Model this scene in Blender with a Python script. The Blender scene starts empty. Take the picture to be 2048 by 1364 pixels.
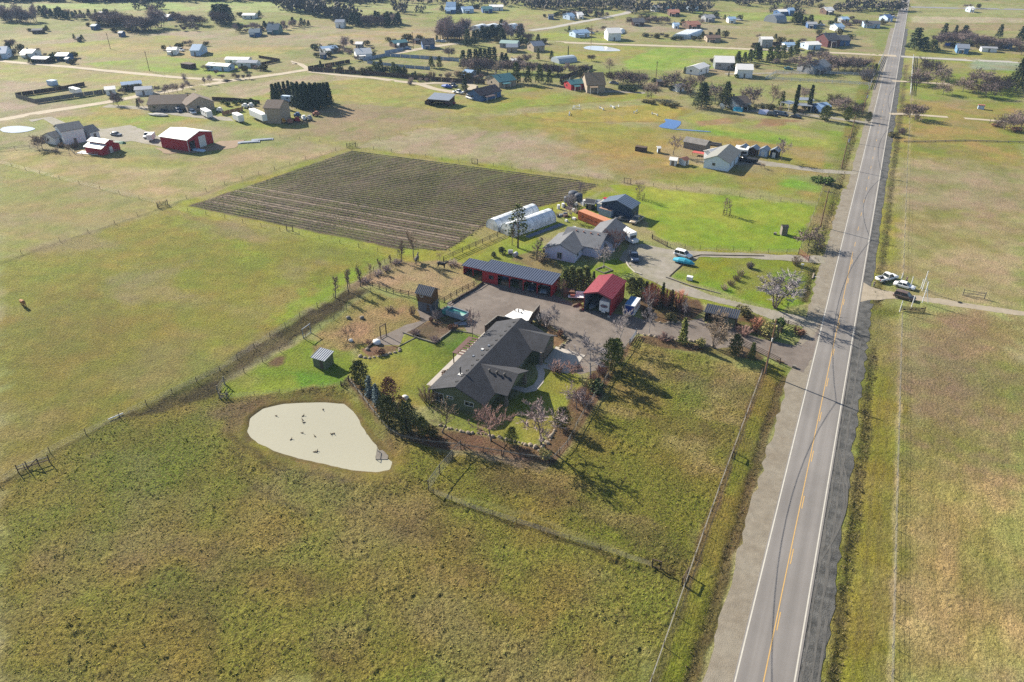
import bpy, bmesh, math, random
import numpy as np
from mathutils import Vector, Matrix, Euler
random.seed(7)
rng = np.random.default_rng(11)
S = bpy.context.scene
COL = S.collection

# ------------------------------------------------------------------ camera, sky, sun, exposure
FPX, CAMH, CX, CY = 1480.0, 80.0, 1024.0, 682.0          # focal length in photo pixels, flying height
PITCH = math.atan(892 / FPX)                              # look-down angle of the drone camera
YAW = math.radians(25.66)                                 # camera heading against the county road (road runs along +Y)
cam_data = bpy.data.cameras.new('camera')
cam = bpy.data.objects.new('camera', cam_data); COL.objects.link(cam)
cam.location = (0, 0, CAMH)
cam.rotation_euler = (math.pi / 2 - PITCH, 0, YAW)
cam_data.sensor_width = 36; cam_data.lens = 36 * FPX / 2048
cam_data.clip_start = 1; cam_data.clip_end = 20000
S.camera = cam

SUN_EL = math.radians(28.0)
SUN_DIR = Vector((-0.956 * math.cos(SUN_EL), 0.295 * math.cos(SUN_EL), math.sin(SUN_EL))).normalized()   # towards the sun
world = bpy.data.worlds.new('World'); S.world = world
world.use_nodes = True
wn = world.node_tree; wn.nodes.clear()
sky = wn.nodes.new('ShaderNodeTexSky'); sky.sky_type = 'NISHITA'; sky.sun_disc = False
sky.sun_elevation = SUN_EL
sky.sun_rotation = math.atan2(SUN_DIR.x, SUN_DIR.y)
sky.altitude = 400; sky.air_density = 1.0; sky.dust_density = 1.0
bg = wn.nodes.new('ShaderNodeBackground'); bg.inputs['Strength'].default_value = 0.066
wo = wn.nodes.new('ShaderNodeOutputWorld')
wn.links.new(sky.outputs[0], bg.inputs[0]); wn.links.new(bg.outputs[0], wo.inputs[0])
sd = bpy.data.lights.new('sun', 'SUN'); sd.energy = 5.0; sd.angle = math.radians(0.53); sd.color = (1.0, 0.93, 0.80)
sun = bpy.data.objects.new('sun', sd); COL.objects.link(sun); sun.location = (-200, 60, 200)
sun.rotation_euler = SUN_DIR.to_track_quat('Z', 'Y').to_euler()
S.view_settings.view_transform = 'Standard'; S.view_settings.look = 'None'
S.view_settings.exposure = 1.32; S.view_settings.gamma = 1.0; S.view_settings.use_curve_mapping = False
S.cycles.max_bounces = 5; S.cycles.diffuse_bounces = 2; S.cycles.glossy_bounces = 2
S.cycles.transparent_max_bounces = 6; S.cycles.volume_bounces = 0; S.cycles.transmission_bounces = 2
S.cycles.use_denoising = False

# ------------------------------------------------------------------ survey: photo pixel -> point in the place (metres)
_c, _s = math.cos(PITCH), math.sin(PITCH)
_cy, _sy = math.cos(YAW), math.sin(YAW)
def Q(px, py, z=0.0):
    u = (px - CX) / FPX; v = (py - CY) / FPX
    t = (z - CAMH) / (-_s - v * _c)
    r, f = u * t, (_c - v * _s) * t
    return (r * _cy - f * _sy, r * _sy + f * _cy)
def Q3(px, py, z=0.0):
    x, y = Q(px, py, z); return Vector((x, y, z))
def height_of(px, py, hpx):
    x, y = Q(px, py); f = -x * _sy + y * _cy
    v = (py - hpx - CY) / FPX
    return CAMH - f * (_s + v * _c) / (_c - v * _s)
def dist_of(px, py):
    x, y = Q(px, py); f = -x * _sy + y * _cy
    return f * _c + CAMH * _s
def mpp(px, py): return dist_of(px, py) / FPX             # metres per photo pixel there

# ------------------------------------------------------------------ materials
ALB = 0.56                                                # sunlit picture colour -> albedo
def lin(c):
    c = c / 255.0
    return c / 12.92 if c <= 0.04045 else ((c + 0.055) / 1.055) ** 2.4
def A(r, g, b, k=ALB): return (lin(r) * k, lin(g) * k, lin(b) * k)
MATS = {}
def mat(name, col, rough=0.8, var=0.18, scale=1.5, bump=0.0, bscale=8.0, metal=0.0, spec=0.3, stripe=None, col2=None, c2scale=0.6, c2amt=0.5, coat=0):
    if name in MATS: return MATS[name]
    m = bpy.data.materials.new(name); m.use_nodes = True
    nt = m.node_tree; N = nt.nodes; L = nt.links
    b = N['Principled BSDF']
    b.inputs['Roughness'].default_value = rough; b.inputs['Metallic'].default_value = metal
    b.inputs['Specular IOR Level'].default_value = spec
    if coat: b.inputs['Coat Weight'].default_value = coat
    tc = N.new('ShaderNodeTexCoord')
    base = None
    rgb = N.new('ShaderNodeRGB'); rgb.outputs[0].default_value = (*col, 1); base = rgb.outputs[0]
    if col2 is not None:
        n2 = N.new('ShaderNodeTexNoise'); n2.inputs['Scale'].default_value = c2scale; n2.inputs['Detail'].default_value = 4
        L.new(tc.outputs['Object'], n2.inputs['Vector'])
        rp = N.new('ShaderNodeValToRGB'); rp.color_ramp.elements[0].position = 0.5 - 0.25 * c2amt; rp.color_ramp.elements[1].position = 0.5 + 0.25
        L.new(n2.outputs['Fac'], rp.inputs[0])
        mx = N.new('ShaderNodeMix'); mx.data_type = 'RGBA'
        L.new(rp.outputs[0], mx.inputs[0]); L.new(base, mx.inputs[6]); mx.inputs[7].default_value = (*col2, 1); base = mx.outputs[2]
    n = N.new('ShaderNodeTexNoise'); n.inputs['Scale'].default_value = scale; n.inputs['Detail'].default_value = 6; n.inputs['Roughness'].default_value = 0.65
    L.new(tc.outputs['Object'], n.inputs['Vector'])
    mr = N.new('ShaderNodeMapRange'); mr.inputs[1].default_value = 0.25; mr.inputs[2].default_value = 0.75
    mr.inputs[3].default_value = 1 - var; mr.inputs[4].default_value = 1 + var
    L.new(n.outputs['Fac'], mr.inputs[0])
    mul = N.new('ShaderNodeMix'); mul.data_type = 'RGBA'; mul.blend_type = 'MULTIPLY'; mul.inputs[0].default_value = 1
    L.new(base, mul.inputs[6]); L.new(mr.outputs[0], mul.inputs[7]); base = mul.outputs[2]
    if stripe:                                            # (axis, period m, colour) : boards, sheets or courses
        ax, per, sc = stripe
        sp = N.new('ShaderNodeSeparateXYZ'); L.new(tc.outputs['Object'], sp.inputs[0])
        ma = N.new('ShaderNodeMath'); ma.operation = 'MULTIPLY'; ma.inputs[1].default_value = 1 / per
        L.new(sp.outputs[ax], ma.inputs[0])
        fr = N.new('ShaderNodeMath'); fr.operation = 'FRACT'; L.new(ma.outputs[0], fr.inputs[0])
        gt = N.new('ShaderNodeMath'); gt.operation = 'GREATER_THAN'; gt.inputs[1].default_value = 0.8; L.new(fr.outputs[0], gt.inputs[0])
        mx2 = N.new('ShaderNodeMix'); mx2.data_type = 'RGBA'
        L.new(gt.outputs[0], mx2.inputs[0]); L.new(base, mx2.inputs[6]); mx2.inputs[7].default_value = (*sc, 1); base = mx2.outputs[2]
    L.new(base, b.inputs['Base Color'])
    if bump:
        nb = N.new('ShaderNodeTexNoise'); nb.inputs['Scale'].default_value = bscale; nb.inputs['Detail'].default_value = 4
        L.new(tc.outputs['Object'], nb.inputs['Vector'])
        bp = N.new('ShaderNodeBump'); bp.inputs['Strength'].default_value = 1; bp.inputs['Distance'].default_value = bump
        L.new(nb.outputs['Fac'], bp.inputs['Height']); L.new(bp.outputs[0], b.inputs['Normal'])
    MATS[name] = m
    return m

# ------------------------------------------------------------------ mesh builder and object helpers
class MB:
    def __init__(s): s.v = []; s.f = []; s.m = []
    def add(s, vs, fs, mi=0):
        o = len(s.v); s.v += [tuple(p) for p in vs]
        for f in fs: s.f.append(tuple(i + o for i in f)); s.m.append(mi)
        return s
    def box(s, x0, x1, y0, y1, z0, z1, mi=0):
        return s.add([(x0, y0, z0), (x1, y0, z0), (x1, y1, z0), (x0, y1, z0), (x0, y0, z1), (x1, y0, z1), (x1, y1, z1), (x0, y1, z1)],
                     [(3, 2, 1, 0), (4, 5, 6, 7), (0, 1, 5, 4), (1, 2, 6, 5), (2, 3, 7, 6), (3, 0, 4, 7)], mi)
    def extr(s, poly, d, mi=0):                            # closed 3D polygon pushed along vector d
        n = len(poly); d = Vector(d); a = [Vector(p) for p in poly]; b = [p + d for p in a]
        return s.add(a + b, [tuple(range(n))[::-1], tuple(range(n, 2 * n))] + [(i, (i + 1) % n, n + (i + 1) % n, n + i) for i in range(n)], mi)
    def tube(s, p0, p1, r0, r1, n=6, mi=0, cap=False):
        p0 = Vector(p0); p1 = Vector(p1); d = (p1 - p0)
        if d.length < 1e-6: return s
        d.normalize(); u = d.orthogonal().normalized(); w = d.cross(u)
        vs = []
        for p, r in ((p0, r0), (p1, r1)):
            for i in range(n):
                a = 2 * math.pi * i / n; vs.append(p + (u * math.cos(a) + w * math.sin(a)) * r)
        fs = [(i, (i + 1) % n, n + (i + 1) % n, n + i) for i in range(n)]
        if cap: fs += [tuple(range(n))[::-1], tuple(range(n, 2 * n))]
        return s.add(vs, fs, mi)
    def loft(s, rings, mi=0, caps=True, closed=True):
        n = len(rings[0]); vs = [p for r in rings for p in r]; fs = []
        for k in range(len(rings) - 1):
            for i in range(n if closed else n - 1):
                j = (i + 1) % n; fs.append((k * n + i, k * n + j, (k + 1) * n + j, (k + 1) * n + i))
        if caps: fs += [tuple(range(n))[::-1], tuple(range((len(rings) - 1) * n, len(rings) * n))]
        return s.add(vs, fs, mi)
    def ball(s, c, rx, ry, rz, n=8, k=5, mi=0, jit=0):
        rings = []
        for a in range(k + 1):
            t = math.pi * (a / k - 0.5)
            t = max(-1.45, min(1.45, t))
            rings.append([(c[0] + rx * math.cos(t) * math.cos(6.2832 * i / n) * (1 + jit * (random.random() - .5)), c[1] + ry * math.cos(t) * math.sin(6.2832 * i / n) * (1 + jit * (random.random() - .5)), c[2] + rz * math.sin(t)) for i in range(n)])
        return s.loft(rings, mi)
    def mesh(s, name, mats, smooth=False):
        me = bpy.data.meshes.new(name); me.from_pydata(s.v, [], s.f)
        for m in (mats if isinstance(mats, (list, tuple)) else [mats]): me.materials.append(m)
        if any(s.m): me.polygons.foreach_set('material_index', s.m)
        if smooth: me.polygons.foreach_set('use_smooth', [True] * len(s.f))
        me.update(); return me
def link(name, me, parent=None, loc=None, rz=0.0, sc=None):
    o = bpy.data.objects.new(name, me); COL.objects.link(o)
    if parent is not None: o.parent = parent
    if loc is not None: o.location = loc
    if rz: o.rotation_euler = (0, 0, rz)
    if sc is not None: o.scale = sc if isinstance(sc, (tuple, list)) else (sc, sc, sc)
    return o
def part(name, mb, mats, parent, smooth=False, loc=None, rz=0.0, kind=None, label=None):
    o = link(name, mb.mesh(name, mats, smooth), parent, loc, rz)
    if kind: o['kind'] = kind
    if label: o['label'] = label
    return o
def tag(o, label, cat, group=None):
    o['label'] = label; o['category'] = cat
    if group: o['group'] = group
    return o
def thing(name, label, cat, loc=(0, 0, 0), rz=0.0, group=None):
    o = link(name, None, None, loc, rz); o.empty_display_size = 0.3
    return tag(o, label, cat, group)
def copy_tree(o, parent=None):
    c = o.copy(); COL.objects.link(c)
    if parent is not None: c.parent = parent
    for ch in list(o.children): copy_tree(ch, c)
    return c
def structure(name, mb, mats, smooth=False):
    o = link(name, mb.mesh(name, mats, smooth)); o['kind'] = 'structure'; return o
def rotl(x, y, a): return (x * math.cos(a) - y * math.sin(a), x * math.sin(a) + y * math.cos(a))

# ------------------------------------------------------------------ noise
def vnoise(x, y, seed=0):
    xi = np.floor(x).astype(np.int64); yi = np.floor(y).astype(np.int64)
    fx = x - xi; fy = y - yi; fx = fx * fx * (3 - 2 * fx); fy = fy * fy * (3 - 2 * fy)
    def h(a, b):
        n = (a * 374761393 + b * 668265263 + seed * 974711) & 0xFFFFFFFF
        n = ((n ^ (n >> 13)) * 1274126177) & 0xFFFFFFFF
        return ((n ^ (n >> 16)) & 0xFFFF) / 65535.0
    a = h(xi, yi); b = h(xi + 1, yi); c = h(xi, yi + 1); d = h(xi + 1, yi + 1)
    return (a * (1 - fx) + b * fx) * (1 - fy) + (c * (1 - fx) + d * fx) * fy
def fbm(x, y, seed=0, o=4):
    t = 0; amp = 0.5; tot = 0
    for i in range(o):
        t = t + amp * vnoise(x * 2 ** i + i * 17.3, y * 2 ** i - i * 9.1, seed + i); tot += amp; amp *= 0.55
    return t / tot
def wob(pts, step, amp, seed=0, closed=True):
    """polyline cut into short steps whose points wander a little: worn, uneven edges"""
    out = []; n = len(pts); rr = random.Random(seed)
    for i in range(n if closed else n - 1):
        a = Vector((*pts[i][:2], 0)); b = Vector((*pts[(i + 1) % n][:2], 0)); k = max(1, int((b - a).length / step))
        for j in range(k):
            p = a.lerp(b, j / k); out.append((p.x + rr.uniform(-amp, amp), p.y + rr.uniform(-amp, amp)))
    if not closed: out.append(tuple(pts[-1][:2]))
    return out
# ------------------------------------------------------------------ ground: one sheet to the horizon, field colours painted per vertex
yr = [26.0]
while yr[-1] < 1500: yr.append(yr[-1] * 1.0043)
while yr[-1] < 7000: yr.append(yr[-1] * 1.06)
yr = np.array([-3000, -1200, -400, -120, -30, 0, 14] + yr)
td = np.linspace(-1.16, 1.16, 840)
te = [1.16]
while te[-1] < 60: te.append(te[-1] * 1.35 if te[-1] > 1.5 else te[-1] + 0.05)
tt = np.concatenate([-np.array(te[1:])[::-1], td, np.array(te[1:])])
FF, TT = np.meshgrid(yr, tt, indexing='ij')
RR = TT * np.maximum(FF, 26.0)
RR = np.clip(RR, -6500, 6500)
GX = (RR * _cy - FF * _sy).ravel(); GY = (RR * _sy + FF * _cy).ravel()
DIST = np.hypot(RR, FF).ravel()
NV = GX.size
n_big = fbm(GX / 42, GY / 42, 3, 4); n_mid = fbm(GX / 11, GY / 11, 21, 4); n_sml = fbm(GX / 2.6, GY / 2.6, 33, 3)
ang = 0.35
n_str = fbm((GX * math.cos(ang) + GY * math.sin(ang)) / 30, (-GX * math.sin(ang) + GY * math.cos(ang)) / 5, 55, 4)
GC = np.zeros((NV, 3)); GC[:] = A(172, 168, 118)
TUS = np.full(NV, 0.25)                                   # tussock strength
GZ = np.zeros(NV)
WX = (fbm(GX / 3.5, GY / 3.5, 71, 3) - .5); WY = (fbm(GX / 3.5, GY / 3.5, 91, 3) - .5)
def W(pts): return [p if len(p) == 3 and p[2] == 'w' else Q(p[0], p[1]) for p in pts]
def sd_poly(x, y, P):
    P = np.array(P)[:, :2].astype(float); n = len(P); d2 = np.full(x.shape, 1e18); ins = np.zeros(x.shape, bool)
    for i in range(n):
        a = P[i]; b = P[(i + 1) % n]; e = b - a
        px = x - a[0]; py = y - a[1]
        t = np.clip((px * e[0] + py * e[1]) / max(e @ e, 1e-9), 0, 1)
        d2 = np.minimum(d2, (px - e[0] * t) ** 2 + (py - e[1] * t) ** 2)
        c = (a[1] > y) != (b[1] > y)
        xi = (b[0] - a[0]) * (y - a[1]) / ((b[1] - a[1]) if abs(b[1] - a[1]) > 1e-9 else 1e-9) + a[0]
        ins ^= c & (x < xi)
    return np.where(ins, 1, -1) * np.sqrt(d2)
def sd_line(x, y, P):
    d2 = np.full(x.shape, 1e18)
    for i in range(len(P) - 1):
        a = np.array(P[i][:2], float); e = np.array(P[i + 1][:2], float) - a
        px = x - a[0]; py = y - a[1]; t = np.clip((px * e[0] + py * e[1]) / max(e @ e, 1e-9), 0, 1)
        d2 = np.minimum(d2, (px - e[0] * t) ** 2 + (py - e[1] * t) ** 2)
    return np.sqrt(d2)
def mask(P, feather, line=None, wobble=1.0):
    P = [tuple(map(float, p[:2])) for p in P]; pa = np.array(P); ex = feather + (line or 0) + 2
    box = np.where((GX > pa[:, 0].min() - ex) & (GX < pa[:, 0].max() + ex) & (GY > pa[:, 1].min() - ex) & (GY < pa[:, 1].max() + ex))[0]
    wa = min(feather, 6) * 1.6 * wobble
    x = GX[box] + WX[box] * wa; y = GY[box] + WY[box] * wa
    d = sd_poly(x, y, P) if line is None else line / 2 - sd_line(x, y, P)
    t = np.clip(d / feather + 0.5, 0, 1)
    return box, t * t * (3 - 2 * t)
def paint(P, rgb, feather=2.0, tus=None, amt=1.0, line=None, rgb2=None, noise='mid', wobble=1.0):
    """polygon (or line of a width) in photo pixels -> field colour; rgb2 mixes in by a noise"""
    P = W(P); box, t = mask(P, feather, line, wobble); t = t * amt
    c = np.array(A(*rgb))[None, :]
    if rgb2 is not None:
        nn = {'mid': n_mid, 'big': n_big, 'str': n_str, 'sml': n_sml}[noise][box]
        k = np.clip((nn - 0.5) * 3.2 + 0.5, 0, 1)[:, None]; c = c * (1 - k) + np.array(A(*rgb2))[None, :] * k
    GC[box] = GC[box] * (1 - t[:, None]) + c * t[:, None]
    if tus is not None: TUS[box] = TUS[box] * (1 - t) + tus * t
def lower(P, dz, feather, line=None):
    P = W(P); box, t = mask(P, feather, line, 0.3); GZ[box] += dz * t
w = lambda a, b: (a, b, 'w')
POND = [(500, 862), (507, 838), (530, 820), (570, 811), (640, 808), (684, 811), (703, 826), (716, 850), (735, 880), (752, 902), (778, 924), (774, 936), (752, 940), (705, 936), (660, 926), (600, 912), (552, 898), (520, 884)]
# default land: straw green, patchy
k = np.clip((n_big - .5) * 3 + .5, 0, 1)[:, None]; GC[:] = GC * (1 - k) + np.array(A(150, 160, 92)) * k
k = np.clip((n_str - .55) * 4, 0, 1)[:, None] * 0.6; GC[:] = GC * (1 - k) + np.array(A(176, 164, 134)) * k
# --- far fields
paint([(0, 8), (330, 4), (600, 4), (690, 14), (560, 24), (350, 22), (0, 14)], (172, 192, 118), 8)
paint([(350, 20), (600, 6), (1000, 4), (1050, 22), (700, 26)], (180, 188, 128), 8, amt=.7)
paint([(0, 70), (300, 66), (640, 50), (820, 72), (620, 80), (400, 96), (150, 86), (0, 92)], (178, 168, 150), 6, rgb2=(178, 176, 122), noise='big')
paint([(0, 96), (340, 70), (520, 88), (620, 96), (520, 112), (330, 118), (120, 112)], (170, 176, 92), 5, rgb2=(186, 172, 118), noise='big')
paint([(160, 128), (330, 112), (400, 122), (520, 136), (430, 150), (180, 133)], (158, 180, 76), 3)
paint([(0, 122), (150, 128), (420, 158), (250, 180), (40, 190), (0, 195)], (182, 172, 128), 4, rgb2=(174, 176, 96), noise='str')
paint([(0, 160), (110, 165), (40, 205), (150, 215), (60, 235), (0, 240)], (182, 170, 142), 5)
paint([(60, 238), (260, 200), (290, 228), (430, 236), (330, 300), (190, 262)], (158, 176, 74), 3, rgb2=(172, 160, 90), noise='mid')
paint([(640, 70), (830, 56), (930, 62), (960, 80), (860, 84), (640, 92)], (186, 172, 108), 4, rgb2=(192, 180, 150), noise='str')
paint([(820, 60), (1000, 34), (1120, 52), (1090, 62), (940, 70)], (180, 170, 130), 4)
paint([(830, 32), (1060, 18), (1300, 22), (1230, 30), (900, 44)], (170, 178, 106), 6, amt=.8)
paint([(1080, 66), (1250, 66), (1240, 82), (1090, 80)], (166, 178, 84), 3)
paint([(1090, 88), (1300, 94), (1260, 128), (1130, 120), (1080, 104)], (172, 164, 98), 4, rgb2=(164, 172, 80), noise='str')
paint([(1240, 124), (1320, 94), (1570, 102), (1480, 130), (1390, 140), (1300, 140), (1260, 140)], (148, 182, 70), 3, rgb2=(166, 186, 86))
paint([(1200, 40), (1500, 52), (1420, 68), (1180, 62)], (176, 170, 140), 4)
paint([(1310, 20), (1700, 30), (1690, 40), (1520, 40), (1310, 32)], (164, 182, 96), 4)
paint([(1470, 46), (1540, 40), (1720, 52), (1710, 62), (1480, 60)], (176, 172, 128), 4)
paint([(1340, 84), (1750, 80), (1745, 104), (1350, 96)], (176, 168, 126), 4, amt=.8)
paint([(1830, 6), (2048, 10), (2048, 34), (1825, 32)], (170, 174, 120), 4)
paint([(1825, 32), (2048, 36), (2048, 46), (1822, 46)], (196, 188, 160), 3)
paint([(1820, 46), (2048, 50), (2048, 62), (1815, 58)], (172, 160, 122), 3)
paint([(1806, 98), (2048, 102), (2048, 118), (1805, 110)], (164, 166, 90), 3)
paint([(1805, 116), (2048, 128), (2048, 200), (1792, 200)], (142, 162, 66), 4, rgb2=(162, 166, 86))
paint([(1945, 120), (2048, 126), (2048, 142), (1940, 138)], (160, 176, 150), 2)
paint([(1792, 200), (2048, 205), (2048, 340), (1770, 340)], (150, 158, 70), 5, rgb2=(170, 150, 90), noise='mid')
paint([(1770, 310), (2048, 330), (2048, 620), (1835, 600), (1810, 560), (1735, 560)], (160, 154, 98), 6, rgb2=(178, 164, 126), noise='mid')
paint([(1835, 615), (2048, 640), (2048, 1000), (1800, 1000)], (152, 144, 86), 6, rgb2=(168, 148, 110), noise='mid', tus=.45)
paint([(1800, 960), (2048, 960), (2048, 1364), (1760, 1364)], (176, 158, 98), 14, rgb2=(206, 184, 126), noise='mid', tus=.5)
paint([(1690, 840), (1800, 620), (1810, 960), (1790, 1364), (1640, 1364)], (140, 138, 58), 4, rgb2=(156, 146, 70), noise='mid', tus=.4)
paint([(1730, 600), (1790, 615), (1755, 790), (1715, 820)], (118, 122, 54), 4, tus=.6)
paint([(1758, 330), (1800, 330), (1790, 560), (1735, 560)], (160, 156, 70), 3)
# --- fields between hedge, road and vineyard
paint([(330, 210), (620, 150), (860, 170), (1050, 205), (900, 250), (700, 300), (520, 260)], (176, 166, 98), 5, rgb2=(160, 170, 84), noise='str')
paint([(430, 175), (620, 150), (760, 152), (600, 170), (480, 200)], (184, 172, 140), 4)
paint([(650, 200), (800, 215), (900, 222), (840, 250), (720, 290), (560, 262)], (164, 152, 118), 6, rgb2=(158, 160, 92), noise='str')
paint([(560, 262), (720, 250), (880, 245), (710, 293), (600, 285)], (158, 162, 88), 6, amt=.7)
paint([(720, 292), (850, 255), (1000, 250), (1150, 280), (1250, 330), (1210, 362), (950, 322)], (184, 172, 142), 6, rgb2=(172, 166, 112), noise='big')
paint([(870, 240), (1050, 228), (1400, 268), (1700, 300), (1690, 370), (1500, 345), (1230, 350), (1100, 280)], (160, 160, 76), 6, rgb2=(176, 152, 88), noise='big')
paint([(1000, 170), (1200, 175), (1340, 195), (1060, 215), (990, 225)], (172, 160, 78), 4, rgb2=(150, 166, 70), noise='mid')
paint([(1050, 228), (1330, 207), (1390, 222), (1330, 245), (1100, 243)], (178, 166, 82), 3)
paint([(1360, 235), (1400, 228), (1720, 268), (1700, 300), (1560, 290), (1390, 262)], (140, 172, 62), 4, rgb2=(166, 172, 84), noise='mid')
paint([(1390, 243), (1480, 233), (1490, 245), (1400, 252)], (172, 142, 104), 2)
paint([(1530, 236), (1600, 240), (1560, 252), (1500, 256)], (160, 130, 96), 3)
paint([(1250, 360), (1500, 378), (1640, 404), (1670, 350), (1500, 330), (1300, 335)], (166, 152, 82), 5, rgb2=(146, 160, 70), noise='mid')
paint([(1580, 350), (1672, 352), (1660, 390), (1560, 372)], (132, 172, 58), 4)
paint([(1205, 368), (1290, 372), (1640, 412), (1625, 500), (1400, 500), (1310, 470), (1260, 400)], (140, 166, 50), 2.5, rgb2=(160, 172, 66), noise='mid', tus=.12)
paint([(1650, 300), (1700, 300), (1680, 430), (1640, 500), (1640, 400)], (156, 140, 76), 2, rgb2=(136, 152, 60))
paint([(1050, 215), (1200, 203), (1340, 207), (1380, 225), (1330, 243), (1150, 245), (1060, 235), (1045, 225), (1050, 215)][:8], (142, 110, 70), 1.2, line=1.2, amt=.55)
for px, py in [(1,99),(59,104),(75,63),(84,126),(105,280),(126,119),(134,263),(135,128),(157,79),(175,267),(189,54),(200,288),(202,29),(242,44),(242,68),(309,35),(333,34),(337,204),(344,100),(369,268),(392,199),(395,94),(499,32),(509,63),(547,53),(551,212),(646,119),(653,103),(656,99),(680,44),(686,27),(718,89),(724,103),(796,87),(796,92),(832,83),(855,83),(901,20),(902,9),(933,19),(939,152),(968,192),(973,18),(992,15),(1002,164),(1020,85),(1024,93),(1027,131),(1072,89),(1102,34),(1138,32),(1149,174),(1158,30),(1159,66),(1187,159),(1226,61),(1276,42),(1314,16),(1319,172),(1340,16),(1347,24),(1352,51),(1357,182),(1383,48),(1385,16),(1396,145),(1417,35),(1425,76),(1427,313),(1447,325),(1449,125),(1463,39),(1477,207),(1490,141),(1533,79),(1565,24),(1578,90),(1582,21),(1622,89),(1624,49),(1631,137),(1644,220),(1655,20),(1659,72),(1676,53),(1685,76),(1688,39),(1743,47),(1774,34),(1927,93),(1942,18),(1978,98),(2017,88)]:
    a, b = Q(px, py); r = 9 + (px * 7 % 8); paint([w(a + r * 1.3 * math.cos(i), b + r * math.sin(i)) for i in np.linspace(0, 5.6, 8)], (192, 178, 148), 8, amt=.55, rgb2=(160, 150, 116), noise='sml')
# --- far left
paint([(0, 300), (180, 300), (330, 318), (700, 300), (400, 400), (330, 408), (0, 330)], (168, 164, 92), 5, rgb2=(186, 170, 126), noise='mid')
paint([(0, 330), (180, 372), (330, 408), (340, 415), (0, 518)], (168, 158, 96), 4, rgb2=(152, 162, 78), noise='str')
paint([(0, 520), (340, 417), (560, 460), (800, 508), (760, 535), (700, 575), (590, 635), (440, 738), (0, 960)], (156, 148, 66), 4, rgb2=(144, 148, 56), noise='str', tus=.45)
paint([(0, 640), (200, 560), (330, 680), (420, 730), (0, 950)], (150, 138, 66), 12, rgb2=(128, 124, 58), noise='mid', tus=.5, amt=.7)
paint([(330, 440), (420, 450), (520, 500), (560, 560), (500, 520), (400, 470)], (150, 164, 52), 6, amt=.8)
paint([(545, 640), (640, 560), (770, 515), (700, 572), (600, 630)], (138, 168, 44), 6, tus=.25)
paint([(320, 425), (430, 440), (520, 480), (420, 470)], (150, 136, 96), 6, amt=.6)
# --- near pastures
paint([(0, 965), (240, 838), (430, 745), (500, 790), (690, 770), (870, 900), (1000, 930), (1110, 930), (1275, 675), (1520, 745), (1380, 1190), (1290, 1364), (0, 1364)], (150, 137, 60), 3, rgb2=(126, 128, 46), noise='mid', tus=1.0)
paint([(0, 1020), (420, 830), (600, 960), (860, 1010), (1340, 1180), (1260, 1364), (0, 1364)], (156, 142, 70), 16, rgb2=(132, 133, 52), noise='big', tus=1.0, amt=.8)
paint([(600, 1364), (900, 1120), (1330, 1190), (1270, 1364)], (160, 142, 76), 14, rgb2=(142, 134, 60), noise='mid', amt=.6)
for (px, py, r) in [(1330, 745, 5), (1470, 800, 4), (1425, 822, 3), (1410, 770, 4), (1300, 705, 4), (1480, 745, 5), (1390, 690, 3), (1365, 895, 3), (1240, 820, 3), (1400, 925, 3), (1230, 690, 3), (1450, 830, 3.2), (1380, 885, 2.5)]:
    a, b = Q(px, py); paint([w(a + r * math.cos(i) * 1.5, b + r * .8 * math.sin(i)) for i in np.linspace(0, 5.6, 8)], (190, 168, 112), 3.2, amt=.62, rgb2=(150, 134, 78), noise='sml')
a, b = Q(1382, 760); paint([w(a + 3.4 * math.cos(i) * 1.3, b + 2 * math.sin(i)) for i in np.linspace(0, 5.6, 8)], (96, 82, 58), 3, amt=.8)
paint([(150, 860), (430, 830), (500, 960), (300, 1060), (150, 1000)], (104, 124, 34), 14, amt=.6)
# earth dam round the pond, mud
paint([(430, 810), (500, 790), (680, 775), (760, 830), (800, 900), (790, 960), (650, 960), (470, 870)], (122, 116, 56), 5, tus=1.1, rgb2=(126, 108, 62), noise='sml')
paint([(440, 810), (520, 800), (460, 860), (480, 900), (440, 870)], (108, 84, 58), 3, amt=.7)
paint([(470, 880), (560, 940), (700, 965)], (66, 58, 36), 1.2, line=.9, amt=.7)
paint([(455, 900), (520, 985), (640, 1040)], (82, 72, 44), 1.4, line=.8, amt=.55)
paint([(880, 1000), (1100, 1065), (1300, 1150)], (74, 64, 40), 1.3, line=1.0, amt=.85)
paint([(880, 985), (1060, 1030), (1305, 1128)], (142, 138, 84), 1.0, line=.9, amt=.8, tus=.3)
paint([(1000, 955), (1130, 1000), (1260, 1060), (1370, 1110)], (84, 70, 46), 4, line=3.5, amt=.65, rgb2=(120, 104, 66), noise='sml')
paint([(1285, 1110), (1345, 1120), (1375, 1165), (1310, 1150)], (82, 62, 44), 3, amt=.75)
# mud track along the fence
paint([(225, 848), (430, 742), (540, 668), (600, 636), (700, 578), (735, 580), (665, 632), (600, 672), (545, 704), (470, 752), (442, 790), (340, 815)], (70, 61, 38), 2.5, rgb2=(52, 45, 30), noise='sml', tus=.8)
paint([(235, 840), (430, 738), (540, 662), (600, 632)], (110, 104, 52), 1.6, line=1.0, amt=.7)
paint([(330, 812), (440, 750), (560, 680), (640, 628)], (104, 96, 52), 2.0, line=1.4, amt=.6)
paint(POND + POND[:1], (104, 90, 64), 1.8, line=1.6, amt=.85, tus=.2)
paint([(240, 838), (100, 907), (50, 940), (-60, 1002)], (78, 72, 40), 1.2, line=1.1, amt=.75)
paint([(-20, 535), (120, 484), (230, 449), (320, 417)], (104, 104, 58), 1.5, line=1.2, amt=.7)
paint([(332, 414), (450, 372), (580, 331), (705, 294)], (112, 112, 58), 1.5, line=1.2, amt=.6)
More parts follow.
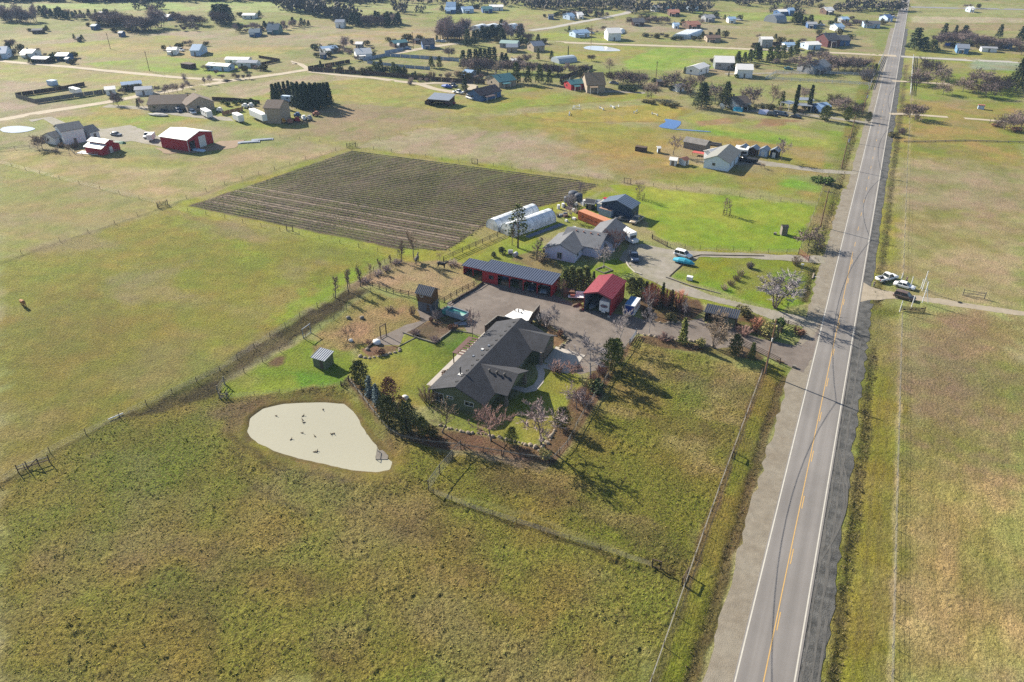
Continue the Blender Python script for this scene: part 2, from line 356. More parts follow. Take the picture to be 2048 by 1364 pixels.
# bright grass by the small shed, straw garden, paddock
paint([(452, 768), (560, 704), (612, 678), (695, 690), (712, 735), (694, 772), (560, 786), (458, 795)], (142, 156, 52), 1.6, rgb2=(124, 150, 42), noise='mid', tus=.35)
paint([(575, 742), (625, 738), (690, 755), (685, 775), (600, 778)], (106, 150, 38), 2.5)
paint([(625, 690), (660, 685), (668, 706), (630, 712)], (150, 122, 90), 1.5, amt=.85)
a, b = Q(553, 722); paint([w(a + 1.7 * math.cos(i), b + 1.7 * math.sin(i)) for i in np.linspace(0, 5.6, 7)], (128, 98, 74), 1.2)
paint([(632, 668), (700, 612), (745, 585), (840, 605), (868, 640), (820, 655), (742, 690), (690, 705), (640, 690)], (184, 154, 116), 2, rgb2=(164, 146, 92), noise='mid', tus=.6)
paint([(640, 660), (735, 582), (760, 592), (680, 660)], (146, 150, 66), 2.5, amt=.4)
paint([(742, 580), (800, 600), (840, 602), (800, 620), (730, 610)], (142, 152, 62), 3, amt=.45)
paint([(695, 575), (735, 548), (780, 528), (830, 512), (925, 528), (940, 545), (962, 575), (893, 605), (835, 592), (745, 570)], (186, 164, 126), 1.6, rgb2=(168, 148, 110), noise='sml', tus=.4)
paint([(690, 578), (745, 545), (800, 515), (850, 512), (850, 520), (790, 535), (742, 562), (705, 590)], (140, 124, 96), 1.5, amt=.8)
# lawn behind and in front of the house
paint([(715, 690), (745, 690), (812, 672), (862, 655), (905, 660), (955, 672), (968, 680), (862, 790), (885, 850), (925, 868), (1060, 892), (1085, 885), (1115, 850), (1170, 765), (1150, 740), (1100, 735), (1040, 790), (960, 830), (760, 800), (700, 760)], (122, 138, 46), 1.4, rgb2=(150, 150, 66), noise='mid', tus=.18)
paint([(880, 680), (925, 662), (965, 676), (920, 705), (880, 712)], (98, 130, 36), 3)
paint([(720, 760), (800, 730), (840, 800), (800, 830)], (158, 146, 66), 5, amt=.6)
paint([(1100, 750), (1150, 742), (1155, 770), (1110, 800)], (146, 148, 60), 3, amt=.8)
# neighbour lawns
paint([(905, 525), (1010, 470), (1075, 468), (1095, 500), (1130, 545), (1170, 560), (1120, 552), (990, 525)], (146, 162, 60), 1.6, tus=.15)
paint([(1150, 540), (1240, 515), (1265, 545), (1230, 552), (1170, 555)], (132, 154, 50), 1.4, tus=.15)
paint([(1215, 552), (1320, 560), (1400, 585), (1530, 622), (1520, 632), (1440, 615), (1300, 590), (1250, 575)], (148, 158, 60), 1.6)
paint([(1400, 512), (1530, 510), (1640, 520), (1620, 600), (1560, 625), (1500, 605), (1420, 575), (1345, 552), (1370, 528)], (142, 150, 40), 1.6, rgb2=(126, 158, 46), noise='mid', tus=.2)
paint([(1440, 560), (1530, 540), (1560, 570), (1480, 590)], (164, 140, 86), 3, amt=.5)
paint([(1395, 499), (1600, 506), (1640, 516), (1400, 512)], (168, 164, 62), 1.2)
paint([(1020, 520), (1070, 500), (1100, 505), (1140, 545), (1110, 552), (1050, 530)], (150, 126, 98), 1.5, amt=.85)
paint([(1150, 400), (1210, 395), (1250, 440), (1160, 440)], (146, 136, 108), 2)
# vineyard-like ploughed field with grass rim
paint([w(-184, 144), w(-100, 143.5), w(-86, 150), w(-70, 226), w(-172, 220)], (160, 158, 60), 2, rgb2=(150, 160, 56), tus=.2)
paint([w(-88, 166), w(-74, 186), w(-70, 224), w(-60, 224), w(-60, 190), w(-76, 168)], (152, 166, 50), 3)
paint([w(-179, 148.3), w(-107, 148.8), w(-93, 153.5), w(-92, 172), w(-86, 190), w(-76.5, 205), w(-75, 219.5), w(-169, 214.5)], (92, 80, 70), 0.9, rgb2=(108, 92, 80), noise='str', tus=.3)
# landscaped beds (bark)
BARK = (134, 106, 84)
paint([(690, 758), (715, 760), (760, 810), (830, 842), (900, 862), (980, 876), (1062, 895), (1085, 890), (1112, 850), (1140, 800), (1180, 752), (1255, 680), (1278, 672), (1200, 792), (1136, 893), (1108, 930), (1040, 922), (930, 902), (850, 895), (770, 868), (716, 792)], BARK, .8, rgb2=(112, 88, 68), noise='sml', tus=.4)
paint([(930, 905), (1040, 920), (1105, 930), (1085, 942), (990, 925)], (150, 136, 120), 1.5, amt=.8)
paint([(1275, 672), (1300, 672), (1352, 680), (1432, 696), (1500, 690), (1530, 715), (1520, 722), (1440, 712), (1360, 700), (1290, 690)], BARK, .8, rgb2=(96, 76, 58), noise='sml')
paint([(1290, 642), (1330, 646), (1385, 641), (1410, 620), (1400, 600), (1270, 590), (1280, 620)], BARK, .8, rgb2=(100, 78, 60), noise='sml')
paint([(1450, 655), (1480, 660), (1540, 676), (1555, 650), (1520, 632), (1480, 625)], (116, 92, 66), 1, rgb2=(110, 120, 52), noise='sml')
paint([(870, 780), (905, 742), (925, 720), (918, 735), (880, 790)], BARK, .6)
paint([(1066, 640), (1095, 648), (1120, 668), (1135, 680), (1118, 695), (1105, 690), (1090, 660)], BARK, .6, rgb2=(150, 120, 88), noise='sml')
paint([(720, 700), (752, 690), (798, 692), (790, 702), (738, 715)], BARK, .6)
paint([(858, 650), (875, 655), (932, 662), (928, 640), (905, 632), (885, 638), (835, 660), (870, 680), (925, 640)][:3] + [(915, 632), (880, 640)], BARK, .6)
paint([(808, 665), (835, 650), (885, 636), (930, 632), (927, 645), (870, 686)], (128, 108, 92), .6, rgb2=(108, 90, 74), noise='sml')
# road verges and ditches
def strip(a0, a1, b0, b1, rgb, f=.8, **kw): paint([w(a0, b0), w(a1, b0), w(a1, b1), w(a0, b1)], rgb, f, **kw)
strip(-8.6, -3.6, 20, 134, (128, 140, 46), 1.2, rgb2=(142, 128, 60), tus=.5)
strip(-8.9, -7.7, 20, 132, (118, 96, 72), .8, amt=.8)
strip(-5.1, -3.4, 20, 131, (92, 78, 58), .9, amt=.85, tus=.5)
strip(-9, -3.4, 165, 500, (150, 142, 74), 1.5, rgb2=(132, 148, 58), tus=.4)
strip(-5.2, -3.9, 165, 185, (70, 62, 42), .8, tus=1)
strip(-5.0, -3.7, 195, 470, (92, 84, 54), .9, amt=.8, tus=.7, rgb2=(120, 120, 60), noise='sml')
strip(10.2, 12.2, 20, 152, (84, 78, 56), .9, amt=.85, rgb2=(124, 120, 58), noise='sml', tus=.9)
strip(9.8, 11.8, 168, 480, (96, 88, 66), 1.0, amt=.8, rgb2=(132, 126, 70), noise='sml', tus=.8)
strip(12.0, 14.4, 20, 152, (146, 140, 56), 1.2, tus=.4)
for a in (12.8, 14.2): strip(a, a + .5, 20, 150, (124, 116, 62), .6, amt=.6)
for a0_, b0_, a1_, b1_ in ((17.6, 20, 15.7, 170), (15.5, 186, 13.9, 500)): paint([w(a0_, b0_), w(a1_, b1_)], (196, 184, 134), .6, line=.6, amt=.85)
for q in range(14):
    a = 18.2 + q * 1.7 + rng.uniform(-.3, .3); paint([w(a + .6, 20), w(a, rng.uniform(110, 165))], (188, 170, 118) if q % 2 else (126, 122, 66), .7, line=.5, amt=.4)
for p in [(1795, 700), (1850, 760), (1920, 660), (1930, 820), (1860, 900), (1980, 760), (1990, 930), (1880, 560), (1960, 430), (1870, 420), (1900, 300)]:
    a, b = Q(*p); r = rng.uniform(4, 9); paint([w(a + r * 1.4 * math.cos(i), b + r * math.sin(i)) for i in np.linspace(0, 5.6, 8)], (150, 132, 104), 6, amt=.4, rgb2=(128, 136, 60), noise='sml')
for P_, c_, am in [([(650, 205), (830, 218), (900, 225), (830, 255), (740, 288), (600, 262)], (172, 152, 124), .7), ([(740, 292), (900, 262), (1080, 262), (1240, 330), (1200, 352), (960, 318)], (188, 172, 148), .75), ([(0, 195), (60, 200), (130, 205), (170, 228), (40, 242), (0, 245)], (186, 170, 150), .8), ([(0, 345), (150, 372), (300, 405), (150, 450), (0, 490)], (174, 156, 112), .5), ([(300, 60), (600, 70), (820, 74), (640, 92), (420, 92)], (188, 174, 150), .6), ([(830, 60), (1000, 40), (1100, 60), (950, 76)], (180, 166, 140), .6), ([(1780, 330), (2048, 345), (2048, 420), (1775, 420)], (178, 164, 136), .6), ([(1810, 700), (1900, 650), (2000, 760), (1900, 860), (1820, 820)], (160, 140, 118), .55), ([(440, 300), (640, 288), (560, 340), (430, 372), (330, 360)], (184, 166, 128), .55), ([(1050, 290), (1280, 318), (1400, 345), (1240, 352)], (176, 150, 102), .6)]:
    paint(P_, c_, 9, amt=am, rgb2=tuple(int(v * .93) for v in c_), noise='sml')
br = random.Random(31)
for q in range(26):
    a, b = (br.uniform(-92, -20), br.uniform(34, 72)) if q < 17 else (br.uniform(-42, -11), br.uniform(76, 122)); r = br.uniform(1.5, 5)
    paint([w(a + r * 1.8 * math.cos(i), b + r * .7 * math.sin(i)) for i in np.linspace(0, 5.6, 8)], (112, 92, 62) if q % 3 else (176, 152, 98), r * .9, amt=.5, rgb2=(126, 112, 64), noise='sml')
for P_ in ([(470, 900), (700, 1020), (1000, 1130), (1280, 1240)], [(500, 975), (420, 1090), (430, 1364)], [(870, 1010), (760, 1120), (700, 1364)]): paint(P_, (96, 84, 50), 1.6, line=.8, amt=.45)
# ---------------- relief: tussocks near the camera, the pond hollow, ditches; flat under yards and roads
POND_W = [Q(px, py, -0.18) for px, py in POND]
YARD = [(893, 607), (940, 580), (965, 564), (1104, 586), (1165, 617), (1222, 627), (1258, 630), (1291, 640), (1309, 644), (1332, 647), (1360, 645), (1384, 641), (1404, 634), (1410, 645), (1452, 650), (1480, 661), (1522, 677), (1555, 685), (1600, 692), (1626, 672), (1640, 655), (1626, 715), (1606, 745), (1565, 726), (1532, 711), (1483, 690), (1433, 697), (1400, 690), (1379, 682), (1351, 679), (1300, 672), (1275, 667), (1262, 680), (1240, 706), (1200, 740), (1160, 748), (1120, 736), (1110, 700), (1135, 682), (1120, 664), (1095, 646), (1068, 640), (1040, 650), (1009, 640), (972, 672), (935, 664), (928, 652), (935, 640)]
NDRIVE = [(1236, 520), (1250, 500), (1262, 486), (1300, 490), (1345, 500), (1396, 503), (1500, 506), (1600, 511), (1645, 512), (1652, 528), (1600, 524), (1500, 516), (1400, 514), (1366, 532), (1340, 552), (1362, 567), (1397, 581), (1440, 595), (1510, 612), (1545, 620), (1600, 632), (1640, 640), (1630, 660), (1545, 640), (1500, 622), (1439, 606), (1379, 592), (1326, 573), (1282, 552), (1256, 526)]
LDRIVE = [(1395, 322), (1500, 318), (1560, 326), (1640, 338), (1712, 343), (1712, 349), (1640, 345), (1560, 334), (1500, 328), (1440, 332)]
RDRIVE = [(1722, 560), (1740, 572), (1765, 580), (1840, 592), (1900, 600), (1980, 613), (2048, 622), (2130, 635), (2130, 646), (2048, 632), (1980, 623), (1900, 611), (1840, 602), (1790, 598), (1740, 600), (1716, 606)]
SPLIT = [(786, 662), (812, 650), (845, 640), (832, 618), (862, 626), (900, 608), (895, 632), (860, 640), (808, 668), (800, 690), (742, 690), (752, 676)]
FLATS = [W(p) for p in (YARD, NDRIVE, LDRIVE, RDRIVE, SPLIT)] + [[(-4.0, 10), (10.6, 10), (10.6, 1500), (-4.0, 1500)]]
amp = np.clip(1.25 - DIST / 330, 0.25, 1)
hum = (fbm(GX / .55, GY / .55, 201, 3) - .42) * np.clip((n_sml - .3) * 2.4, .3, 1.2)
pond_d = sd_poly(GX, GY, POND_W); TUS *= np.clip(np.abs(pond_d + .8) / 3.0 - .1, .08, 1) * (DIST < 220) + (DIST >= 220)
GZ += np.clip(TUS, 0, 1.2) * amp * 0.6 * hum * (DIST < 420)
GZ += (n_mid - .5) * .25 * (TUS > .15)
def dip(a, wd, dz, b0, b1):
    GZ[:] += dz * np.exp(-((GX - a) / wd) ** 2) * ((GY > b0) & (GY < b1))
dip(-4.6, .9, -.25, 10, 131); dip(-4.6, .9, -.25, 163, 480); dip(11.2, .9, -.2, 10, 152); dip(10.9, .9, -.2, 168, 480)
for P in FLATS:
    box, t = mask(P, .5, None, 0); GZ[box] = GZ[box] * (1 - t) - .06 * t
pc = np.mean(np.array(POND_W), 0)
box, t = mask(POND_W, 3.0, None, .12); GZ[box] = GZ[box] * (1 - t) + t * -.8
# earth bank round the pond
d = np.abs(sd_poly(GX, GY, POND_W) + 4.5); GZ += .25 * np.exp(-(d / 2.2) ** 2) * (DIST < 200) * (sd_poly(GX, GY, POND_W) < 0)
# variation of colour inside fields
GC *= (1 + (n_sml - .5)[:, None] * .35 + (n_mid - .5)[:, None] * .25)
gi = np.clip((fbm(GX / 6, GY / 6, 301, 3) - .5) * 2.5, -.5, .5)[:, None] * (TUS > .1)[:, None]
GC *= 1 + gi * np.array([[-.16, .04, -.22]])
dry = np.clip((fbm(GX / 17 + 9, GY / 13, 401, 4) - .54) * 5, 0, 1)[:, None] * (.26 + .26 * (DIST > 170))[:, None] * (TUS > .17)[:, None]; GC = GC * (1 - dry) + np.array(A(170, 152, 126))[None, :] * dry
lush = np.clip((fbm(GX / 9 + 50, GY / 14, 431, 4) - .57) * 6, 0, 1)[:, None] * .4 * (TUS > .17)[:, None]; GC = GC * (1 - lush) + np.array(A(124, 142, 52))[None, :] * lush
far_k = np.clip((DIST - 180) / 400, 0, 1)[:, None]
GC *= (np.array([[.93, .90, .84]]) * (1 - far_k) + np.array([[.93, .88, .78]]) * far_k) ** (TUS < .9)[:, None]
GC = np.clip(GC, .004, 1)
ny, nx = FF.shape
idx = np.arange(NV).reshape(ny, nx)
quads = np.stack([idx[:-1, :-1], idx[:-1, 1:], idx[1:, 1:], idx[1:, :-1]], -1).reshape(-1, 4)
gm = bpy.data.meshes.new('ground')
gm.vertices.add(NV); gm.vertices.foreach_set('co', np.stack([GX, GY, GZ], 1).ravel().astype(np.float32))
gm.loops.add(quads.size); gm.loops.foreach_set('vertex_index', quads.ravel().astype(np.int32))
gm.polygons.add(len(quads)); gm.polygons.foreach_set('loop_start', np.arange(0, quads.size, 4, dtype=np.int32))
gm.polygons.foreach_set('loop_total', np.full(len(quads), 4, np.int32))
gm.update(calc_edges=True)
gm.polygons.foreach_set('use_smooth', np.ones(len(quads), bool))
ca = gm.attributes.new('field', 'FLOAT_COLOR', 'POINT')
ca.data.foreach_set('color', np.concatenate([GC, np.clip(TUS, 0, 1.2)[:, None]], 1).ravel().astype(np.float32))
gmat = bpy.data.materials.new('field ground'); gmat.use_nodes = True
nt = gmat.node_tree; N = nt.nodes; L = nt.links; b = N['Principled BSDF']; b.inputs['Roughness'].default_value = .95; b.inputs['Specular IOR Level'].default_value = .1
at = N.new('ShaderNodeAttribute'); at.attribute_name = 'field'
tc = N.new('ShaderNodeTexCoord')
def nz(scale, det=4, rough=.6):
    n = N.new('ShaderNodeTexNoise'); n.inputs['Scale'].default_value = scale; n.inputs['Detail'].default_value = det; n.inputs['Roughness'].default_value = rough
    L.new(tc.outputs['Object'], n.inputs['Vector']); return n.outputs['Fac']
def rng_(sock, a, b_, c, d_):
    m = N.new('ShaderNodeMapRange'); m.inputs[1].default_value = a; m.inputs[2].default_value = b_; m.inputs[3].default_value = c; m.inputs[4].default_value = d_
    L.new(sock, m.inputs[0]); return m.outputs[0]
def mixc(f, a, b_, mode='MIX'):
    m = N.new('ShaderNodeMix'); m.data_type = 'RGBA'; m.blend_type = mode
    (L.new(f, m.inputs[0]) if not isinstance(f, float) else setattr(m.inputs[0], 'default_value', f))
    for k, v in ((6, a), (7, b_)):
        (L.new(v, m.inputs[k]) if not isinstance(v, tuple) else setattr(m.inputs[k], 'default_value', v))
    return m.outputs[2]
def math_(op, a, b_):
    m = N.new('ShaderNodeMath'); m.operation = op
    for k, v in ((0, a), (1, b_)):
        (L.new(v, m.inputs[k]) if not isinstance(v, (int, float)) else setattr(m.inputs[k], 'default_value', v))
    return m.outputs[0]
base = at.outputs['Color']; tus = at.outputs['Alpha']
f1 = nz(1.7, 5, .7); f2 = nz(.33, 5, .65); f3 = nz(5.5, 3, .7)
base = mixc(1.0, base, rng_(f1, .3, .7, .70, 1.30), 'MULTIPLY')
base = mixc(1.0, base, rng_(f2, .3, .7, .84, 1.16), 'MULTIPLY')
base = mixc(1.0, base, rng_(f3, .3, .72, .74, 1.28), 'MULTIPLY')
soil = math_('MULTIPLY', rng_(nz(2.4, 4, .75), .51, .60, 0, .9), tus)     # bare soil between tussocks, darkened to carry the shade of the gaps
base = mixc(soil, base, (*A(62, 54, 34), 1))
straw = math_('MULTIPLY', rng_(nz(3.1, 5, .8), .52, .66, 0, .6), tus)
base = mixc(straw, base, (*A(196, 176, 100), 1))
L.new(base, b.inputs['Base Color'])
bp = N.new('ShaderNodeBump'); bp.inputs['Strength'].default_value = 1.0
L.new(math_('MULTIPLY', math_('ADD', tus, .12), .55), bp.inputs['Distance'])
L.new(math_('ADD', nz(2.3, 5, .65), math_('MULTIPLY', f3, .35)), bp.inputs['Height']); L.new(bp.outputs[0], b.inputs['Normal'])
gm.materials.append(gmat)
ground = link('ground', gm); ground['kind'] = 'structure'

# ---------------- grass tussocks standing in the nearer pastures: one mass of small blades
def ground_z(x, y):
    f = -x * _sy + y * _cy; r = x * _cy + y * _sy
    i = np.clip(np.searchsorted(yr, f), 1, ny - 1); j = np.clip(np.searchsorted(tt, r / np.maximum(f, 26)), 1, nx - 1)
    return (i * nx + j)
nT = 300000
tf = np.sqrt(rng.uniform(34 ** 2, 215 ** 2, nT)); tr_ = rng.uniform(-1.15, 1.15, nT) * tf
tx = tr_ * _cy - tf * _sy; ty = tr_ * _sy + tf * _cy
ti = ground_z(tx, ty)
ok = rng.random(nT) < np.clip(TUS[ti], 0, 1) ** 1.3 * np.clip(1.5 - tf / 190, .3, 1) * np.clip(fbm(tx / 3, ty / 3, 501, 3) * 1.6 - .2, .25, 1)
for P in FLATS + [POND_W, [(-63, 93), (-47, 93), (-47, 123), (-63, 123)]]:
    sd_ = sd_poly(tx, ty, P); ok &= sd_ < -.3
tx, ty, ti = tx[ok], ty[ok], ti[ok]; nT = len(tx)
tz = GZ[ti] - .03
hs = rng.uniform(.05, .17, nT) * np.clip(TUS[ti], .4, 1.1); ws = rng.uniform(.10, .25, nT)
tv = []; tcol = []
tint = rng.choice(3, nT, p=[.5, .3, .2])
tc0 = GC[ti] * rng.uniform(.85, 1.5, nT)[:, None]
tc0 = np.where((tint == 1)[:, None], tc0 * .5 + np.array(A(176, 158, 92)) * .5, tc0); tc0 = np.where((tint == 2)[:, None], tc0 * .55 + np.array(A(96, 120, 44)) * .45, tc0)
for k in range(4):
    a = rng.uniform(0, 6.28, nT); l = rng.uniform(.5, 1.3, nT) * ws
    bx, by = tx - np.sin(a) * ws * .5, ty + np.cos(a) * ws * .5; cx_, cy2 = tx + np.sin(a) * ws * .5, ty - np.cos(a) * ws * .5
    tv.append(np.stack([np.stack([bx, by, tz], 1), np.stack([cx_, cy2, tz], 1), np.stack([tx + np.cos(a) * l, ty + np.sin(a) * l, tz + hs * rng.uniform(.6, 1.2, nT)], 1)], 1)); tcol.append(np.repeat(tc0[:, None, :], 3, 1))
tv = np.concatenate(tv).reshape(-1, 3); tcol = np.concatenate(tcol).reshape(-1, 3)
tm = bpy.data.meshes.new('pasture_grass'); tm.vertices.add(len(tv)); tm.vertices.foreach_set('co', tv.ravel().astype(np.float32)); tm.loops.add(len(tv)); tm.loops.foreach_set('vertex_index', np.arange(len(tv), dtype=np.int32))
tm.polygons.add(len(tv) // 3); tm.polygons.foreach_set('loop_start', np.arange(0, len(tv), 3, dtype=np.int32)); tm.polygons.foreach_set('loop_total', np.full(len(tv) // 3, 3, np.int32)); tm.update(calc_edges=True)
ta = tm.attributes.new('field', 'FLOAT_COLOR', 'POINT'); ta.data.foreach_set('color', np.concatenate([tcol, np.ones((len(tv), 1))], 1).ravel().astype(np.float32))
tmat = bpy.data.materials.new('grass blades'); tmat.use_nodes = True; tb_ = tmat.node_tree.nodes['Principled BSDF']; tb_.inputs['Roughness'].default_value = .9; tb_.inputs['Specular IOR Level'].default_value = .1
at2 = tmat.node_tree.nodes.new('ShaderNodeAttribute'); at2.attribute_name = 'field'; tmat.node_tree.links.new(at2.outputs['Color'], tb_.inputs['Base Color'])
tm.materials.append(tmat); og = link('pasture_grass', tm); og['kind'] = 'stuff'; tag(og, 'rough tussock grass covering the nearer pastures', 'grass')
print('tufts', nT)
# ------------------------------------------------------------------ pavements, tracks, water sheets
def sheet(name, pts, z, m, wobs=(2.0, .22), seed=1, world=False):
    P = pts if world else W(pts)
    P = wob(P, wobs[0], wobs[1], seed) if wobs else [p[:2] for p in P]
    return structure(name, MB().add([(x, y, z) for x, y in P], [tuple(range(len(P)))]), m)
M_ASPH = mat('worn asphalt', A(156, 150, 145), .9, .1, .12, .004, 40, col2=A(138, 132, 127), c2scale=.05)
# wheel-worn lanes on the asphalt
def asphalt_lanes():
    nt = M_ASPH.node_tree; N = nt.nodes; L = nt.links; b = N['Principled BSDF']; src = b.inputs['Base Color'].links[0].from_socket
    tc = N.new('ShaderNodeTexCoord'); sp = N.new('ShaderNodeSeparateXYZ'); L.new(tc.outputs['Object'], sp.inputs[0])
    m = N.new('ShaderNodeMath'); m.operation = 'MULTIPLY'; m.inputs[1].default_value = 2 * math.pi / 1.72; L.new(sp.outputs[0], m.inputs[0])
    sn = N.new('ShaderNodeMath'); sn.operation = 'SINE'; L.new(m.outputs[0], sn.inputs[0])
    mr = N.new('ShaderNodeMapRange'); mr.inputs[1].default_value = -1; mr.inputs[2].default_value = 1; mr.inputs[3].default_value = .93; mr.inputs[4].default_value = 1.06; L.new(sn.outputs[0], mr.inputs[0])
    mp = N.new('ShaderNodeMapping'); mp.inputs['Scale'].default_value = (1.4, .02, 1); L.new(tc.outputs['Object'], mp.inputs[0])
    nz_ = N.new('ShaderNodeTexNoise'); nz_.inputs['Scale'].default_value = 1; nz_.inputs['Detail'].default_value = 5; L.new(mp.outputs[0], nz_.inputs['Vector'])
    mr2 = N.new('ShaderNodeMapRange'); mr2.inputs[1].default_value = .3; mr2.inputs[2].default_value = .7; mr2.inputs[3].default_value = .92; mr2.inputs[4].default_value = 1.08; L.new(nz_.outputs['Fac'], mr2.inputs[0])
    x1 = N.new('ShaderNodeMix'); x1.data_type = 'RGBA'; x1.blend_type = 'MULTIPLY'; x1.inputs[0].default_value = 1; L.new(src, x1.inputs[6]); L.new(mr.outputs[0], x1.inputs[7])
    x2 = N.new('ShaderNodeMix'); x2.data_type = 'RGBA'; x2.blend_type = 'MULTIPLY'; x2.inputs[0].default_value = 1; L.new(x1.outputs[2], x2.inputs[6]); L.new(mr2.outputs[0], x2.inputs[7])
    L.new(x2.outputs[2], b.inputs['Base Color'])
asphalt_lanes()
M_SHL = mat('tan shoulder gravel', A(162, 152, 135), .95, .22, .9, .05, 7, col2=A(148, 136, 118), c2scale=.3)
M_SHR = mat('dark shoulder gravel', A(112, 110, 106), .95, .35, 1.1, .09, 5, col2=A(62, 62, 60), c2scale=.5)
M_YARD = mat('yard gravel', A(146, 134, 124), .95, .22, .6, .03, 10, col2=A(120, 108, 99), c2scale=.16)
M_NGRV = mat('neighbour gravel', A(174, 165, 152), .95, .2, .6, .03, 9, col2=A(154, 148, 122), c2scale=.22)
M_DIRT = mat('pale dirt track', A(206, 190, 164), .95, .14, .2, .02, 6)
M_CONC = mat('concrete', A(214, 204, 192, .56), .9, .08, .4)
M_LINEW = mat('white road paint', A(226, 220, 206), .8, .14, 1.2)
M_LINEY = mat('yellow road paint', A(228, 186, 116), .8, .14, 1.2)
def long_strip(name, a0, a1, b0, b1, z, m, step=3.0, amp=.18, seed=2):
    left = wob([(a0, b0), (a0, b1)], step, amp, seed, False); right = wob([(a1, b1), (a1, b0)], step, amp, seed + 1, False)
    return structure(name, MB().add([(x, y, z) for x, y in left + right], [tuple(range(len(left) + len(right)))]), m)
long_strip('gravel_shoulder', -3.3, 3.0, 8, 250, -.012, M_SHL, 1.6, .38); long_strip('gravel_shoulder', -2.2, 3.0, 249.8, 620, -.014, M_SHL, amp=.3)
long_strip('gravel_shoulder', 4.0, 9.7, 8, 170, -.018, M_SHR, 1.6, .42, seed=5); long_strip('gravel_shoulder', 4.0, 9.0, 169.8, 620, -.02, M_SHR, seed=6, amp=.3)
M_RUT = mat('pale tyre rut', A(110, 107, 102), .95, .3, .6, .03, 7)
for a0, b0, b1, sd_ in ((7.25, 8, 140, 7), (8.3, 60, 152, 8), (9.1, 8, 75, 9)): long_strip('tyre_rut', a0, a0 + .3, b0, b1, -.006, M_RUT, 2.0, .13, sd_)
for k_, (a0, a1) in enumerate(((7.1, 9.3), (7.5, 9.6))):
    P_ = [(a0 + (a1 - a0) * math.sin(math.pi * t / 10) , 84 + t * 2.6 + k_ * 1.5) for t in range(11)]
    structure('tyre_rut', MB().add([(x, y, -.003 + k_ * .004) for x, y in P_] + [(x + .28, y, -.003 + k_ * .004) for x, y in P_[::-1]], [tuple(range(22))]), M_RUT)
road = structure('road', MB().box(.05, 7.02, 5, 1500, -.3, .03), M_ASPH)
def mark(name, a0, a1, b0, b1, m):
    return structure(name, MB().add([(a0, b0, .036), (a1, b0, .036), (a1, b1, .036), (a0, b1, .036)], [(0, 1, 2, 3)]), m)
mark('edge_line', .22, .40, 5, 1490, M_LINEW); mark('edge_line', 6.6, 6.78, 5, 1490, M_LINEW)
mark('centre_line', 3.30, 3.44, 5, 199, M_LINEY)
dash = MB(); k = 0
bb = 9.6
while bb < 700:
    if bb < 199: dash.add([(3.6, bb, .036), (3.74, bb, .036), (3.74, bb + 3.1, .036), (3.6, bb + 3.1, .036)], [(0, 1, 2, 3)])
    else: dash.add([(3.44, bb, .036), (3.58, bb, .036), (3.58, bb + 3.1, .036), (3.44, bb + 3.1, .036)], [(0, 1, 2, 3)])
    bb += 12.08
structure('dashed_centre_line', dash, M_LINEY)
sheet('gravel_yard', YARD, -.006, M_YARD, (1.6, .25), 3)
sheet('gravel_path', SPLIT, -.002, M_YARD, (1.2, .15), 4)
sheet('gravel_drive', NDRIVE, -.004, M_NGRV, (1.6, .3), 5)
sheet('gravel_drive', LDRIVE, -.004, M_NGRV, (2.5, .3), 6)
sheet('dirt_drive', RDRIVE, -.004, mat('drive gravel', A(186, 172, 150), .95, .18, .5, .02, 8), (2, .3), 7)
def track(name, pts, wid, m, z=.05, seed=1):
    P = [Vector((*p[:2], 0)) for p in W(pts)]; l = []; r = []
    for i, p in enumerate(P):
        d = (P[min(i + 1, len(P) - 1)] - P[max(i - 1, 0)]).normalized(); n = Vector((-d.y, d.x, 0)); l.append(p + n * wid / 2); r.append(p - n * wid / 2)
    Q_ = wob([tuple(p) for p in l], 6, .35, seed, False) + wob([tuple(p) for p in r[::-1]], 6, .35, seed + 1, False)
    return structure(name, MB().add([(x, y, z) for x, y in Q_], [tuple(range(len(Q_)))]), m)
M_FARR = mat('far lane', A(196, 190, 180), .95, .1, .1)
track('dirt_lane', [(-60, 250), (0, 240), (100, 222), (210, 205), (300, 188), (400, 172), (470, 160), (560, 148), (618, 139), (625, 141)], 5.5, M_DIRT, seed=3)
track('dirt_lane', [(-60, 118), (0, 122), (140, 134), (260, 146), (370, 156), (440, 160), (460, 163)], 4.5, M_DIRT, seed=4)
track('dirt_lane', [(618, 143), (680, 150), (740, 155), (800, 163), (838, 168), (870, 178), (905, 184), (925, 186)], 4.2, M_DIRT, .06, 5)
track('dirt_lane', [(838, 168), (870, 166), (930, 166), (948, 172), (940, 180)], 4, M_DIRT, .07, 6)
track('dirt_lane', [(620, 140), (600, 128), (580, 122), (590, 128)], 3, M_DIRT, .055, 7)
track('dirt_lane', [(772, 110), (820, 101), (870, 93), (920, 86)], 6, M_DIRT, seed=8)
track('dirt_lane', [(1060, 61), (1100, 56), (1150, 46), (1200, 37), (1250, 27), (1262, 22)], 6, M_FARR, seed=9)
track('side_road', [(1086, 83), (1180, 87), (1300, 91), (1400, 94), (1560, 101), (1700, 107), (1793, 112)], 6, M_DIRT, seed=10)
track('side_road', [(1802, 113), (1850, 116), (1930, 120), (2048, 125), (2200, 132)], 6, M_FARR, seed=11)
track('side_road', [(1822, 14), (1900, 16), (2048, 19), (2150, 21)], 8, mat('far asphalt', A(158, 156, 160), .9, .05, .1), seed=12)
track('dirt_lane', [(1780, 228), (1812, 228), (1880, 233), (1960, 239), (2048, 246), (2150, 255)], 3.2, M_DIRT, seed=13)
track('dirt_lane', [(1785, 162), (1830, 164), (1900, 168)], 3, M_DIRT, .052, 14)
track('gravel_drive', [(1735, 246), (1680, 238), (1600, 228), (1540, 222), (1480, 222)], 3.5, M_NGRV, .05, 15)
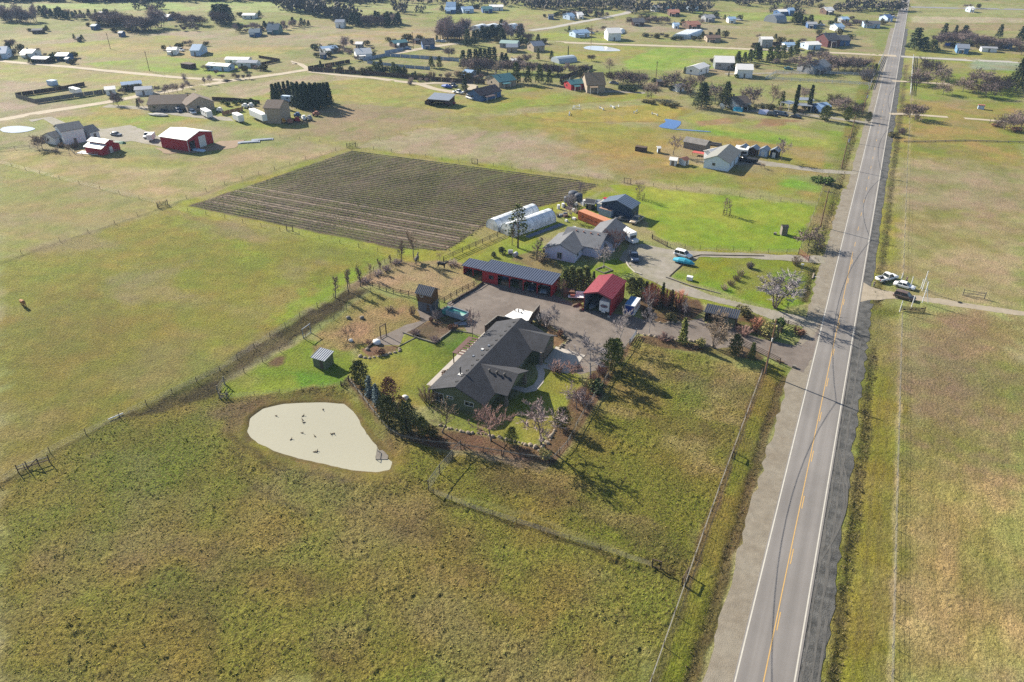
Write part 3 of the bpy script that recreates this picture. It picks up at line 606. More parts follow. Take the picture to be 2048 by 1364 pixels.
track('gravel_drive', [(1750, 146), (1650, 147), (1550, 146), (1450, 148)], 3.2, M_NGRV, .05, 16)
track('gravel_drive', [(210, 212), (290, 216), (360, 228), (430, 236), (480, 240)], 5, M_NGRV, .052, 17)
track('gravel_drive', [(60, 242), (95, 236), (120, 248), (200, 262), (300, 278)], 4.5, M_NGRV, .05, 18)
track('gravel_drive', [(1170, 184), (1230, 183), (1290, 186)], 4, M_NGRV, .05, 19)
sheet('gravel_yard', [(180, 262), (262, 250), (330, 278), (330, 295), (262, 282), (200, 290)], .054, M_NGRV, (2, .3), 8)
sheet('dirt_yard', [(310, 295), (345, 300), (420, 292), (440, 282), (490, 280), (470, 296), (400, 305), (330, 308)], .05, mat('brown dirt', A(168, 142, 112), .95, .15, .4), (2, .3), 9)
# concrete
sheet('concrete_patio', [w(-65.2, 98), w(-62.1, 98), w(-62.1, 121.5), w(-64.4, 121.5), w(-64.4, 112), w(-65.2, 112)], .03, M_CONC, None)
sheet('concrete_drive', [w(-48.3, 112.8), w(-42.2, 113.2), w(-41.6, 121.0), w(-48.3, 121.6)], .035, M_CONC, None)
sheet('concrete_walk', [(1082, 728), (1090, 745), (1087, 765), (1072, 782), (1050, 786), (1024, 778), (1028, 771), (1052, 776), (1066, 770), (1075, 757), (1076, 745), (1070, 730)], .03, M_CONC, (1, .02), 2)
sheet('gravel_pad', [w(-76, 141.6), w(-58, 141.6), w(-58, 147), w(-76, 147)], .004, M_YARD, None)
# water
def smooth(P, k=4):
    n = len(P); out = []
    for i in range(n):
        p0, p1, p2, p3 = (np.array(P[(i + j) % n][:2], float) for j in (-1, 0, 1, 2))
        for t in np.arange(k) / k: out.append(tuple(.5 * (2 * p1 + (p2 - p0) * t + (2 * p0 - 5 * p1 + 4 * p2 - p3) * t * t + (3 * p1 - p0 - 3 * p2 + p3) * t ** 3)))
    return out
def water(name, pts, z, col, rough=.06, world=False, seed=1, wv=(1.5, .12), spec=.5):
    m = mat(name + ' water %d' % seed, col, rough, .06, .12, .012, 1.6, spec=spec, col2=tuple(c * .86 for c in col), c2scale=.06)
    return sheet(name, smooth(pts if world else W(pts)), z, m, wv, seed, True)
pcx, pcy = np.mean(np.array(POND_W), 0)
pond = water('pond_water', [(x + (x - pcx) / math.hypot(x - pcx, y - pcy) * 1.0, y + (y - pcy) / math.hypot(x - pcx, y - pcy) * 1.0) for x, y in POND_W], -.18, A(206, 200, 174), .1, True, 3, (1.0, .1)); pond.name = 'pond_water'
water('pond_water', [(1318, 252), (1331, 244), (1330, 238), (1348, 240), (1361, 243), (1359, 251), (1349, 257), (1327, 256)], .06, A(104, 142, 200), .3, seed=4, spec=.1)
water('pond_water', [(0, 259), (10, 254), (35, 252), (60, 254), (70, 258), (55, 263), (30, 266), (8, 264)], .06, A(190, 200, 214, .6), .05, seed=5)
water('pond_water', [(1168, 97), (1178, 92), (1210, 93), (1235, 98), (1238, 102), (1200, 102)], .06, A(214, 218, 226, .6), .05, seed=6)
water('stream_water', [(1345, 257), (1400, 261), (1420, 263), (1420, 264), (1400, 263), (1345, 259)], .06, A(120, 150, 190), .4, seed=7, spec=.1)
# ------------------------------------------------------------------ shared materials
M_SHING = mat('charcoal shingles', A(78, 78, 83), .95, .18, 1.3, .02, 9, col2=A(65, 65, 69), c2scale=.5, stripe=None)
M_SHBRN = mat('brown shingles', A(134, 118, 106), .95, .14, 1.0, .02, 8)
M_SHGRY = mat('grey shingles', A(134, 135, 140), .95, .14, 1.2, .02, 8, col2=A(118, 119, 124), c2scale=.6)
M_SAGE = mat('sage siding', A(132, 138, 104), .85, .08, .8, stripe=(0, .4, A(112, 118, 88)))
M_DKBRN = mat('dark brown boards', A(112, 92, 76), .9, .2, 1.4)
M_TRIMW = mat('white trim', A(228, 226, 222, .75), .7, .06)
M_TRIMB = mat('taupe trim', A(150, 136, 120), .8, .08)
M_GLASS = mat('window glass', (.02, .026, .032), .06, .1, .5, spec=.7)
M_GUT = mat('dark gutter', A(88, 84, 80), .6, .1)
M_RED = mat('barn red siding', A(172, 44, 48, .75), .75, .12, .9)
M_REDR = mat('red metal roof', A(180, 74, 86), .5, .1, .8, spec=.45)
M_BLKM = mat('slate blue metal roof', A(96, 104, 126), .42, .1, .9, spec=.5)
M_GALV = mat('galvanised metal', A(176, 182, 192), .4, .12, 1.4, metal=.35)
M_WHTR = mat('white metal roof', A(240, 236, 230, .8), .5, .06, .5)
M_WHITE = mat('white paint', A(238, 238, 238, .8), .55, .06, .6)
M_LILAC = mat('pale lilac siding', A(206, 210, 236, .8), .8, .06, .6)
M_PALEB = mat('pale blue wall', A(186, 206, 230, .8), .8, .08, .5)
M_TAN = mat('tan wall', A(178, 162, 142, .7), .85, .1, .5)
M_GREYW = mat('grey wall', A(156, 158, 164, .7), .85, .1, .5)
M_BRNW = mat('brown wall', A(118, 92, 78), .85, .12, .5)
M_BLUEW = mat('blue wall', A(80, 112, 160, .7), .8, .08, .5)
M_TEALR = mat('teal metal roof', A(86, 140, 146), .5, .1, .6)
M_BLUER = mat('pale blue metal roof', A(156, 184, 214, .7), .45, .08, .6)
M_TERR = mat('terracotta roof', A(190, 128, 106), .85, .12, .8)
M_DKR = mat('dark grey roof', A(92, 94, 102), .85, .12, .8)
M_WOOD = mat('weathered wood', A(142, 120, 98), .9, .25, 2.0)
M_WOODD = mat('dark stained wood', A(104, 84, 70), .9, .22, 2.0)
M_WOODG = mat('grey old wood', A(150, 142, 132), .9, .25, 2.0)
M_POST = mat('post wood', A(110, 92, 74), .9, .25, 3.0)
M_WIRE = mat('fence wire', A(150, 148, 142), .6, .1, 3)
M_STONE = mat('pale boulder', A(178, 162, 142), .9, .25, 1.5, .04, 5)
M_RUBB = mat('tyre rubber', (.012, .012, .013), .85, .1)
M_CHRM = mat('bright metal', A(200, 200, 204), .3, .05, metal=.7)
M_BLACK = mat('black plastic', (.015, .015, .016), .6, .1)
M_BARK = mat('grey bark', A(136, 122, 112), .95, .25, 3)
M_BARKD = mat('brown bark', A(104, 84, 68), .95, .25, 3)
M_BARKW = mat('pale bark', A(206, 196, 190), .9, .15, 3)
M_TWIG = mat('mauve grey twigs', A(190, 168, 164), .95, .2, 2)
M_TWIGT = mat('tan twigs', A(186, 164, 138), .95, .2, 2)
M_TWIGS = mat('silver twigs', A(180, 170, 170), .95, .2, 2)
M_TWIGR = mat('red brown twigs', A(182, 144, 132), .95, .2, 2)
M_TWIGO = mat('orange red twigs', A(194, 132, 108), .95, .2, 2)
M_TWIGD = mat('dull purple twigs', A(150, 130, 122), .95, .2, 1)
M_CON = mat('dark conifer needles', A(84, 98, 58), .9, .35, 2.2)
M_CONG = mat('mid green needles', A(118, 126, 58), .9, .35, 2.2)
M_CONY = mat('yellow green needles', A(134, 138, 60), .9, .3, 2.2)
M_CONB = mat('blue spruce needles', A(126, 146, 150), .9, .3, 2.2)
M_OLIVE = mat('olive leaves', A(118, 110, 60), .9, .35, 2.5)
M_RUST = mat('dry rust leaves', A(142, 102, 76), .9, .35, 2.5)
M_GRASSY = mat('straw grass blades', A(186, 178, 110), .9, .25, 2.5)
M_GREENB = mat('leafy green', A(98, 122, 52), .9, .35, 2)
UNIT = MB().box(-.5, .5, -.5, .5, -.5, .5)
_unit = {}
def unit(m):
    if m.name not in _unit: _unit[m.name] = UNIT.mesh('beam', m)
    return _unit[m.name]
def beam(name, p0, p1, wd, ht, m, parent=None):
    """a straight board between two points: one object sharing a unit box"""
    p0 = Vector(p0); p1 = Vector(p1); d = p1 - p0
    o = bpy.data.objects.new(name, unit(m)); COL.objects.link(o)
    if parent is not None: o.parent = parent
    o.location = (p0 + p1) / 2; o.rotation_mode = 'QUATERNION'
    x = d.normalized(); up = Vector((0, 0, 1)) if abs(x.z) < .95 else Vector((0, 1, 0))
    y = up.cross(x).normalized(); z = x.cross(y)
    o.rotation_quaternion = Matrix((x, y, z)).transposed().to_quaternion()
    o.scale = (d.length, wd, ht)
    return o
_posts = {}
def post_mesh(h, r, m, n=6):
    k = (round(h, 2), r, m.name)
    if k not in _posts: _posts[k] = MB().tube((0, 0, -.3), (0, 0, h), r, r * .9, n, cap=True).mesh('post', m)
    return _posts[k]

def fence(label, path, h=1.3, sp=3.0, r=.07, rails=(), wire=0, m=M_POST, mw=M_WIRE, group=None, cat='fence', name='fence', rail_w=.04, rail_h=.12, ends=(), panel=None):
    P = [Vector((*p[:2], 0)) for p in path]
    o = thing(name, label, cat, P[0], 0, group); org = P[0]
    tops = []
    for i in range(len(P) - 1):
        d = P[i + 1] - P[i]; k = max(1, round(d.length / sp))
        for j in range(k): tops.append(P[i] + d * (j / k) - org)
    tops.append(P[-1] - org)
    pm = post_mesh(h, r, m)
    for t in tops: link('post', pm, o, t)
    for i in range(len(tops) - 1):
        for z in rails: beam('rail', tops[i] + Vector((0, 0, z)), tops[i + 1] + Vector((0, 0, z)), rail_w, rail_h, m if not wire else mw, o)
    if wire:
        wb = MB()
        for k in range(wire):
            z = .15 + (h - .25) * k / max(1, wire - 1)
            for i in range(len(tops) - 1): wb.tube(tops[i] + Vector((0, 0, z)), tops[i + 1] + Vector((0, 0, z)), .011, .011, 3)
        if wire > 4:
            for i in range(len(tops) - 1):
                d = tops[i + 1] - tops[i]; k = max(1, int(d.length / .8))
                for j in range(k): p = tops[i] + d * (j / k); wb.tube(p + Vector((0, 0, .1)), p + Vector((0, 0, h - .1)), .007, .007, 3)
        part('wire', wb, mw, o)
    if panel:                                              # boards: each its own board
        bm_, bw, bh = panel
        for i in range(len(tops) - 1):
            d = tops[i + 1] - tops[i]; k = max(1, int(d.length / bw)); un = d.normalized()
            for j in range(k):
                c = tops[i] + d * ((j + .5) / k)
                o2 = link('board', unit(bm_), o, c + Vector((0, 0, bh / 2 + .05)), math.atan2(d.y, d.x)); o2.scale = (d.length / k * .94, .03, bh)
    return o

# ------------------------------------------------------------------ buildings
_winm = {}
def win_mesh(w_, h_, frame):
    k = (round(w_, 2), round(h_, 2), frame.name)
    if k not in _winm:
        f = MB(); t = .09
        for a in ((-w_/2, -w_/2 + t, -h_/2, h_/2), (w_/2 - t, w_/2, -h_/2, h_/2), (-w_/2 + t, w_/2 - t, -h_/2, -h_/2 + t), (-w_/2 + t, w_/2 - t, h_/2 - t, h_/2)):
            f.box(a[0], a[1], -.03, .05, a[2], a[3])
        g = MB().box(-w_/2 + t, w_/2 - t, -.02, .012, -h_/2 + t, h_/2 - t)
        if w_ > 1.2: f.box(-.03, .03, .013, .045, -h_/2 + t, h_/2 - t)
        _winm[k] = (f.mesh('window', frame), g.mesh('pane', M_GLASS))
    return _winm[k]
def window(parent, x, y, z, face, w_=1.2, h_=1.1, frame=M_TRIMW):
    """face: angle (radians) of the outward normal measured so that 0 looks along +y local"""
    f, g = win_mesh(w_, h_, frame)
    o = link('window', f, parent, (x, y, z), face); link('pane', g, o); return o
_fwin = {}
def far_window(parent, x, y, z, face, w_=1.1, h_=.9):
    k = (w_, h_)
    if k not in _fwin: _fwin[k] = MB().box(-w_/2, w_/2, -.03, .04, -h_/2, h_/2).mesh('window', M_GLASS)
    return link('window', _fwin[k], parent, (x, y, z), face)
def ridge_frame(P1, P2):
    d = P2 - P1; L = d.length; rz = math.atan2(d.y, d.x); c = (P1 + P2) / 2
    return L, rz, (c.x, c.y, 0)
def gable(label, cat, P1, P2, zr, hw, ze, wall=M_WHITE, roof=M_SHGRY, group=None, name='house', ov=.5, wins=2, seams=0, opening=None, trim=None, thick=.16, gov=.4, mono=False, door=True, far=True, chim=0, hw2=None):
    """gabled building given by its ridge ends (the world), ridge height, half width and eave height; parts wall, roof, window, door"""
    L, rz, loc = ridge_frame(P1, P2)
    o = thing(name, label, cat, loc, rz, group)
    hl = L / 2; l2 = hl - gov
    sl = (zr - ze) / hw; wy = hw - ov
    wz = ze + sl * ov - thick
    hwb = hw2 or hw; wyb = hwb - ov; slb = (zr - ze) / hwb
    zeb = zr - slb * hwb
    wzb = zeb + slb * ov - thick
    prof = lambda x: [(x, -wy, 0), (x, wyb, 0), (x, wyb, wzb), (x, 0, zr - thick), (x, -wy, wz)]
    wb = MB()
    if opening is None:
        wb.extr(prof(-l2), (2 * l2, 0, 0))
    else:                                                  # open on one long side (-y): posts stay, back and ends closed
        wb.extr([(-l2, wyb, 0), (l2, wyb, 0), (l2, wyb, wzb), (-l2, wyb, wzb)][::-1], (0, -.12, 0))
        for x in (-l2, l2 - .12): wb.extr(prof(x), (.12, 0, 0))
        for q in range(opening + 1):
            x = -l2 + (2 * l2 - .2) * q / opening; wb.box(x, x + .2, -wy, -wy + .2, 0, wz)
    part('wall', wb, wall, o)
    rb = MB()
    rb.extr([(-hl, -hw, ze), (-hl, 0, zr), (-hl, hwb, zeb), (-hl, hwb, zeb - thick), (-hl, 0, zr - thick), (-hl, -hw, ze - thick)], (2 * hl, 0, 0))
    part('roof', rb, roof, o)
    if seams:
        sb = MB(); k = int(2 * hl / seams)
        for q in range(k + 1):
            x = -hl + .02 + q * (2 * hl - .1) / k
            for s, W_, e in ((-1, hw, ze), (1, hwb, zeb)): sb.extr([(x, 0, zr + .002), (x, s * W_, e + .002), (x, s * W_, e + .07), (x, 0, zr + .07)], (.06, 0, 0))
        part('roof_seams', sb, roof, o, kind='stuff')
    if trim:
        tb = MB()
        for x in (-hl - .03, hl): 
            for s, W_, e in ((-1, hw, ze), (1, hwb, zeb)): tb.extr([(x, 0, zr + .02), (x, s * W_, e + .02), (x, s * W_, e - .22), (x, 0, zr - .22)], (.03, 0, 0))
        for s, W_, e in ((-1, hw, ze), (1, hwb, zeb)): tb.box(-hl, hl, s * W_ - (.0 if s > 0 else .08), s * W_ + (.08 if s > 0 else 0), e - .2, e - .01)
        part('fascia', tb, trim, o)
    wn = far_window if far else window
    if wins:
        n = max(1, int(2 * l2 / 4.5)) if wins > 1 else 1
        zz = min(wz, ze) * .55 + .1
        for q in range(n):
            x = -l2 + 2 * l2 * (q + .5) / n
            if opening is None and not (door and q == n // 2): wn(o, x, -wy, zz, math.pi)
            wn(o, x, wyb, zz, 0)
        wn(o, l2, (wyb - wy) / 2 - .2 * wy, zz, -math.pi / 2); wn(o, -l2, (wyb - wy) / 2 + .2 * wy, zz, math.pi / 2)
    if door and opening is None:
        n = max(1, int(2 * l2 / 4.5)) if wins > 1 else 1
        x = -l2 + 2 * l2 * (n // 2 + .5) / n if wins else 0
        part('door', MB().box(x - .5, x + .5, -wy - .05, -wy + .02, 0, min(2.05, wz - .1)), M_TRIMB, o)
    for q in range(chim):
        x = -hl * .5 + q * hl * .6; part('chimney', MB().box(x - .3, x + .3, .5, 1.1, zr - 1, zr + .7), M_WOODG, o)
    return o
def shed_roof(label, cat, x0, x1, y0, y1, z0, z1, wall, roof, group=None, name='shed', ov=.4, rz=0, seams=0, openf=0, wins=0, thick=.12, loc=None, mpost=None):
    """mono-pitch building in its own frame: low edge at y0 (z0), high edge at y1 (z1); openf = bays left open on the low side"""
    cx, cy = (x0 + x1) / 2, (y0 + y1) / 2; hx, hy = (x1 - x0) / 2, (y1 - y0) / 2
    o = thing(name, label, cat, loc or (cx, cy, 0), rz, group)
    wb = MB(); sl = (z1 - z0) / (2 * hy)
    za = lambda y: z0 + (y + hy) * sl - thick
    ax, ay = hx - ov, hy - ov
    if not openf: wb.extr([(-ax, -ay, 0), (-ax, ay, 0), (-ax, ay, za(ay)), (-ax, -ay, za(-ay))], (2 * ax, 0, 0))
    else:
        for x in (-ax, ax - .12): wb.extr([(x, -ay, 0), (x, ay, 0), (x, ay, za(ay)), (x, -ay, za(-ay))], (.12, 0, 0))
        wb.box(-ax + .12, ax - .12, ay - .12, ay, 0, za(ay) - .02)
        for q in range(1, openf): x = -ax + 2 * ax * q / openf; wb.box(x - .1, x + .1, -ay, -ay + .2, 0, za(-ay))
        wb.box(-ax + .12, ax - .12, -ay + .02, -ay + .14, za(-ay) - .45, za(-ay) - .01)
    part('wall', wb, wall, o)
    part('roof', MB().extr([(-hx, -hy, z0 - thick), (-hx, -hy, z0), (-hx, hy, z1), (-hx, hy, z1 - thick)], (2 * hx, 0, 0)), roof, o)
    if seams:
        sb = MB(); k = int(2 * hx / seams)
        for q in range(k + 1): x = -hx + q * (2 * hx - .06) / k; sb.extr([(x, -hy, z0 + .002), (x, hy, z1 + .002), (x, hy, z1 + .07), (x, -hy, z0 + .07)], (.06, 0, 0))
        part('roof_seams', sb, roof, o, kind='stuff')
    for q in range(wins): x = -ax + 2 * ax * (q + .5) / wins; window(o, x, -ay, 1.5, math.pi, 1.0, .9)
    return o
def box_trailer(label, cat, c, rz, L=6, W_=2.4, H=2.6, zb=.5, body=M_WHITE, group=None, name='cargo_trailer', wheels=1, stripe=None, wins=0, door=True, r=.12, roofm=None):
    """enclosed trailer / RV box: rounded-edge shell, wheels, hitch, windows"""
    o = thing(name, label, cat, (c[0], c[1], 0), rz, group)
    hw, hl = W_ / 2, L / 2
    ring = lambda x, k: [(x, -hw * k, zb + r), (x, -hw * k + r, zb), (x, hw * k - r, zb), (x, hw * k, zb + r), (x, hw * k, zb + H - r), (x, hw * k - r, zb + H), (x, -hw * k + r, zb + H), (x, -hw * k, zb + H - r)]
    part('body', MB().loft([ring(-hl, .96), ring(-hl + r, 1), ring(hl - r, 1), ring(hl, .96)]), body, o)
    if roofm: part('roof', MB().box(-hl + .1, hl - .1, -hw + .1, hw - .1, zb + H + .003, zb + H + .04), roofm, o)
    if stripe: part('stripe', MB().box(-hl + .15, hl - .15, -hw - .012, hw + .012, zb + H * .36, zb + H * .46), stripe, o)
    for q in range(wins):
        x = -hl + L * (q + .6) / (wins + .2); part('window', MB().box(x - .45, x + .45, -hw - .014, hw + .014, zb + H * .55, zb + H * .8), M_GLASS, o)
    if door: part('door', MB().box(hl * .35, hl * .35 + .7, -hw - .02, -hw + .02, zb + .15, zb + H * .86), M_TRIMW, o)
    wm = MB().tube((0, -.12, 0), (0, .12, 0), .36, .36, 10, cap=True).mesh('wheel', M_RUBB)
    for q in range(wheels):
        for s in (-1, 1): link('wheel', wm, o, (-.3 - .85 * q + .4 * wheels, s * (hw - .14), .36))
    part('hitch', MB().box(hl, hl + 1.1, -.08, .08, zb - .05, zb + .06).tube((hl + 1, 0, 0), (hl + 1, 0, zb), .05, .05, 6), M_BLACK, o)
    return o

# ------------------------------------------------------------------ vehicles
_wheel = {}
def car(label, c, rz, kind='sedan', paint=M_WHITE, group=None, name=None, z=0):
    cat = {'sedan': 'car', 'suv': 'car', 'pickup': 'pickup truck', 'van': 'van'}[kind]
    o = thing(name or {'sedan': 'parked_car', 'suv': 'parked_car', 'pickup': 'pickup_truck', 'van': 'parked_van'}[kind], label, cat, (c[0], c[1], z), rz, group)
    L, Wd, hb, ht = {'sedan': (4.8, 1.84, .86, 1.44), 'suv': (4.7, 1.9, 1.0, 1.74), 'pickup': (5.7, 2.0, 1.05, 1.88), 'van': (5.2, 2.0, 1.1, 1.95)}[kind]
    hl, w_ = L / 2, Wd / 2
    def ring(x, k, zl, zm): a = w_ * k; return [(x, -a * .94, zl), (x, -a, zl + .18), (x, -a, zm * .72), (x, -a * .95, zm - .04), (x, -a * .6, zm), (x, a * .6, zm), (x, a * .95, zm - .04), (x, a, zm * .72), (x, a, zl + .18), (x, a * .94, zl)]
    if kind == 'sedan': secs = [(-hl, .86, .42, .74), (-hl + .12, .95, .3, .86), (-hl + .9, 1, .24, .9), (.9, 1, .24, .88), (hl - .7, .98, .24, .8), (hl - .15, .9, .3, .66), (hl, .76, .42, .56)]
    elif kind == 'pickup': secs = [(-hl, .95, .5, .98), (-hl + .08, 1, .45, 1.04)] + [(-.6, 1, .38, 1.04), (1.2, 1, .38, 1.06), (hl - .4, .98, .38, 1.02), (hl - .08, .93, .45, .94), (hl, .86, .5, .8)]
    else: secs = [(-hl, .92, .42, hb - .1), (-hl + .1, .98, .34, hb), (-hl + .5, 1, .3, hb), (1.0, 1, .3, hb), (hl - .5, .98, .3, hb - .08), (hl - .1, .92, .36, hb - .22), (hl, .84, .46, hb - .34)]
    if kind == 'pickup':
        bed0, bed1 = -hl + .1, -.55
        front = [s for s in secs if s[0] > -.7]
        b = MB().loft([ring(-.6, 1, .38, 1.04)] + [ring(*s) for s in front[1:]])
        b.box(-hl, -.6, -w_, -w_ + .14, .42, 1.04); b.box(-hl, -.6, w_ - .14, w_, .42, 1.04); b.box(-hl, -hl + .1, -w_ + .14, w_ - .14, .42, 1.04); b.box(-hl + .1, -.6, -w_ + .14, w_ - .14, .42, .56)
        part('body', b, paint, o, True)
        part('bed_liner', MB().box(-hl + .12, -.62, -w_ + .16, w_ - .16, .565, .60), M_BLACK, o)
        cab = (-.62, 1.25)
    else: part('body', MB().loft([ring(*s) for s in secs]), paint, o, True); cab = {'sedan': (-hl + .75, 1.05), 'suv': (-hl + .12, 1.15), 'van': (-hl + .1, 1.55)}[kind]
    zb = hb if kind != 'pickup' else 1.05
    rk = {'sedan': (.62, .75), 'suv': (.25, .7), 'pickup': (.18, .72), 'van': (.1, .8)}[kind]
    c0, c1 = cab; r0, r1 = c0 + rk[0], c1 - rk[1]
    q = lambda x, k, z_: [(x, -w_ * k, z_), (x, w_ * k, z_)]
    g = MB(); k0, k1 = .93, .78
    zr = ht - .05
    vs = [(c0, -w_ * k0, zb - .03), (c1, -w_ * k0, zb - .03), (c1, w_ * k0, zb - .03), (c0, w_ * k0, zb - .03), (r0, -w_ * k1, zr), (r1, -w_ * k1, zr), (r1, w_ * k1, zr), (r0, w_ * k1, zr)]
    g.add(vs, [(0, 1, 5, 4), (1, 2, 6, 5), (2, 3, 7, 6), (3, 0, 4, 7), (4, 5, 6, 7)])
    part('window_glass', g, M_GLASS, o)
    rb = MB(); e = .04
    ring2 = lambda x, k, z_: [(x, -w_ * k, z_ - .05), (x, -w_ * k * .8, z_), (x, w_ * k * .8, z_), (x, w_ * k, z_ - .05), (x, w_ * k * .8, z_ - .06), (x, -w_ * k * .8, z_ - .06)]
    rb.loft([ring2(r0 - .05, k1 + .02, zr + .03), ring2((r0 + r1) / 2, k1 + .05, zr + .09), ring2(r1 + .05, k1 + .02, zr + .03)])
    for s in (-1, 1):                                     # pillars
        for (xa, xb) in ((c0, r0), (c1, r1), ((c0 + c1) / 2 - .1, (r0 + r1) / 2 - .1)): rb.tube((xa, s * w_ * (k0 + .005), zb), (xb, s * w_ * (k1 + .01), zr), .045, .04, 5)
    part('roof', rb, paint, o, False)
    R = .36 if kind in ('suv', 'pickup') else .32
    if R not in _wheel:
        _wheel[R] = (MB().tube((0, -.11, 0), (0, .11, 0), R, R, 14, cap=True).mesh('wheel', M_RUBB), MB().tube((0, -.115, 0), (0, .115, 0), R * .6, R * .6, 10, cap=True).mesh('rim', M_CHRM))
    for x in (-hl * .6, hl * .6):
        for s in (-1, 1):
            wo = link('wheel', _wheel[R][0], o, (x, s * (w_ - .1), R)); link('rim', _wheel[R][1], wo)
    hm = MB().box(-.04, .04, -.16, .16, -.07, .07)
    for s in (-1, 1):
        link('headlight', hm.mesh('headlight', M_TRIMW), o, (hl - .06, s * w_ * .66, zb * .68)); link('taillight', hm.mesh('taillight', M_TAIL), o, (-hl + .0, s * w_ * .74, zb * .78))
    return o
M_TAIL = mat('tail light red', (.25, .01, .01), .3, .02)

# ------------------------------------------------------------------ trees: prototypes (a trunk mesh and a crown mesh), then copies
def leafcloud(mb, c, rad, n, size, rr, shell=.55, mi=0, up=0.0):
    for _ in range(n):
        d = Vector((rr.gauss(0, 1), rr.gauss(0, 1), rr.gauss(0, 1))); d.normalize()
        k = shell + (1 - shell) * rr.random() ** .6
        p = Vector((c[0] + d.x * rad[0] * k, c[1] + d.y * rad[1] * k, c[2] + d.z * rad[2] * k))
        a = Vector((rr.gauss(0, 1), rr.gauss(0, 1), rr.gauss(0, 1) + up)); a.normalize(); b = a.orthogonal().normalized()
        if rr.random() < .5: b = a.cross(b)
        s = size * rr.uniform(.6, 1.4)
        mb.add([p - b * s * .45, p + b * s * .45, p + a * s], [(0, 1, 2)], mi)
def bare_proto(seed, h=8.0, style='vase', twigm=M_TWIG, barkm=M_BARK, low=False, joined=False, clumps=0):
    rr = random.Random(seed); T = MB(); C = T if joined else MB(); cm = 1 if joined else 0
    up, spread, nl, bole, wide = {'vase': (.75, .42, 8, .22, 1.0), 'round': (.35, .62, 9, .28, 1.0), 'oak': (.22, .8, 9, .26, 1.25), 'poplar': (1.6, .22, 10, .12, .45), 'multi': (.7, .5, 9, .05, 1.0), 'weep': (.3, .7, 9, .2, 1.1)}[style]
    n2, n3, n4 = (3, 4, 3) if low else (4, 5, 8)
    def wander(d, a): v = d + Vector((rr.gauss(0, a), rr.gauss(0, a), rr.gauss(0, a))); return v.normalized()
    def limb(mb, p, d, L, r0, r1, k, n, mi=0):
        pts = [p]
        for i in range(k):
            d = wander(d + Vector((0, 0, .06)), .16); q = p + d * (L / k); a = r0 + (r1 - r0) * i / k; b = r0 + (r1 - r0) * (i + 1) / k
            mb.tube(p, q, a, b, n, mi); p = q; pts.append(p)
        return pts, d
    stems = []
    if style == 'multi':
        for i in range(5): a = i * 1.26 + rr.random(); stems.append((Vector((.12 * math.cos(a), .12 * math.sin(a), 0)), Vector((.35 * math.cos(a), .35 * math.sin(a), 1)).normalized(), h * .5, .045 * h * .28))
    else: stems.append((Vector((0, 0, 0)), Vector((rr.gauss(0, .04), rr.gauss(0, .04), 1)).normalized(), h * (.8 if style in ('vase', 'poplar') else .5), .021 * h))
    for (p, d, L, r) in stems:
        T.tube(p - Vector((0, 0, .2)), p + d * .25, r * 1.4, r, 7)
        tp, td_ = limb(T, p + d * .25, d, L, r, r * .3, 5, 5 if low else 7)
        nlim = nl if style != 'multi' else 3
        for i in range(nlim):
            f = bole / .8 + (1 - bole / .8) * (i + rr.random()) / nlim; f = min(.99, f)
            seg = min(len(tp) - 2, int(f * (len(tp) - 1))); q = tp[seg].lerp(tp[seg + 1], f * (len(tp) - 1) - seg)
            a = i * 2.4 + rr.uniform(-.4, .4)
            d1 = Vector((math.cos(a) * spread * wide, math.sin(a) * spread * wide, up * .6)).normalized()
            L1 = h * (.34 * (1.15 - .55 * f)) * (wide if style != 'poplar' else .6) * rr.uniform(.85, 1.2)
            p1, e1 = limb(T, q, d1, L1, r * .5 * (1.1 - .6 * f), r * .14, 3, 4 if low else 5)
            for j in range(n2 + 1):
                b0 = p1[1 + j % 3] if j < n2 else p1[3]
                d2 = wander(e1 + Vector((0, 0, .25 * up)), .55); L2 = L1 * rr.uniform(.4, .65)
                p2, e2 = limb(T if not joined else T, b0, d2, L2, r * .15, r * .07, 2, 3)
                for k in range(n3):
                    b1 = p2[1 + k % 2]; d3 = wander(e2 + Vector((0, 0, -.5 if style == 'weep' else .2)), .6); L3 = L2 * rr.uniform(.5, .9)
                    s = d3.orthogonal().normalized() * (h * (.011 if low else .0058)); e = b1 + d3 * L3
                    C.add([b1 - s, b1 + s, e], [(0, 1, 2)], cm)
                    for m_ in range(n4):
                        b2 = b1.lerp(e, rr.uniform(.2, .9)); d4 = wander(d3, .6); e4 = b2 + d4 * L3 * rr.uniform(.4, .8); s = d4.orthogonal().normalized() * (h * (.0085 if low else .0048))
                        C.add([b2 - s, b2 + s, e4], [(0, 1, 2)], cm)
            if low:
                for e0 in (p1[2], p1[3]):
                    for _ in range(34):
                        b1 = e0 + Vector((rr.gauss(0, .085 * h), rr.gauss(0, .085 * h), rr.gauss(.02 * h, .07 * h))); d4 = Vector((rr.gauss(0, 1), rr.gauss(0, 1), rr.gauss(.5, .8))).normalized(); s = d4.orthogonal().normalized() * .011 * h
                        C.add([b1 - s, b1 + s, b1 + d4 * h * .13], [(0, 1, 2)], cm)
            if clumps and rr.random() < .55:               # mistletoe balls
                leafcloud(C, p1[3], (.05 * h,) * 3, 16, .05 * h, rr, .3, 1 if not joined else 2)
    cms = [twigm] + ([M_OLIVE] if clumps else [])
    if joined: return (T.mesh('bare_tree', [barkm] + cms), None)
    return (T.mesh('trunk', barkm), C.mesh('crown', cms))
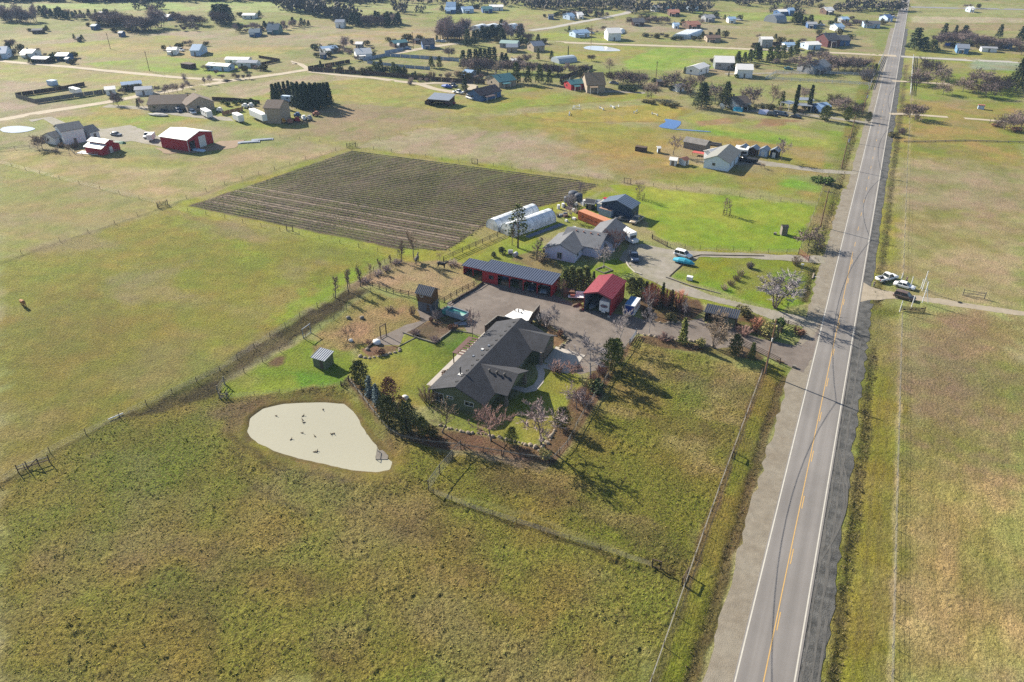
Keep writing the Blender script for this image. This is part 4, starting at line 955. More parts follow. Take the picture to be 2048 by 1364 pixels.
def cone_proto(seed, h=8.0, w_=2.6, needle=M_CON, barkm=M_BARKD, n=1300, style='cone', low=False, joined=False):
    rr = random.Random(seed); T = MB(); C = T if joined else MB(); mi = 1 if joined else 0
    T.tube((0, 0, -.2), (0, 0, h * .9), .022 * h, .004 * h, 6)
    if low: n = int(n * .55)
    lev = 13 if not low else 8
    base = {'cone': .06, 'column': .03, 'pine': .3, 'ragged': .12}[style]
    per = max(5, n // (lev * 8))
    for i in range(lev):
        f = (i + .5) / lev
        prof = {'cone': (1 - f) ** .85, 'column': (min(1, f * 5 + .35)) * (1 - f ** 3) ** .8, 'pine': (1 - f) ** .6 * (1.1 if i % 2 else .8), 'ragged': (1 - f) ** .75}[style]
        z = h * (base + (1 - base) * f)
        for j in range(8):
            a = j * .785 + i * .9 + rr.uniform(-.25, .25)
            R = w_ / 2 * prof * rr.uniform(.72, 1.15) + .05 * h * .3
            droop = {'cone': -.22, 'column': .35, 'pine': .1, 'ragged': -.15}[style]
            tip = Vector((math.cos(a) * R, math.sin(a) * R, z + droop * R))
            root = Vector((0, 0, z))
            if not low and style in ('pine', 'ragged'): T.tube(root, tip, .004 * h, .002 * h, 3)
            for k in range(per):
                g = rr.uniform(.25, 1.05) if style != 'pine' else rr.uniform(.6, 1.1)
                p = root.lerp(tip, g) + Vector((rr.gauss(0, .05 * w_), rr.gauss(0, .05 * w_), rr.gauss(0, .022 * h)))
                dr = (tip - root).normalized() + Vector((rr.gauss(0, .5), rr.gauss(0, .5), rr.gauss(0, .35) + (.6 if style == 'column' else 0)))
                dr.normalize(); s = h * (.055 if not low else .095) * rr.uniform(.6, 1.3); b_ = dr.orthogonal().normalized(); b_ = (b_ + dr.cross(b_) * rr.uniform(-1, 1)).normalized()
                C.add([p - b_ * s * .4, p + b_ * s * .4, p + dr * s], [(0, 1, 2)], mi)
    if joined: return (T.mesh('conifer_tree', [barkm, needle]), None)
    return (T.mesh('trunk', barkm), C.mesh('crown', needle))
def bush_proto(seed, h=1.5, w_=1.8, leafm=M_GREENB, twiggy=False, n=420, lumpy=5):
    rr = random.Random(seed); T = MB(); C = MB()
    k = 14 if twiggy else 5
    for i in range(k):
        a = i * 2.4 + rr.uniform(-.4, .4); t = math.sqrt((i + .5) / k)
        tip = Vector((math.cos(a) * w_ * .5 * t, math.sin(a) * w_ * .5 * t, h * (1.02 - .42 * t * t) * rr.uniform(.9, 1.05))); ft = Vector((tip.x * .35, tip.y * .35, -.1))
        T.tube(ft, ft.lerp(tip, .6), .018 * h, .01 * h, 4)
        if twiggy:
            for q in range(n // 14):
                b = ft.lerp(tip, rr.uniform(.1, .85)); d = (tip.normalized() + Vector((rr.gauss(0, .6), rr.gauss(0, .6), rr.gauss(.2, .4)))).normalized(); L_ = h * rr.uniform(.12, .34); s = d.orthogonal().normalized() * .012 * h
                C.add([b - s, b + s, b + d * L_], [(0, 1, 2)])
    if not twiggy:
        for q in range(lumpy):
            a = rr.uniform(0, 6.28); R = w_ * .24
            leafcloud(C, (math.cos(a) * R, math.sin(a) * R, h * rr.uniform(.38, .62)), (w_ * .32, w_ * .32, h * .42), n // lumpy, .14 * h, rr, .5, 0, .4)
    return (T.mesh('stems', M_BARKD), C.mesh('foliage', leafm))
PROTO = {}
def protos(key, fn, hs, seeds, **kw): PROTO[key] = [(fn(s, h=hs, **kw), hs) for s in seeds]
protos('vase', bare_proto, 8, (1, 2, 3), style='vase'); protos('vaset', bare_proto, 8, (31, 32), style='vase', twigm=M_TWIGT)
protos('silver', bare_proto, 8, (4, 5), style='vase', twigm=M_TWIGS, barkm=M_BARKW)
protos('round', bare_proto, 8, (6, 7, 8), style='round'); protos('roundr', bare_proto, 8, (9, 10), style='round', twigm=M_TWIGR)
protos('roundt', bare_proto, 8, (33, 34), style='round', twigm=M_TWIGT)
protos('multis', bare_proto, 8, (11, 12), style='multi', twigm=M_TWIGS); protos('multi', bare_proto, 8, (13, 14), style='multi', twigm=M_TWIGT)
protos('poplar', bare_proto, 8, (15, 16), style='poplar', twigm=M_TWIGT); protos('oak', bare_proto, 9, (17, 18, 19), style='oak', twigm=M_TWIGD, barkm=M_BARK, clumps=1, low=True)
protos('oakp', bare_proto, 9, (27, 28, 29), style='oak', twigm=M_TWIGD, barkm=M_BARK, low=True)
protos('foak', bare_proto, 9, (20, 21, 22), style='oak', twigm=M_TWIGD, low=True, joined=True, clumps=1)
protos('fvase', bare_proto, 9, (23, 24), style='vase', twigm=M_TWIG, low=True, joined=True); protos('fround', bare_proto, 9, (25, 26), style='round', twigm=M_TWIGD, low=True, joined=True)
protos('con', cone_proto, 8, (1, 2), w_=3.2); protos('cong', cone_proto, 8, (3, 4), w_=3.2, needle=M_CONG); protos('cony', cone_proto, 8, (5, 6), w_=2.8, needle=M_CONY)
protos('spruce', cone_proto, 8, (7, 8), w_=3.4, needle=M_CONB); protos('fir', cone_proto, 10, (9, 10), w_=5.0, style='ragged', needle=M_CONG, n=1700)
protos('bigcon', cone_proto, 10, (21, 22), w_=8.0, style='ragged', needle=M_CON, n=2200)
protos('broad', cone_proto, 8, (31, 32), w_=5.2, style='column', needle=M_CONG, n=1800); protos('broadd', cone_proto, 8, (33, 34, 37), w_=5.4, style='column', needle=mat('olive dark needles', A(98, 104, 56), .9, .35, 2.2), n=1800)
protos('pine', cone_proto, 10, (11, 12), w_=4.6, style='pine', needle=M_CONG, n=620); protos('col', cone_proto, 8, (13, 14), w_=1.7, style='column', needle=M_CON, n=1200)
protos('thuja', cone_proto, 12, (15, 16, 17), w_=4.6, style='cone', needle=M_CON, n=2100)
protos('spire', cone_proto, 10, (18, 19), w_=1.1, style='column', needle=M_CON, n=900)
protos('fcon', cone_proto, 10, (23, 24, 29), w_=6.2, style='ragged', low=True, joined=True); protos('fcong', cone_proto, 10, (25, 26, 30), w_=6.4, style='ragged', needle=M_CONG, low=True, joined=True)
protos('rusty', cone_proto, 8, (35, 36), w_=5.0, style='column', needle=M_RUST, n=1300)
protos('bush', bush_proto, 1.5, (1, 2)); protos('bushd', bush_proto, 1.5, (3, 4), leafm=M_OLIVE); protos('bushr', bush_proto, 1.5, (5, 6), leafm=M_RUST)
protos('grassy', bush_proto, 1.5, (7, 8), leafm=M_GRASSY, w_=1.6); protos('twig', bush_proto, 1.6, (9, 10), leafm=M_TWIG, twiggy=True, n=900); protos('twigr', bush_proto, 1.6, (11, 12), leafm=M_TWIGR, twiggy=True, n=900)
protos('twigo', bush_proto, 1.6, (13, 14), leafm=M_TWIGO, twiggy=True, n=1200, w_=1.7); protos('twigt', bush_proto, 1.6, (15, 16), leafm=M_TWIGT, twiggy=True, n=900)
protos('bushc', bush_proto, 1.5, (17, 18), leafm=M_CON); protos('twigs', bush_proto, 1.6, (19, 20), leafm=M_TWIGS, twiggy=True, n=900)
TNAME = {'vase': 'bare_tree', 'vaset': 'bare_tree', 'silver': 'bare_tree', 'round': 'bare_tree', 'roundr': 'bare_tree', 'roundt': 'bare_tree', 'multis': 'bare_tree', 'multi': 'bare_tree', 'poplar': 'poplar_tree', 'oak': 'oak_tree', 'oakp': 'oak_tree', 'foak': 'oak_tree', 'fvase': 'bare_tree', 'fround': 'bare_tree',
         'con': 'conifer_tree', 'cong': 'conifer_tree', 'cony': 'conifer_tree', 'spruce': 'spruce_tree', 'fir': 'fir_tree', 'bigcon': 'fir_tree', 'broad': 'evergreen_tree', 'broadd': 'evergreen_tree', 'pine': 'pine_tree', 'col': 'cypress_tree', 'thuja': 'hedge_conifer', 'spire': 'cypress_tree', 'fcon': 'conifer_tree', 'fcong': 'conifer_tree', 'rusty': 'evergreen_tree'}
tr_rng = random.Random(99)
def tree(kind, px, py, hpx, label, group=None, wide=1.0, hm=None, wpos=None):
    x, y = wpos or Q(px, py)
    H = hm or max(.5, height_of(px, py, hpx))
    if kind in ('oak', 'oakp', 'foak'): H *= 1.08; wide *= 1.15
    (tm, cm), h0 = tr_rng.choice(PROTO[kind]); k = H / h0
    sc = (k * wide * tr_rng.uniform(.92, 1.08), k * wide * tr_rng.uniform(.92, 1.08), k); rz = tr_rng.uniform(0, 6.28)
    name = TNAME.get(kind, 'shrub'); cat = 'shrub' if name == 'shrub' else 'tree'
    if cm is None: o = link(name, tm, None, (x, y, 0), rz, sc); return tag(o, label, cat, group)
    o = thing(name, label, cat, (x, y, 0), rz, group); o.scale = sc
    link('stems' if name == 'shrub' else 'trunk', tm, o); link('foliage' if name == 'shrub' else 'crown', cm, o)
    return o
def grove(items, label, group):
    for it in items: tree(it[0], it[1], it[2], it[3], label, group, *(it[4:5]))
# ================================================================== the homestead
house = thing('ranch_house', 'long sage green ranch house with charcoal shingle roof and two front gables', 'house', (-56.2, 107.5, 0))
def hl_(a, b): return (a + 56.2, b - 107.5)
wb = MB(); wb.extr([(-5.2, -13.5, 0), (5.0, -13.5, 0), (5.0, -13.5, 2.75), (0, -13.5, 4.83), (-5.2, -13.5, 2.7)], (0, 27, 0))
part('wall', wb, M_SAGE, house)
rb = MB(); rb.extr([(-5.75, -13.95, 2.7), (-5.75, -13.95, 2.55), (0, -13.95, 4.85), (5.75, -13.95, 2.55), (5.75, -13.95, 2.7), (0, -13.95, 5.0)], (0, 27.9, 0)); part('roof', rb, M_SHING, house)
def wing(yc, hw, zr, x1, name):
    b = MB(); ze = 2.72
    b.extr([(-.2, yc - hw, ze), (-.2, yc, zr), (-.2, yc + hw, ze), (-.2, yc + hw, ze - .16), (-.2, yc, zr - .16), (-.2, yc - hw, ze - .16)], (x1 + .2, 0, 0))
    return part(name, b, M_SHING, house)
wing(-5.0, 4.6, 4.82, 8.3, 'porch_roof'); wing(10.3, 3.7, 4.6, 8.2, 'garage_roof')
gw = MB(); gw.extr([(5.02, 7.1, 0), (5.02, 13.4, 0), (5.02, 13.4, 2.6), (5.02, 10.3, 4.3), (5.02, 7.1, 2.6)], (2.6, 0, 0)); part('garage_wall', gw, M_SAGE, house)
part('porch_gable', MB().extr([(7.9, -8.9, 2.75), (7.9, -1.1, 2.75), (7.9, -5.0, 4.6)], (.1, 0, 0)), M_SAGE, house)
gd = part('garage_door', MB().box(7.63, 7.68, 8.0, 12.7, 0, 2.25), M_TRIMB, house)
for q in range(3): part('door_panel', MB().box(7.685, 7.71, 8.15, 12.55, .12 + .72 * q, .7 + .72 * q), M_TRIMB, gd)
cm = MB().box(-.32, .32, -.32, .32, 0, 1.3).box(-.2, .2, -.2, .2, 1.3, 2.75).mesh('column', mat('stacked stone', A(150, 138, 126), .9, .3, 4, .03, 6))
for (x, y) in ((7.75, -9.0), (7.75, -1.0), (7.75, 6.6)): link('column', cm, house, (x, y, 0))
for (y, z, w_, h_) in ((3.74, 1.35, 1.9, 1.9), (1.46, 2.0, 1.4, .6), (-2.54, 1.75, 1.9, .95)): window(house, -y, -13.53, z, math.pi, w_, h_)
for y in (-11.8, -7.0, -2.5, 3.4): window(house, 5.03, y, 1.5, -math.pi / 2, 1.4, 1.2)
for y in (-10, -6, 4, 9): window(house, -5.22, y, 1.4, math.pi / 2, 1.5, 1.3)
part('front_door', MB().box(5.0, 5.06, -5.5, -4.4, 0, 2.1), M_WOODD, house)
vm = MB().box(-.2, .2, -.24, .24, 0, .16).mesh('ridge_vent', M_GUT)
for q in range(13):
    y = -12 + q * 2.0; x = -.75; link('ridge_vent', vm, house, (x, y, 5.0 - .75 * .4))
for q in range(3): link('roof_vent', MB().tube((0, 0, -.2), (0, 0, .35), .16, .16, 8, cap=True).ball((0, 0, .4), .3, .3, .14, 8, 4).mesh('roof_vent', M_GUT), house, (2.9 + q * 1.55, -6.1, 4.45))
link('roof_vent', MB().tube((0, 0, -.3), (0, 0, .3), .22, .22, 8, cap=True).mesh('roof_vent', M_GALV), house, (-1.2, 1.5, 4.6)); link('roof_vent', MB().box(-.25, .25, -.25, .25, -.2, .25).mesh('roof_vent', M_TRIMW), house, (-1.9, .2, 4.3)); link('roof_vent', MB().box(-.2, .2, -.2, .2, -.2, .2).mesh('roof_vent', M_GALV), house, (-2.6, -2.2, 4.0))
cp = part('chimney_pipe', MB().tube((-1.5, -9.3, 4.0), (-1.5, -9.3, 5.9), .13, .13, 8, cap=True).ball((-1.5, -9.3, 5.95), .22, .22, .12, 8, 4), M_GUT, house)
part('flashing', MB().box(-1.9, -1.1, -9.7, -8.9, 4.3, 4.5), M_TRIMW, cp)
gt = MB()
for x in (-5.86, 5.76): gt.box(x, x + .1, -13.9, 13.9, 2.5, 2.66)
part('gutter', gt, M_GUT, house)
# annex with white flat roof, courtyard wall, screen wall
pa = [Q(px, py, 2.4) for px, py in ((1009, 632), (1034, 617), (1066, 624), (1057, 641), (1040, 642))]
ax = thing('flat_roofed_annex', 'low annex with a bright white flat roof behind the ranch house', 'annex', (pa[0][0], pa[0][1], 0))
L_ = lambda p, z: (p[0] - pa[0][0], p[1] - pa[0][1], z)
part('wall', MB().extr([L_(p, 0) for p in pa], (0, 0, 2.28)), M_DKBRN, ax); part('roof', MB().extr([L_(p, 2.285) for p in pa], (0, 0, .13)), M_WHTR, ax)
for (px, py, h_) in ((1037, 624, .7), (1046, 621, .4), (1030, 622, .5), (1043, 626, .3)):
    p = Q(px, py, 2.4); part('vent_pipe', MB().tube(L_(p, 2.4), L_(p, 2.4 + h_), .11, .11, 7, cap=True), M_GUT, ax)
def wall_line(label, pts, h, th, m, cat='wall', name='garden_wall', capm=None, group=None):
    P = [Vector((*p[:2], 0)) for p in pts]; o = thing(name, label, cat, P[0], 0, group)
    for i in range(len(P) - 1):
        beam('wall_panel', P[i] - P[0] + Vector((0, 0, h / 2)), P[i + 1] - P[0] + Vector((0, 0, h / 2)), th, h, m, o)
        if capm: beam('coping', P[i] - P[0] + Vector((0, 0, h + .04)), P[i + 1] - P[0] + Vector((0, 0, h + .04)), th + .1, .07, capm, o)
    return o
wall_line('dark brown courtyard wall at the north end of the ranch house', [Q(970, 651, 2.1), Q(995, 631, 2.1), Q(1040, 639.5, 2.1)], 2.1, .2, M_DKBRN, capm=M_WOODG)
wall_line('brown screen wall running out from the white flat roof', [Q(1066, 625, 1.9), Q(1079, 609, 1.9)], 1.9, .15, M_DKBRN, capm=M_WOODG)
# pergola on the lawn side
pg = thing('pergola', 'brown covered pergola over the patio beside the ranch house', 'pergola', (-66, 106, 0))
M_PERG = mat('pergola brown', A(128, 96, 88), .85, .15, 1.2)
pc_ = [Q(px, py, 2.55) for px, py in ((904, 705), (937, 676), (963, 679), (929, 711))]
x0 = min(p[0] for p in pc_) ; x1 = -61.9; y0 = min(p[1] for p in pc_); y1 = max(p[1] for p in pc_)
for (x, y) in ((x0 + .2, y0 + .2), (x0 + .2, y1 - .2), (x1 - .4, y0 + .2), (x1 - .4, y1 - .2)): part('post', MB().box(x + 66 - .08, x + 66 + .08, y - 106 - .08, y - 106 + .08, 0, 2.45), M_WOODD, pg)
part('cover', MB().box(x0 + 66, x1 + 66 - 1.5, y0 - 106, y1 - 106, 2.5, 2.58), M_PERG, pg)
k = 8
for q in range(k): 
    y = y0 + (y1 - y0 - .3) * q / (k - 1); beam('slat', (x1 + 66 - 1.5, y - 106 + .15, 2.54), (x1 + 66, y - 106 + .15, 2.54), .42, .08, M_PERG, pg)
# raised garden bed of planks
def bed_frame(label, pts, m=M_WOODG, th=.22, hh=.32):
    P = [Vector((*Q(*p), 0)) for p in pts]; o = thing('garden_bed_edging', label, 'garden edging', P[0])
    for i in range(len(P) - 1): beam('timber', P[i] - P[0] + Vector((0, 0, hh / 2)), P[i + 1] - P[0] + Vector((0, 0, hh / 2)), th, hh, m, o)
    return o
bed_frame('pale timber edging round the bare brown garden bed', [(806, 666), (836, 677), (869, 687), (896, 668), (929, 637)])
bed_frame('timber kerb between the back lawn and gravel yard', [(905, 661), (925, 664), (945, 667), (966, 678)], th=.15, hh=.2)
bed_frame('thin timber kerb between the gravel path and back lawn', [(800, 692), (834, 674)], th=.12, hh=.15)
bed_frame('low log edge near the white boulder', [(733, 697), (750, 685)], m=M_WOODD, th=.3)
bed_frame('long grey timber kerb beside the horse paddock', [(905, 606), (925, 592), (950, 578), (966, 566)], m=M_WOODD, th=.3, hh=.4)
# stone edgings: every stone a part
def stones(label, pts, step=.7, size=(.25, .55), m=M_STONE, name='stone_edging', kinds=3):
    P = [Vector((*Q(*p), 0)) for p in pts]; o = thing(name, label, 'stone edging', P[0]); rr = random.Random(len(label))
    ms = []
    for q in range(kinds): ms.append(MB().ball((0, 0, .16), 1, .8, .7, 7, 4, jit=.35).mesh('stone', m))
    for i in range(len(P) - 1):
        d = P[i + 1] - P[i]; k = max(1, int(d.length / step))
        for j in range(k):
            s = rr.uniform(*size); link('stone', rr.choice(ms), o, P[i] - P[0] + d * (j / k) + Vector((rr.uniform(-.2, .2), rr.uniform(-.2, .2), 0)), rr.uniform(0, 6), s)
    return o
stones('row of rough stones below the three bare trees by the front lawn', [(880, 851), (920, 863), (980, 871), (1020, 881), (1060, 891), (1082, 895), (1098, 880), (1112, 856)])
stones('stones edging the island bed on the north side of the gravel drive', [(1291, 641), (1309, 644), (1331, 647), (1360, 645), (1384, 641)], .8)
stones('stones edging the south side of the gravel drive', [(1275, 668), (1300, 671), (1325, 676), (1352, 679), (1380, 682), (1432, 696)], .9)
stones('curved stone edge of the bed by the garage', [(1118, 662), (1128, 668), (1136, 678), (1132, 686), (1122, 694), (1112, 700)], .8)
stones('white stones round the small rock bed by the gravel path', [(722, 714), (738, 716), (758, 714), (780, 708), (799, 703), (797, 694)], .7, (.3, .6))
stones('rough stones lying under the south corner tree', [(1085, 880), (1094, 888), (1078, 900), (1100, 905)], 1.2, (.3, .6))
def boulder(label, px, py, s, m=M_STONE, wh=(1, .8, .7), cat='boulder', name='boulder'):
    x, y = Q(px, py); o = link(name, MB().ball((0, 0, s * .35), s * wh[0], s * wh[1], s * wh[2], 9, 6, jit=.22).mesh(name, m, True), None, (x, y, 0)); return tag(o, label, cat)
boulder('big white rock standing on the gravel path', 754, 687, .95, M_WHITE); boulder('white rock under the small bare garden tree', 702, 682, .5, M_WHITE)
boulder('grey rock left of the pair in the straw garden', 697, 637, .6, M_WOODG); boulder('grey rock right of the pair in the straw garden', 724, 637, .6, M_WOODG)
boulder('pale rock beside the shed end of the stone bed', 735, 700, .5, M_STONE); boulder('white pampas stump beside the dark garden evergreens', 811, 797, .7, M_TRIMW)
# frames
def frame_goal(label, b0, b1, h, m, name='timber_goalpost', cat='timber posts'):
    p0 = Vector((*Q(*b0), 0)); p1 = Vector((*Q(*b1), 0)); o = thing(name, label, cat, p0); d = p1 - p0
    for q in (Vector((0, 0, 0)), d): beam('post', q, q + Vector((0, 0, h)), .16, .16, m, o)
    beam('crossbar', Vector((0, 0, h - .1)) - d * .06, d * 1.06 + Vector((0, 0, h - .1)), .14, .14, m, o)
    beam('lower_rail', Vector((0, 0, .2)), d + Vector((0, 0, .2)), .08, .1, m, o); return o
frame_goal('dark timber swing frame standing on the gravel path', (762, 678), (773, 671), 3.0, M_WOODD)
frame_goal('pale topped gate frame across the muddy track', (607, 677), (622, 666), 2.3, M_GALV)
frame_goal('timber brace frame in the wire fence by the drive mouth', (1304, 1134), (1321, 1139), 1.6, M_POST)
frame_goal('timber brace frame where the wire fence meets the road fence', (1364, 1170), (1375, 1150), 1.5, M_POST)
frame_goal('timber brace frame halfway up the road fence', (1464, 916), (1467, 905), 1.5, M_POST)
frame_goal('timber brace frame in the fence below the dark crop field', (574, 462), (586, 463), 1.7, M_POST)
frame_goal('timber brace frame in the fence above the dark crop field', (944, 327), (955, 328), 1.8, M_POST)
frame_goal('timber brace frame at the north corner of the bright green lawn', (1248, 366), (1261, 368), 1.8, M_POST)
# small sheds
s_ = shed_roof('small sage green shed with a pale sloping roof on bright grass', 'shed', -88.9, -85.5, 93.6, 96.8, 2.2, 2.75, M_SAGE, M_GALV, ov=.25, seams=.45, wins=0)
part('door', MB().box(.2, 1.0, -1.37, -1.33, 0, 1.8), M_WOODD, s_)
# tower
tw = thing('lookout_shed', 'tall weathered wooden shed with a ribbed grey roof by the horse paddock', 'tower shed', (-80.6, 124.2, 0))
part('base_wall', MB().box(-1.75, 1.75, -1.5, 1.5, 0, 2.3), mat('grey blue planks', A(126, 130, 140), .9, .2, 1.5, stripe=(0, .3, A(104, 108, 116))), tw)
part('upper_wall', MB().extr([(-1.8, -1.55, 2.3), (-1.8, 1.55, 2.3), (-1.8, 1.55, 4.6), (-1.8, 0, 5.6), (-1.8, -1.55, 4.6)], (3.6, 0, 0)), mat('brown plank wall', A(128, 96, 64), .9, .22, 1.5, stripe=(0, .3, A(92, 66, 44))), tw)
part('roof', MB().extr([(-2.15, -1.95, 4.45), (-2.15, 0, 5.75), (-2.15, 1.95, 4.45), (-2.15, 1.95, 4.35), (-2.15, 0, 5.65), (-2.15, -1.95, 4.35)], (4.3, 0, 0)), M_GALV, tw)
for q in range(10):
    x = -2.1 + q * .45; part('roof_rib', MB().extr([(x, -1.96, 4.46), (x, 0, 5.76), (x, 1.96, 4.46), (x, 1.96, 4.55), (x, 0, 5.85), (x, -1.96, 4.55)], (.16, 0, 0)), M_GUT, tw)
window(tw, -.6, -1.56, 3.9, math.pi, .8, .7); part('door', MB().box(.5, 1.3, -1.54, -1.5, .2, 2.0), M_WOODD, tw)
part('landing', MB().box(1.82, 2.9, -1.4, .2, 2.2, 2.3).box(2.75, 2.9, -1.4, -1.25, 0, 3.2).box(2.75, 2.9, .05, .2, 0, 3.2).box(2.8, 2.86, -1.25, .05, 3.0, 3.1), M_WOODG, tw)
# open dumpster-like teal tank
tk = thing('stock_tank_trailer', 'open topped turquoise lined tank trailer beside the lookout shed', 'tank trailer', (*Q(915, 634), 0), math.radians(-8))
M_TEAL = mat('turquoise liner', A(70, 168, 160), .6, .1, 1); M_LGREY = mat('light grey steel', A(170, 188, 202), .5, .12, 1)
b = MB(); b.box(-2.4, 2.4, -1.1, -1.0, .3, 1.5).box(-2.4, 2.4, 1.0, 1.1, .3, 1.5).box(-2.4, -2.3, -1.0, 1.0, .3, 1.5).box(2.3, 2.4, -1.0, 1.0, .3, 1.5); part('side_wall', b, M_LGREY, tk)
part('liner', MB().box(-2.29, 2.29, -.99, .99, .35, 1.1), M_TEAL, tk); part('deck', MB().box(-.6, 2.2, -.95, .1, 1.3, 1.36), mat('pale turquoise panel', A(176, 214, 196), .6, .1, 1), tk)
part('end_box', MB().box(-3.5, -2.42, -1.0, 1.0, .25, 1.25), M_TEAL, tk)
tkw = MB().tube((0, -.12, 0), (0, .12, 0), .3, .3, 10, cap=True).mesh('wheel', M_RUBB)
for x in (-.5, .5):
    for s in (-1, 1): link('wheel', tkw, tk, (x, s * .85, .3))
tag(link('sheet_metal', MB().box(-1.3, 1.3, -.7, .7, .05, .12).mesh('sheet_metal', M_GALV), None, (*Q(921, 648), 0), .6), 'grey metal sheet lying beside the garden bed corner', 'metal sheet')
# red open sheds
M_SHEDIN = M_RED
rs = shed_roof('long red open fronted shed with slate blue metal roof', 'shed', -76.2, -57.6, 141.2, 147.0, 3.3, 3.6, M_RED, M_BLKM, ov=.3, seams=.6, openf=5, name='open_shed', loc=(-66.9, 144.1, 0))
part('closed_bay', MB().box(-9.0, -4.9, -2.57, -2.45, 0, 2.95), M_RED, rs); window(rs, -6.6, -2.575, 1.7, math.pi, 1.3, 1.0, M_WOODD)
for q, x in enumerate((-1.6, 2.0, 5.6)): part('bracket', MB().extr([(x - .1, -2.58, 2.9), (x + .9, -2.58, 2.9), (x - .1, -2.58, 2.1)], (0, .1, 0)), M_RED, rs)
shed_roof('short red shed with lower blue roof at the left of the long shed', 'shed', -82.3, -76.4, 142.9, 147.0, 2.5, 2.75, M_RED, M_BLKM, ov=.25, seams=.6, openf=2, name='open_shed')
car('dark car parked in the right bay of the long red shed', (-60.3, 143.8), -1.45, 'sedan', mat('car silver blue', A(150, 164, 178), .3, .04, spec=.6))
car('dark blue car parked second from the right in the long red shed', (-63.4, 143.9), -1.5, 'sedan', mat('car dark blue', A(50, 66, 96), .3, .04, spec=.6))
def crate_stack(label, px, py, dims, m=M_WOOD, cat='crates', name='stacked_crate', rz=0.0, wpos=None, lid=None):
    x, y = wpos or Q(px, py); w_, d_, h_ = dims; o = thing(name, label, cat, (x, y, 0), rz)
    part('box', MB().box(-w_/2, w_/2, -d_/2, d_/2, 0, h_), m, o)
    for q in range(3): part('slat', MB().box(-w_/2 - .02, w_/2 + .02, -d_/2 - .03, -d_/2 - .005, h_ * (.12 + .3 * q), h_ * (.3 + .3 * q)), m, o)
    part('lid', MB().box(-w_/2 - .04, w_/2 + .04, -d_/2 - .04, d_/2 + .04, h_ + .003, h_ + .06), lid or m, o); return o
crate_stack('wooden crate on the floor of the long red shed', 0, 0, (2.2, 1.2, 1.0), wpos=(-69.9, 142.6))
crate_stack('blue bin at the back of the long red shed', 0, 0, (1.2, 1.0, 1.3), M_BLUEW, wpos=(-71.2, 144.6)); crate_stack('tall box between the bays of the long red shed', 0, 0, (1.3, 1.0, 1.6), M_BRNW, wpos=(-66.1, 143.2))
ws = thing('garden_statue', 'white pedestal statue in front of the long red shed', 'statue', (*Q(1065, 577), 0))
part('pedestal', MB().tube((0, 0, 0), (0, 0, .25), .45, .4, 8, cap=True).tube((0, 0, .25), (0, 0, 1.0), .3, .18, 8), M_WHITE, ws); part('figure', MB().tube((0, 0, 1.0), (0, 0, 1.6), .2, .12, 8).ball((0, 0, 1.72), .15, .15, .18, 8, 6), M_WHITE, ws)
tag(link('white_ball', MB().ball((0, 0, .45), .45, .45, .45, 10, 8).mesh('white_ball', M_WHITE, True), None, (*Q(1074, 571), .6)), 'white tank lid leaning by the shed statue', 'tank')
# RV barn
rvb = thing('rv_barn', 'tall red metal carport barn with open front and bright red roof', 'barn', (-45.6, 143.4, 0))
M_BLUIN = mat('grey blue liner', A(120, 132, 150), .7, .08)
for s in (-1, 1):
    part('side_wall', MB().box(s * 3.1 - .06, s * 3.1 + .06, -4.9, 4.9, 0, 4.35), M_RED, rvb); part('liner', MB().box(s * 3.0 - .02, s * 3.0 + .02, -4.85, 4.7, 0, 4.3), M_BLUIN, rvb)
    part('roof', MB().extr([(0, -5.0, 5.5), (s * 3.4, -5.0, 4.4), (s * 3.4, -5.0, 4.28), (0, -5.0, 5.38)], (0, 10.0, 0)), M_REDR, rvb)
    sb = MB()
    for q in range(17): y = -4.98 + q * .62; sb.extr([(s * .02, y, 5.505), (s * 3.4, y, 4.405), (s * 3.4, y, 4.46), (s * .02, y, 5.56)], (0, .05, 0))
    part('roof_seams', sb, M_REDR, rvb, kind='stuff')
part('back_wall', MB().extr([(-3.0, 4.8, 0), (3.0, 4.8, 0), (3.0, 4.8, 4.3), (0, 4.8, 5.3), (-3.0, 4.8, 4.3)], (0, .1, 0)), M_RED, rvb)
part('front_trim', MB().extr([(-3.4, -5.03, 4.42), (0, -5.03, 5.52), (3.4, -5.03, 4.42), (3.4, -5.03, 4.1), (0, -5.03, 5.2), (-3.4, -5.03, 4.1)], (0, .03, 0)), M_REDR, rvb)
part('base_block', MB().box(2.7, 3.3, -5.6, -5.1, 0, .3), M_CONC, rvb)
rv = box_trailer('white travel trailer with a round front emblem parked in the red barn', 'travel trailer', (-44.1, 142.6), math.radians(-90), 7.2, 2.4, 2.5, .65, M_WHITE, name='travel_trailer', wheels=2, wins=2)
part('emblem', MB().extr([(3.62, -.05 + .75 * math.cos(t) * 1.2, 1.95 + .45 * math.sin(t)) for t in np.linspace(0, 6.1, 14)], (.02, 0, 0)), mat('emblem grey', A(140, 146, 160), .6, .05), rv); part('emblem_bar', MB().box(3.645, 3.66, -.75, .65, 1.88, 2.04), mat('emblem maroon', A(150, 60, 66), .6, .05), rv)
part('propane_cover', MB().box(3.62, 4.1, -.4, .4, .6, 1.05), M_WHITE, rv)
bt = thing('fishing_boat', 'small boat on a trailer in the left half of the red barn', 'boat', (-47.2, 140.8, 0), math.radians(-90))
part('hull', MB().loft([[(-2.2, -.8, 1.0), (-2.2, -.5, .5), (-2.2, .5, .5), (-2.2, .8, 1.0)], [(.8, -.85, 1.05), (.8, -.5, .5), (.8, .5, .5), (.8, .85, 1.05)], [(2.4, -.1, 1.15), (2.4, -.05, .8), (2.4, .05, .8), (2.4, .1, 1.15)]]), mat('boat grey', A(150, 160, 172), .5, .08), bt)
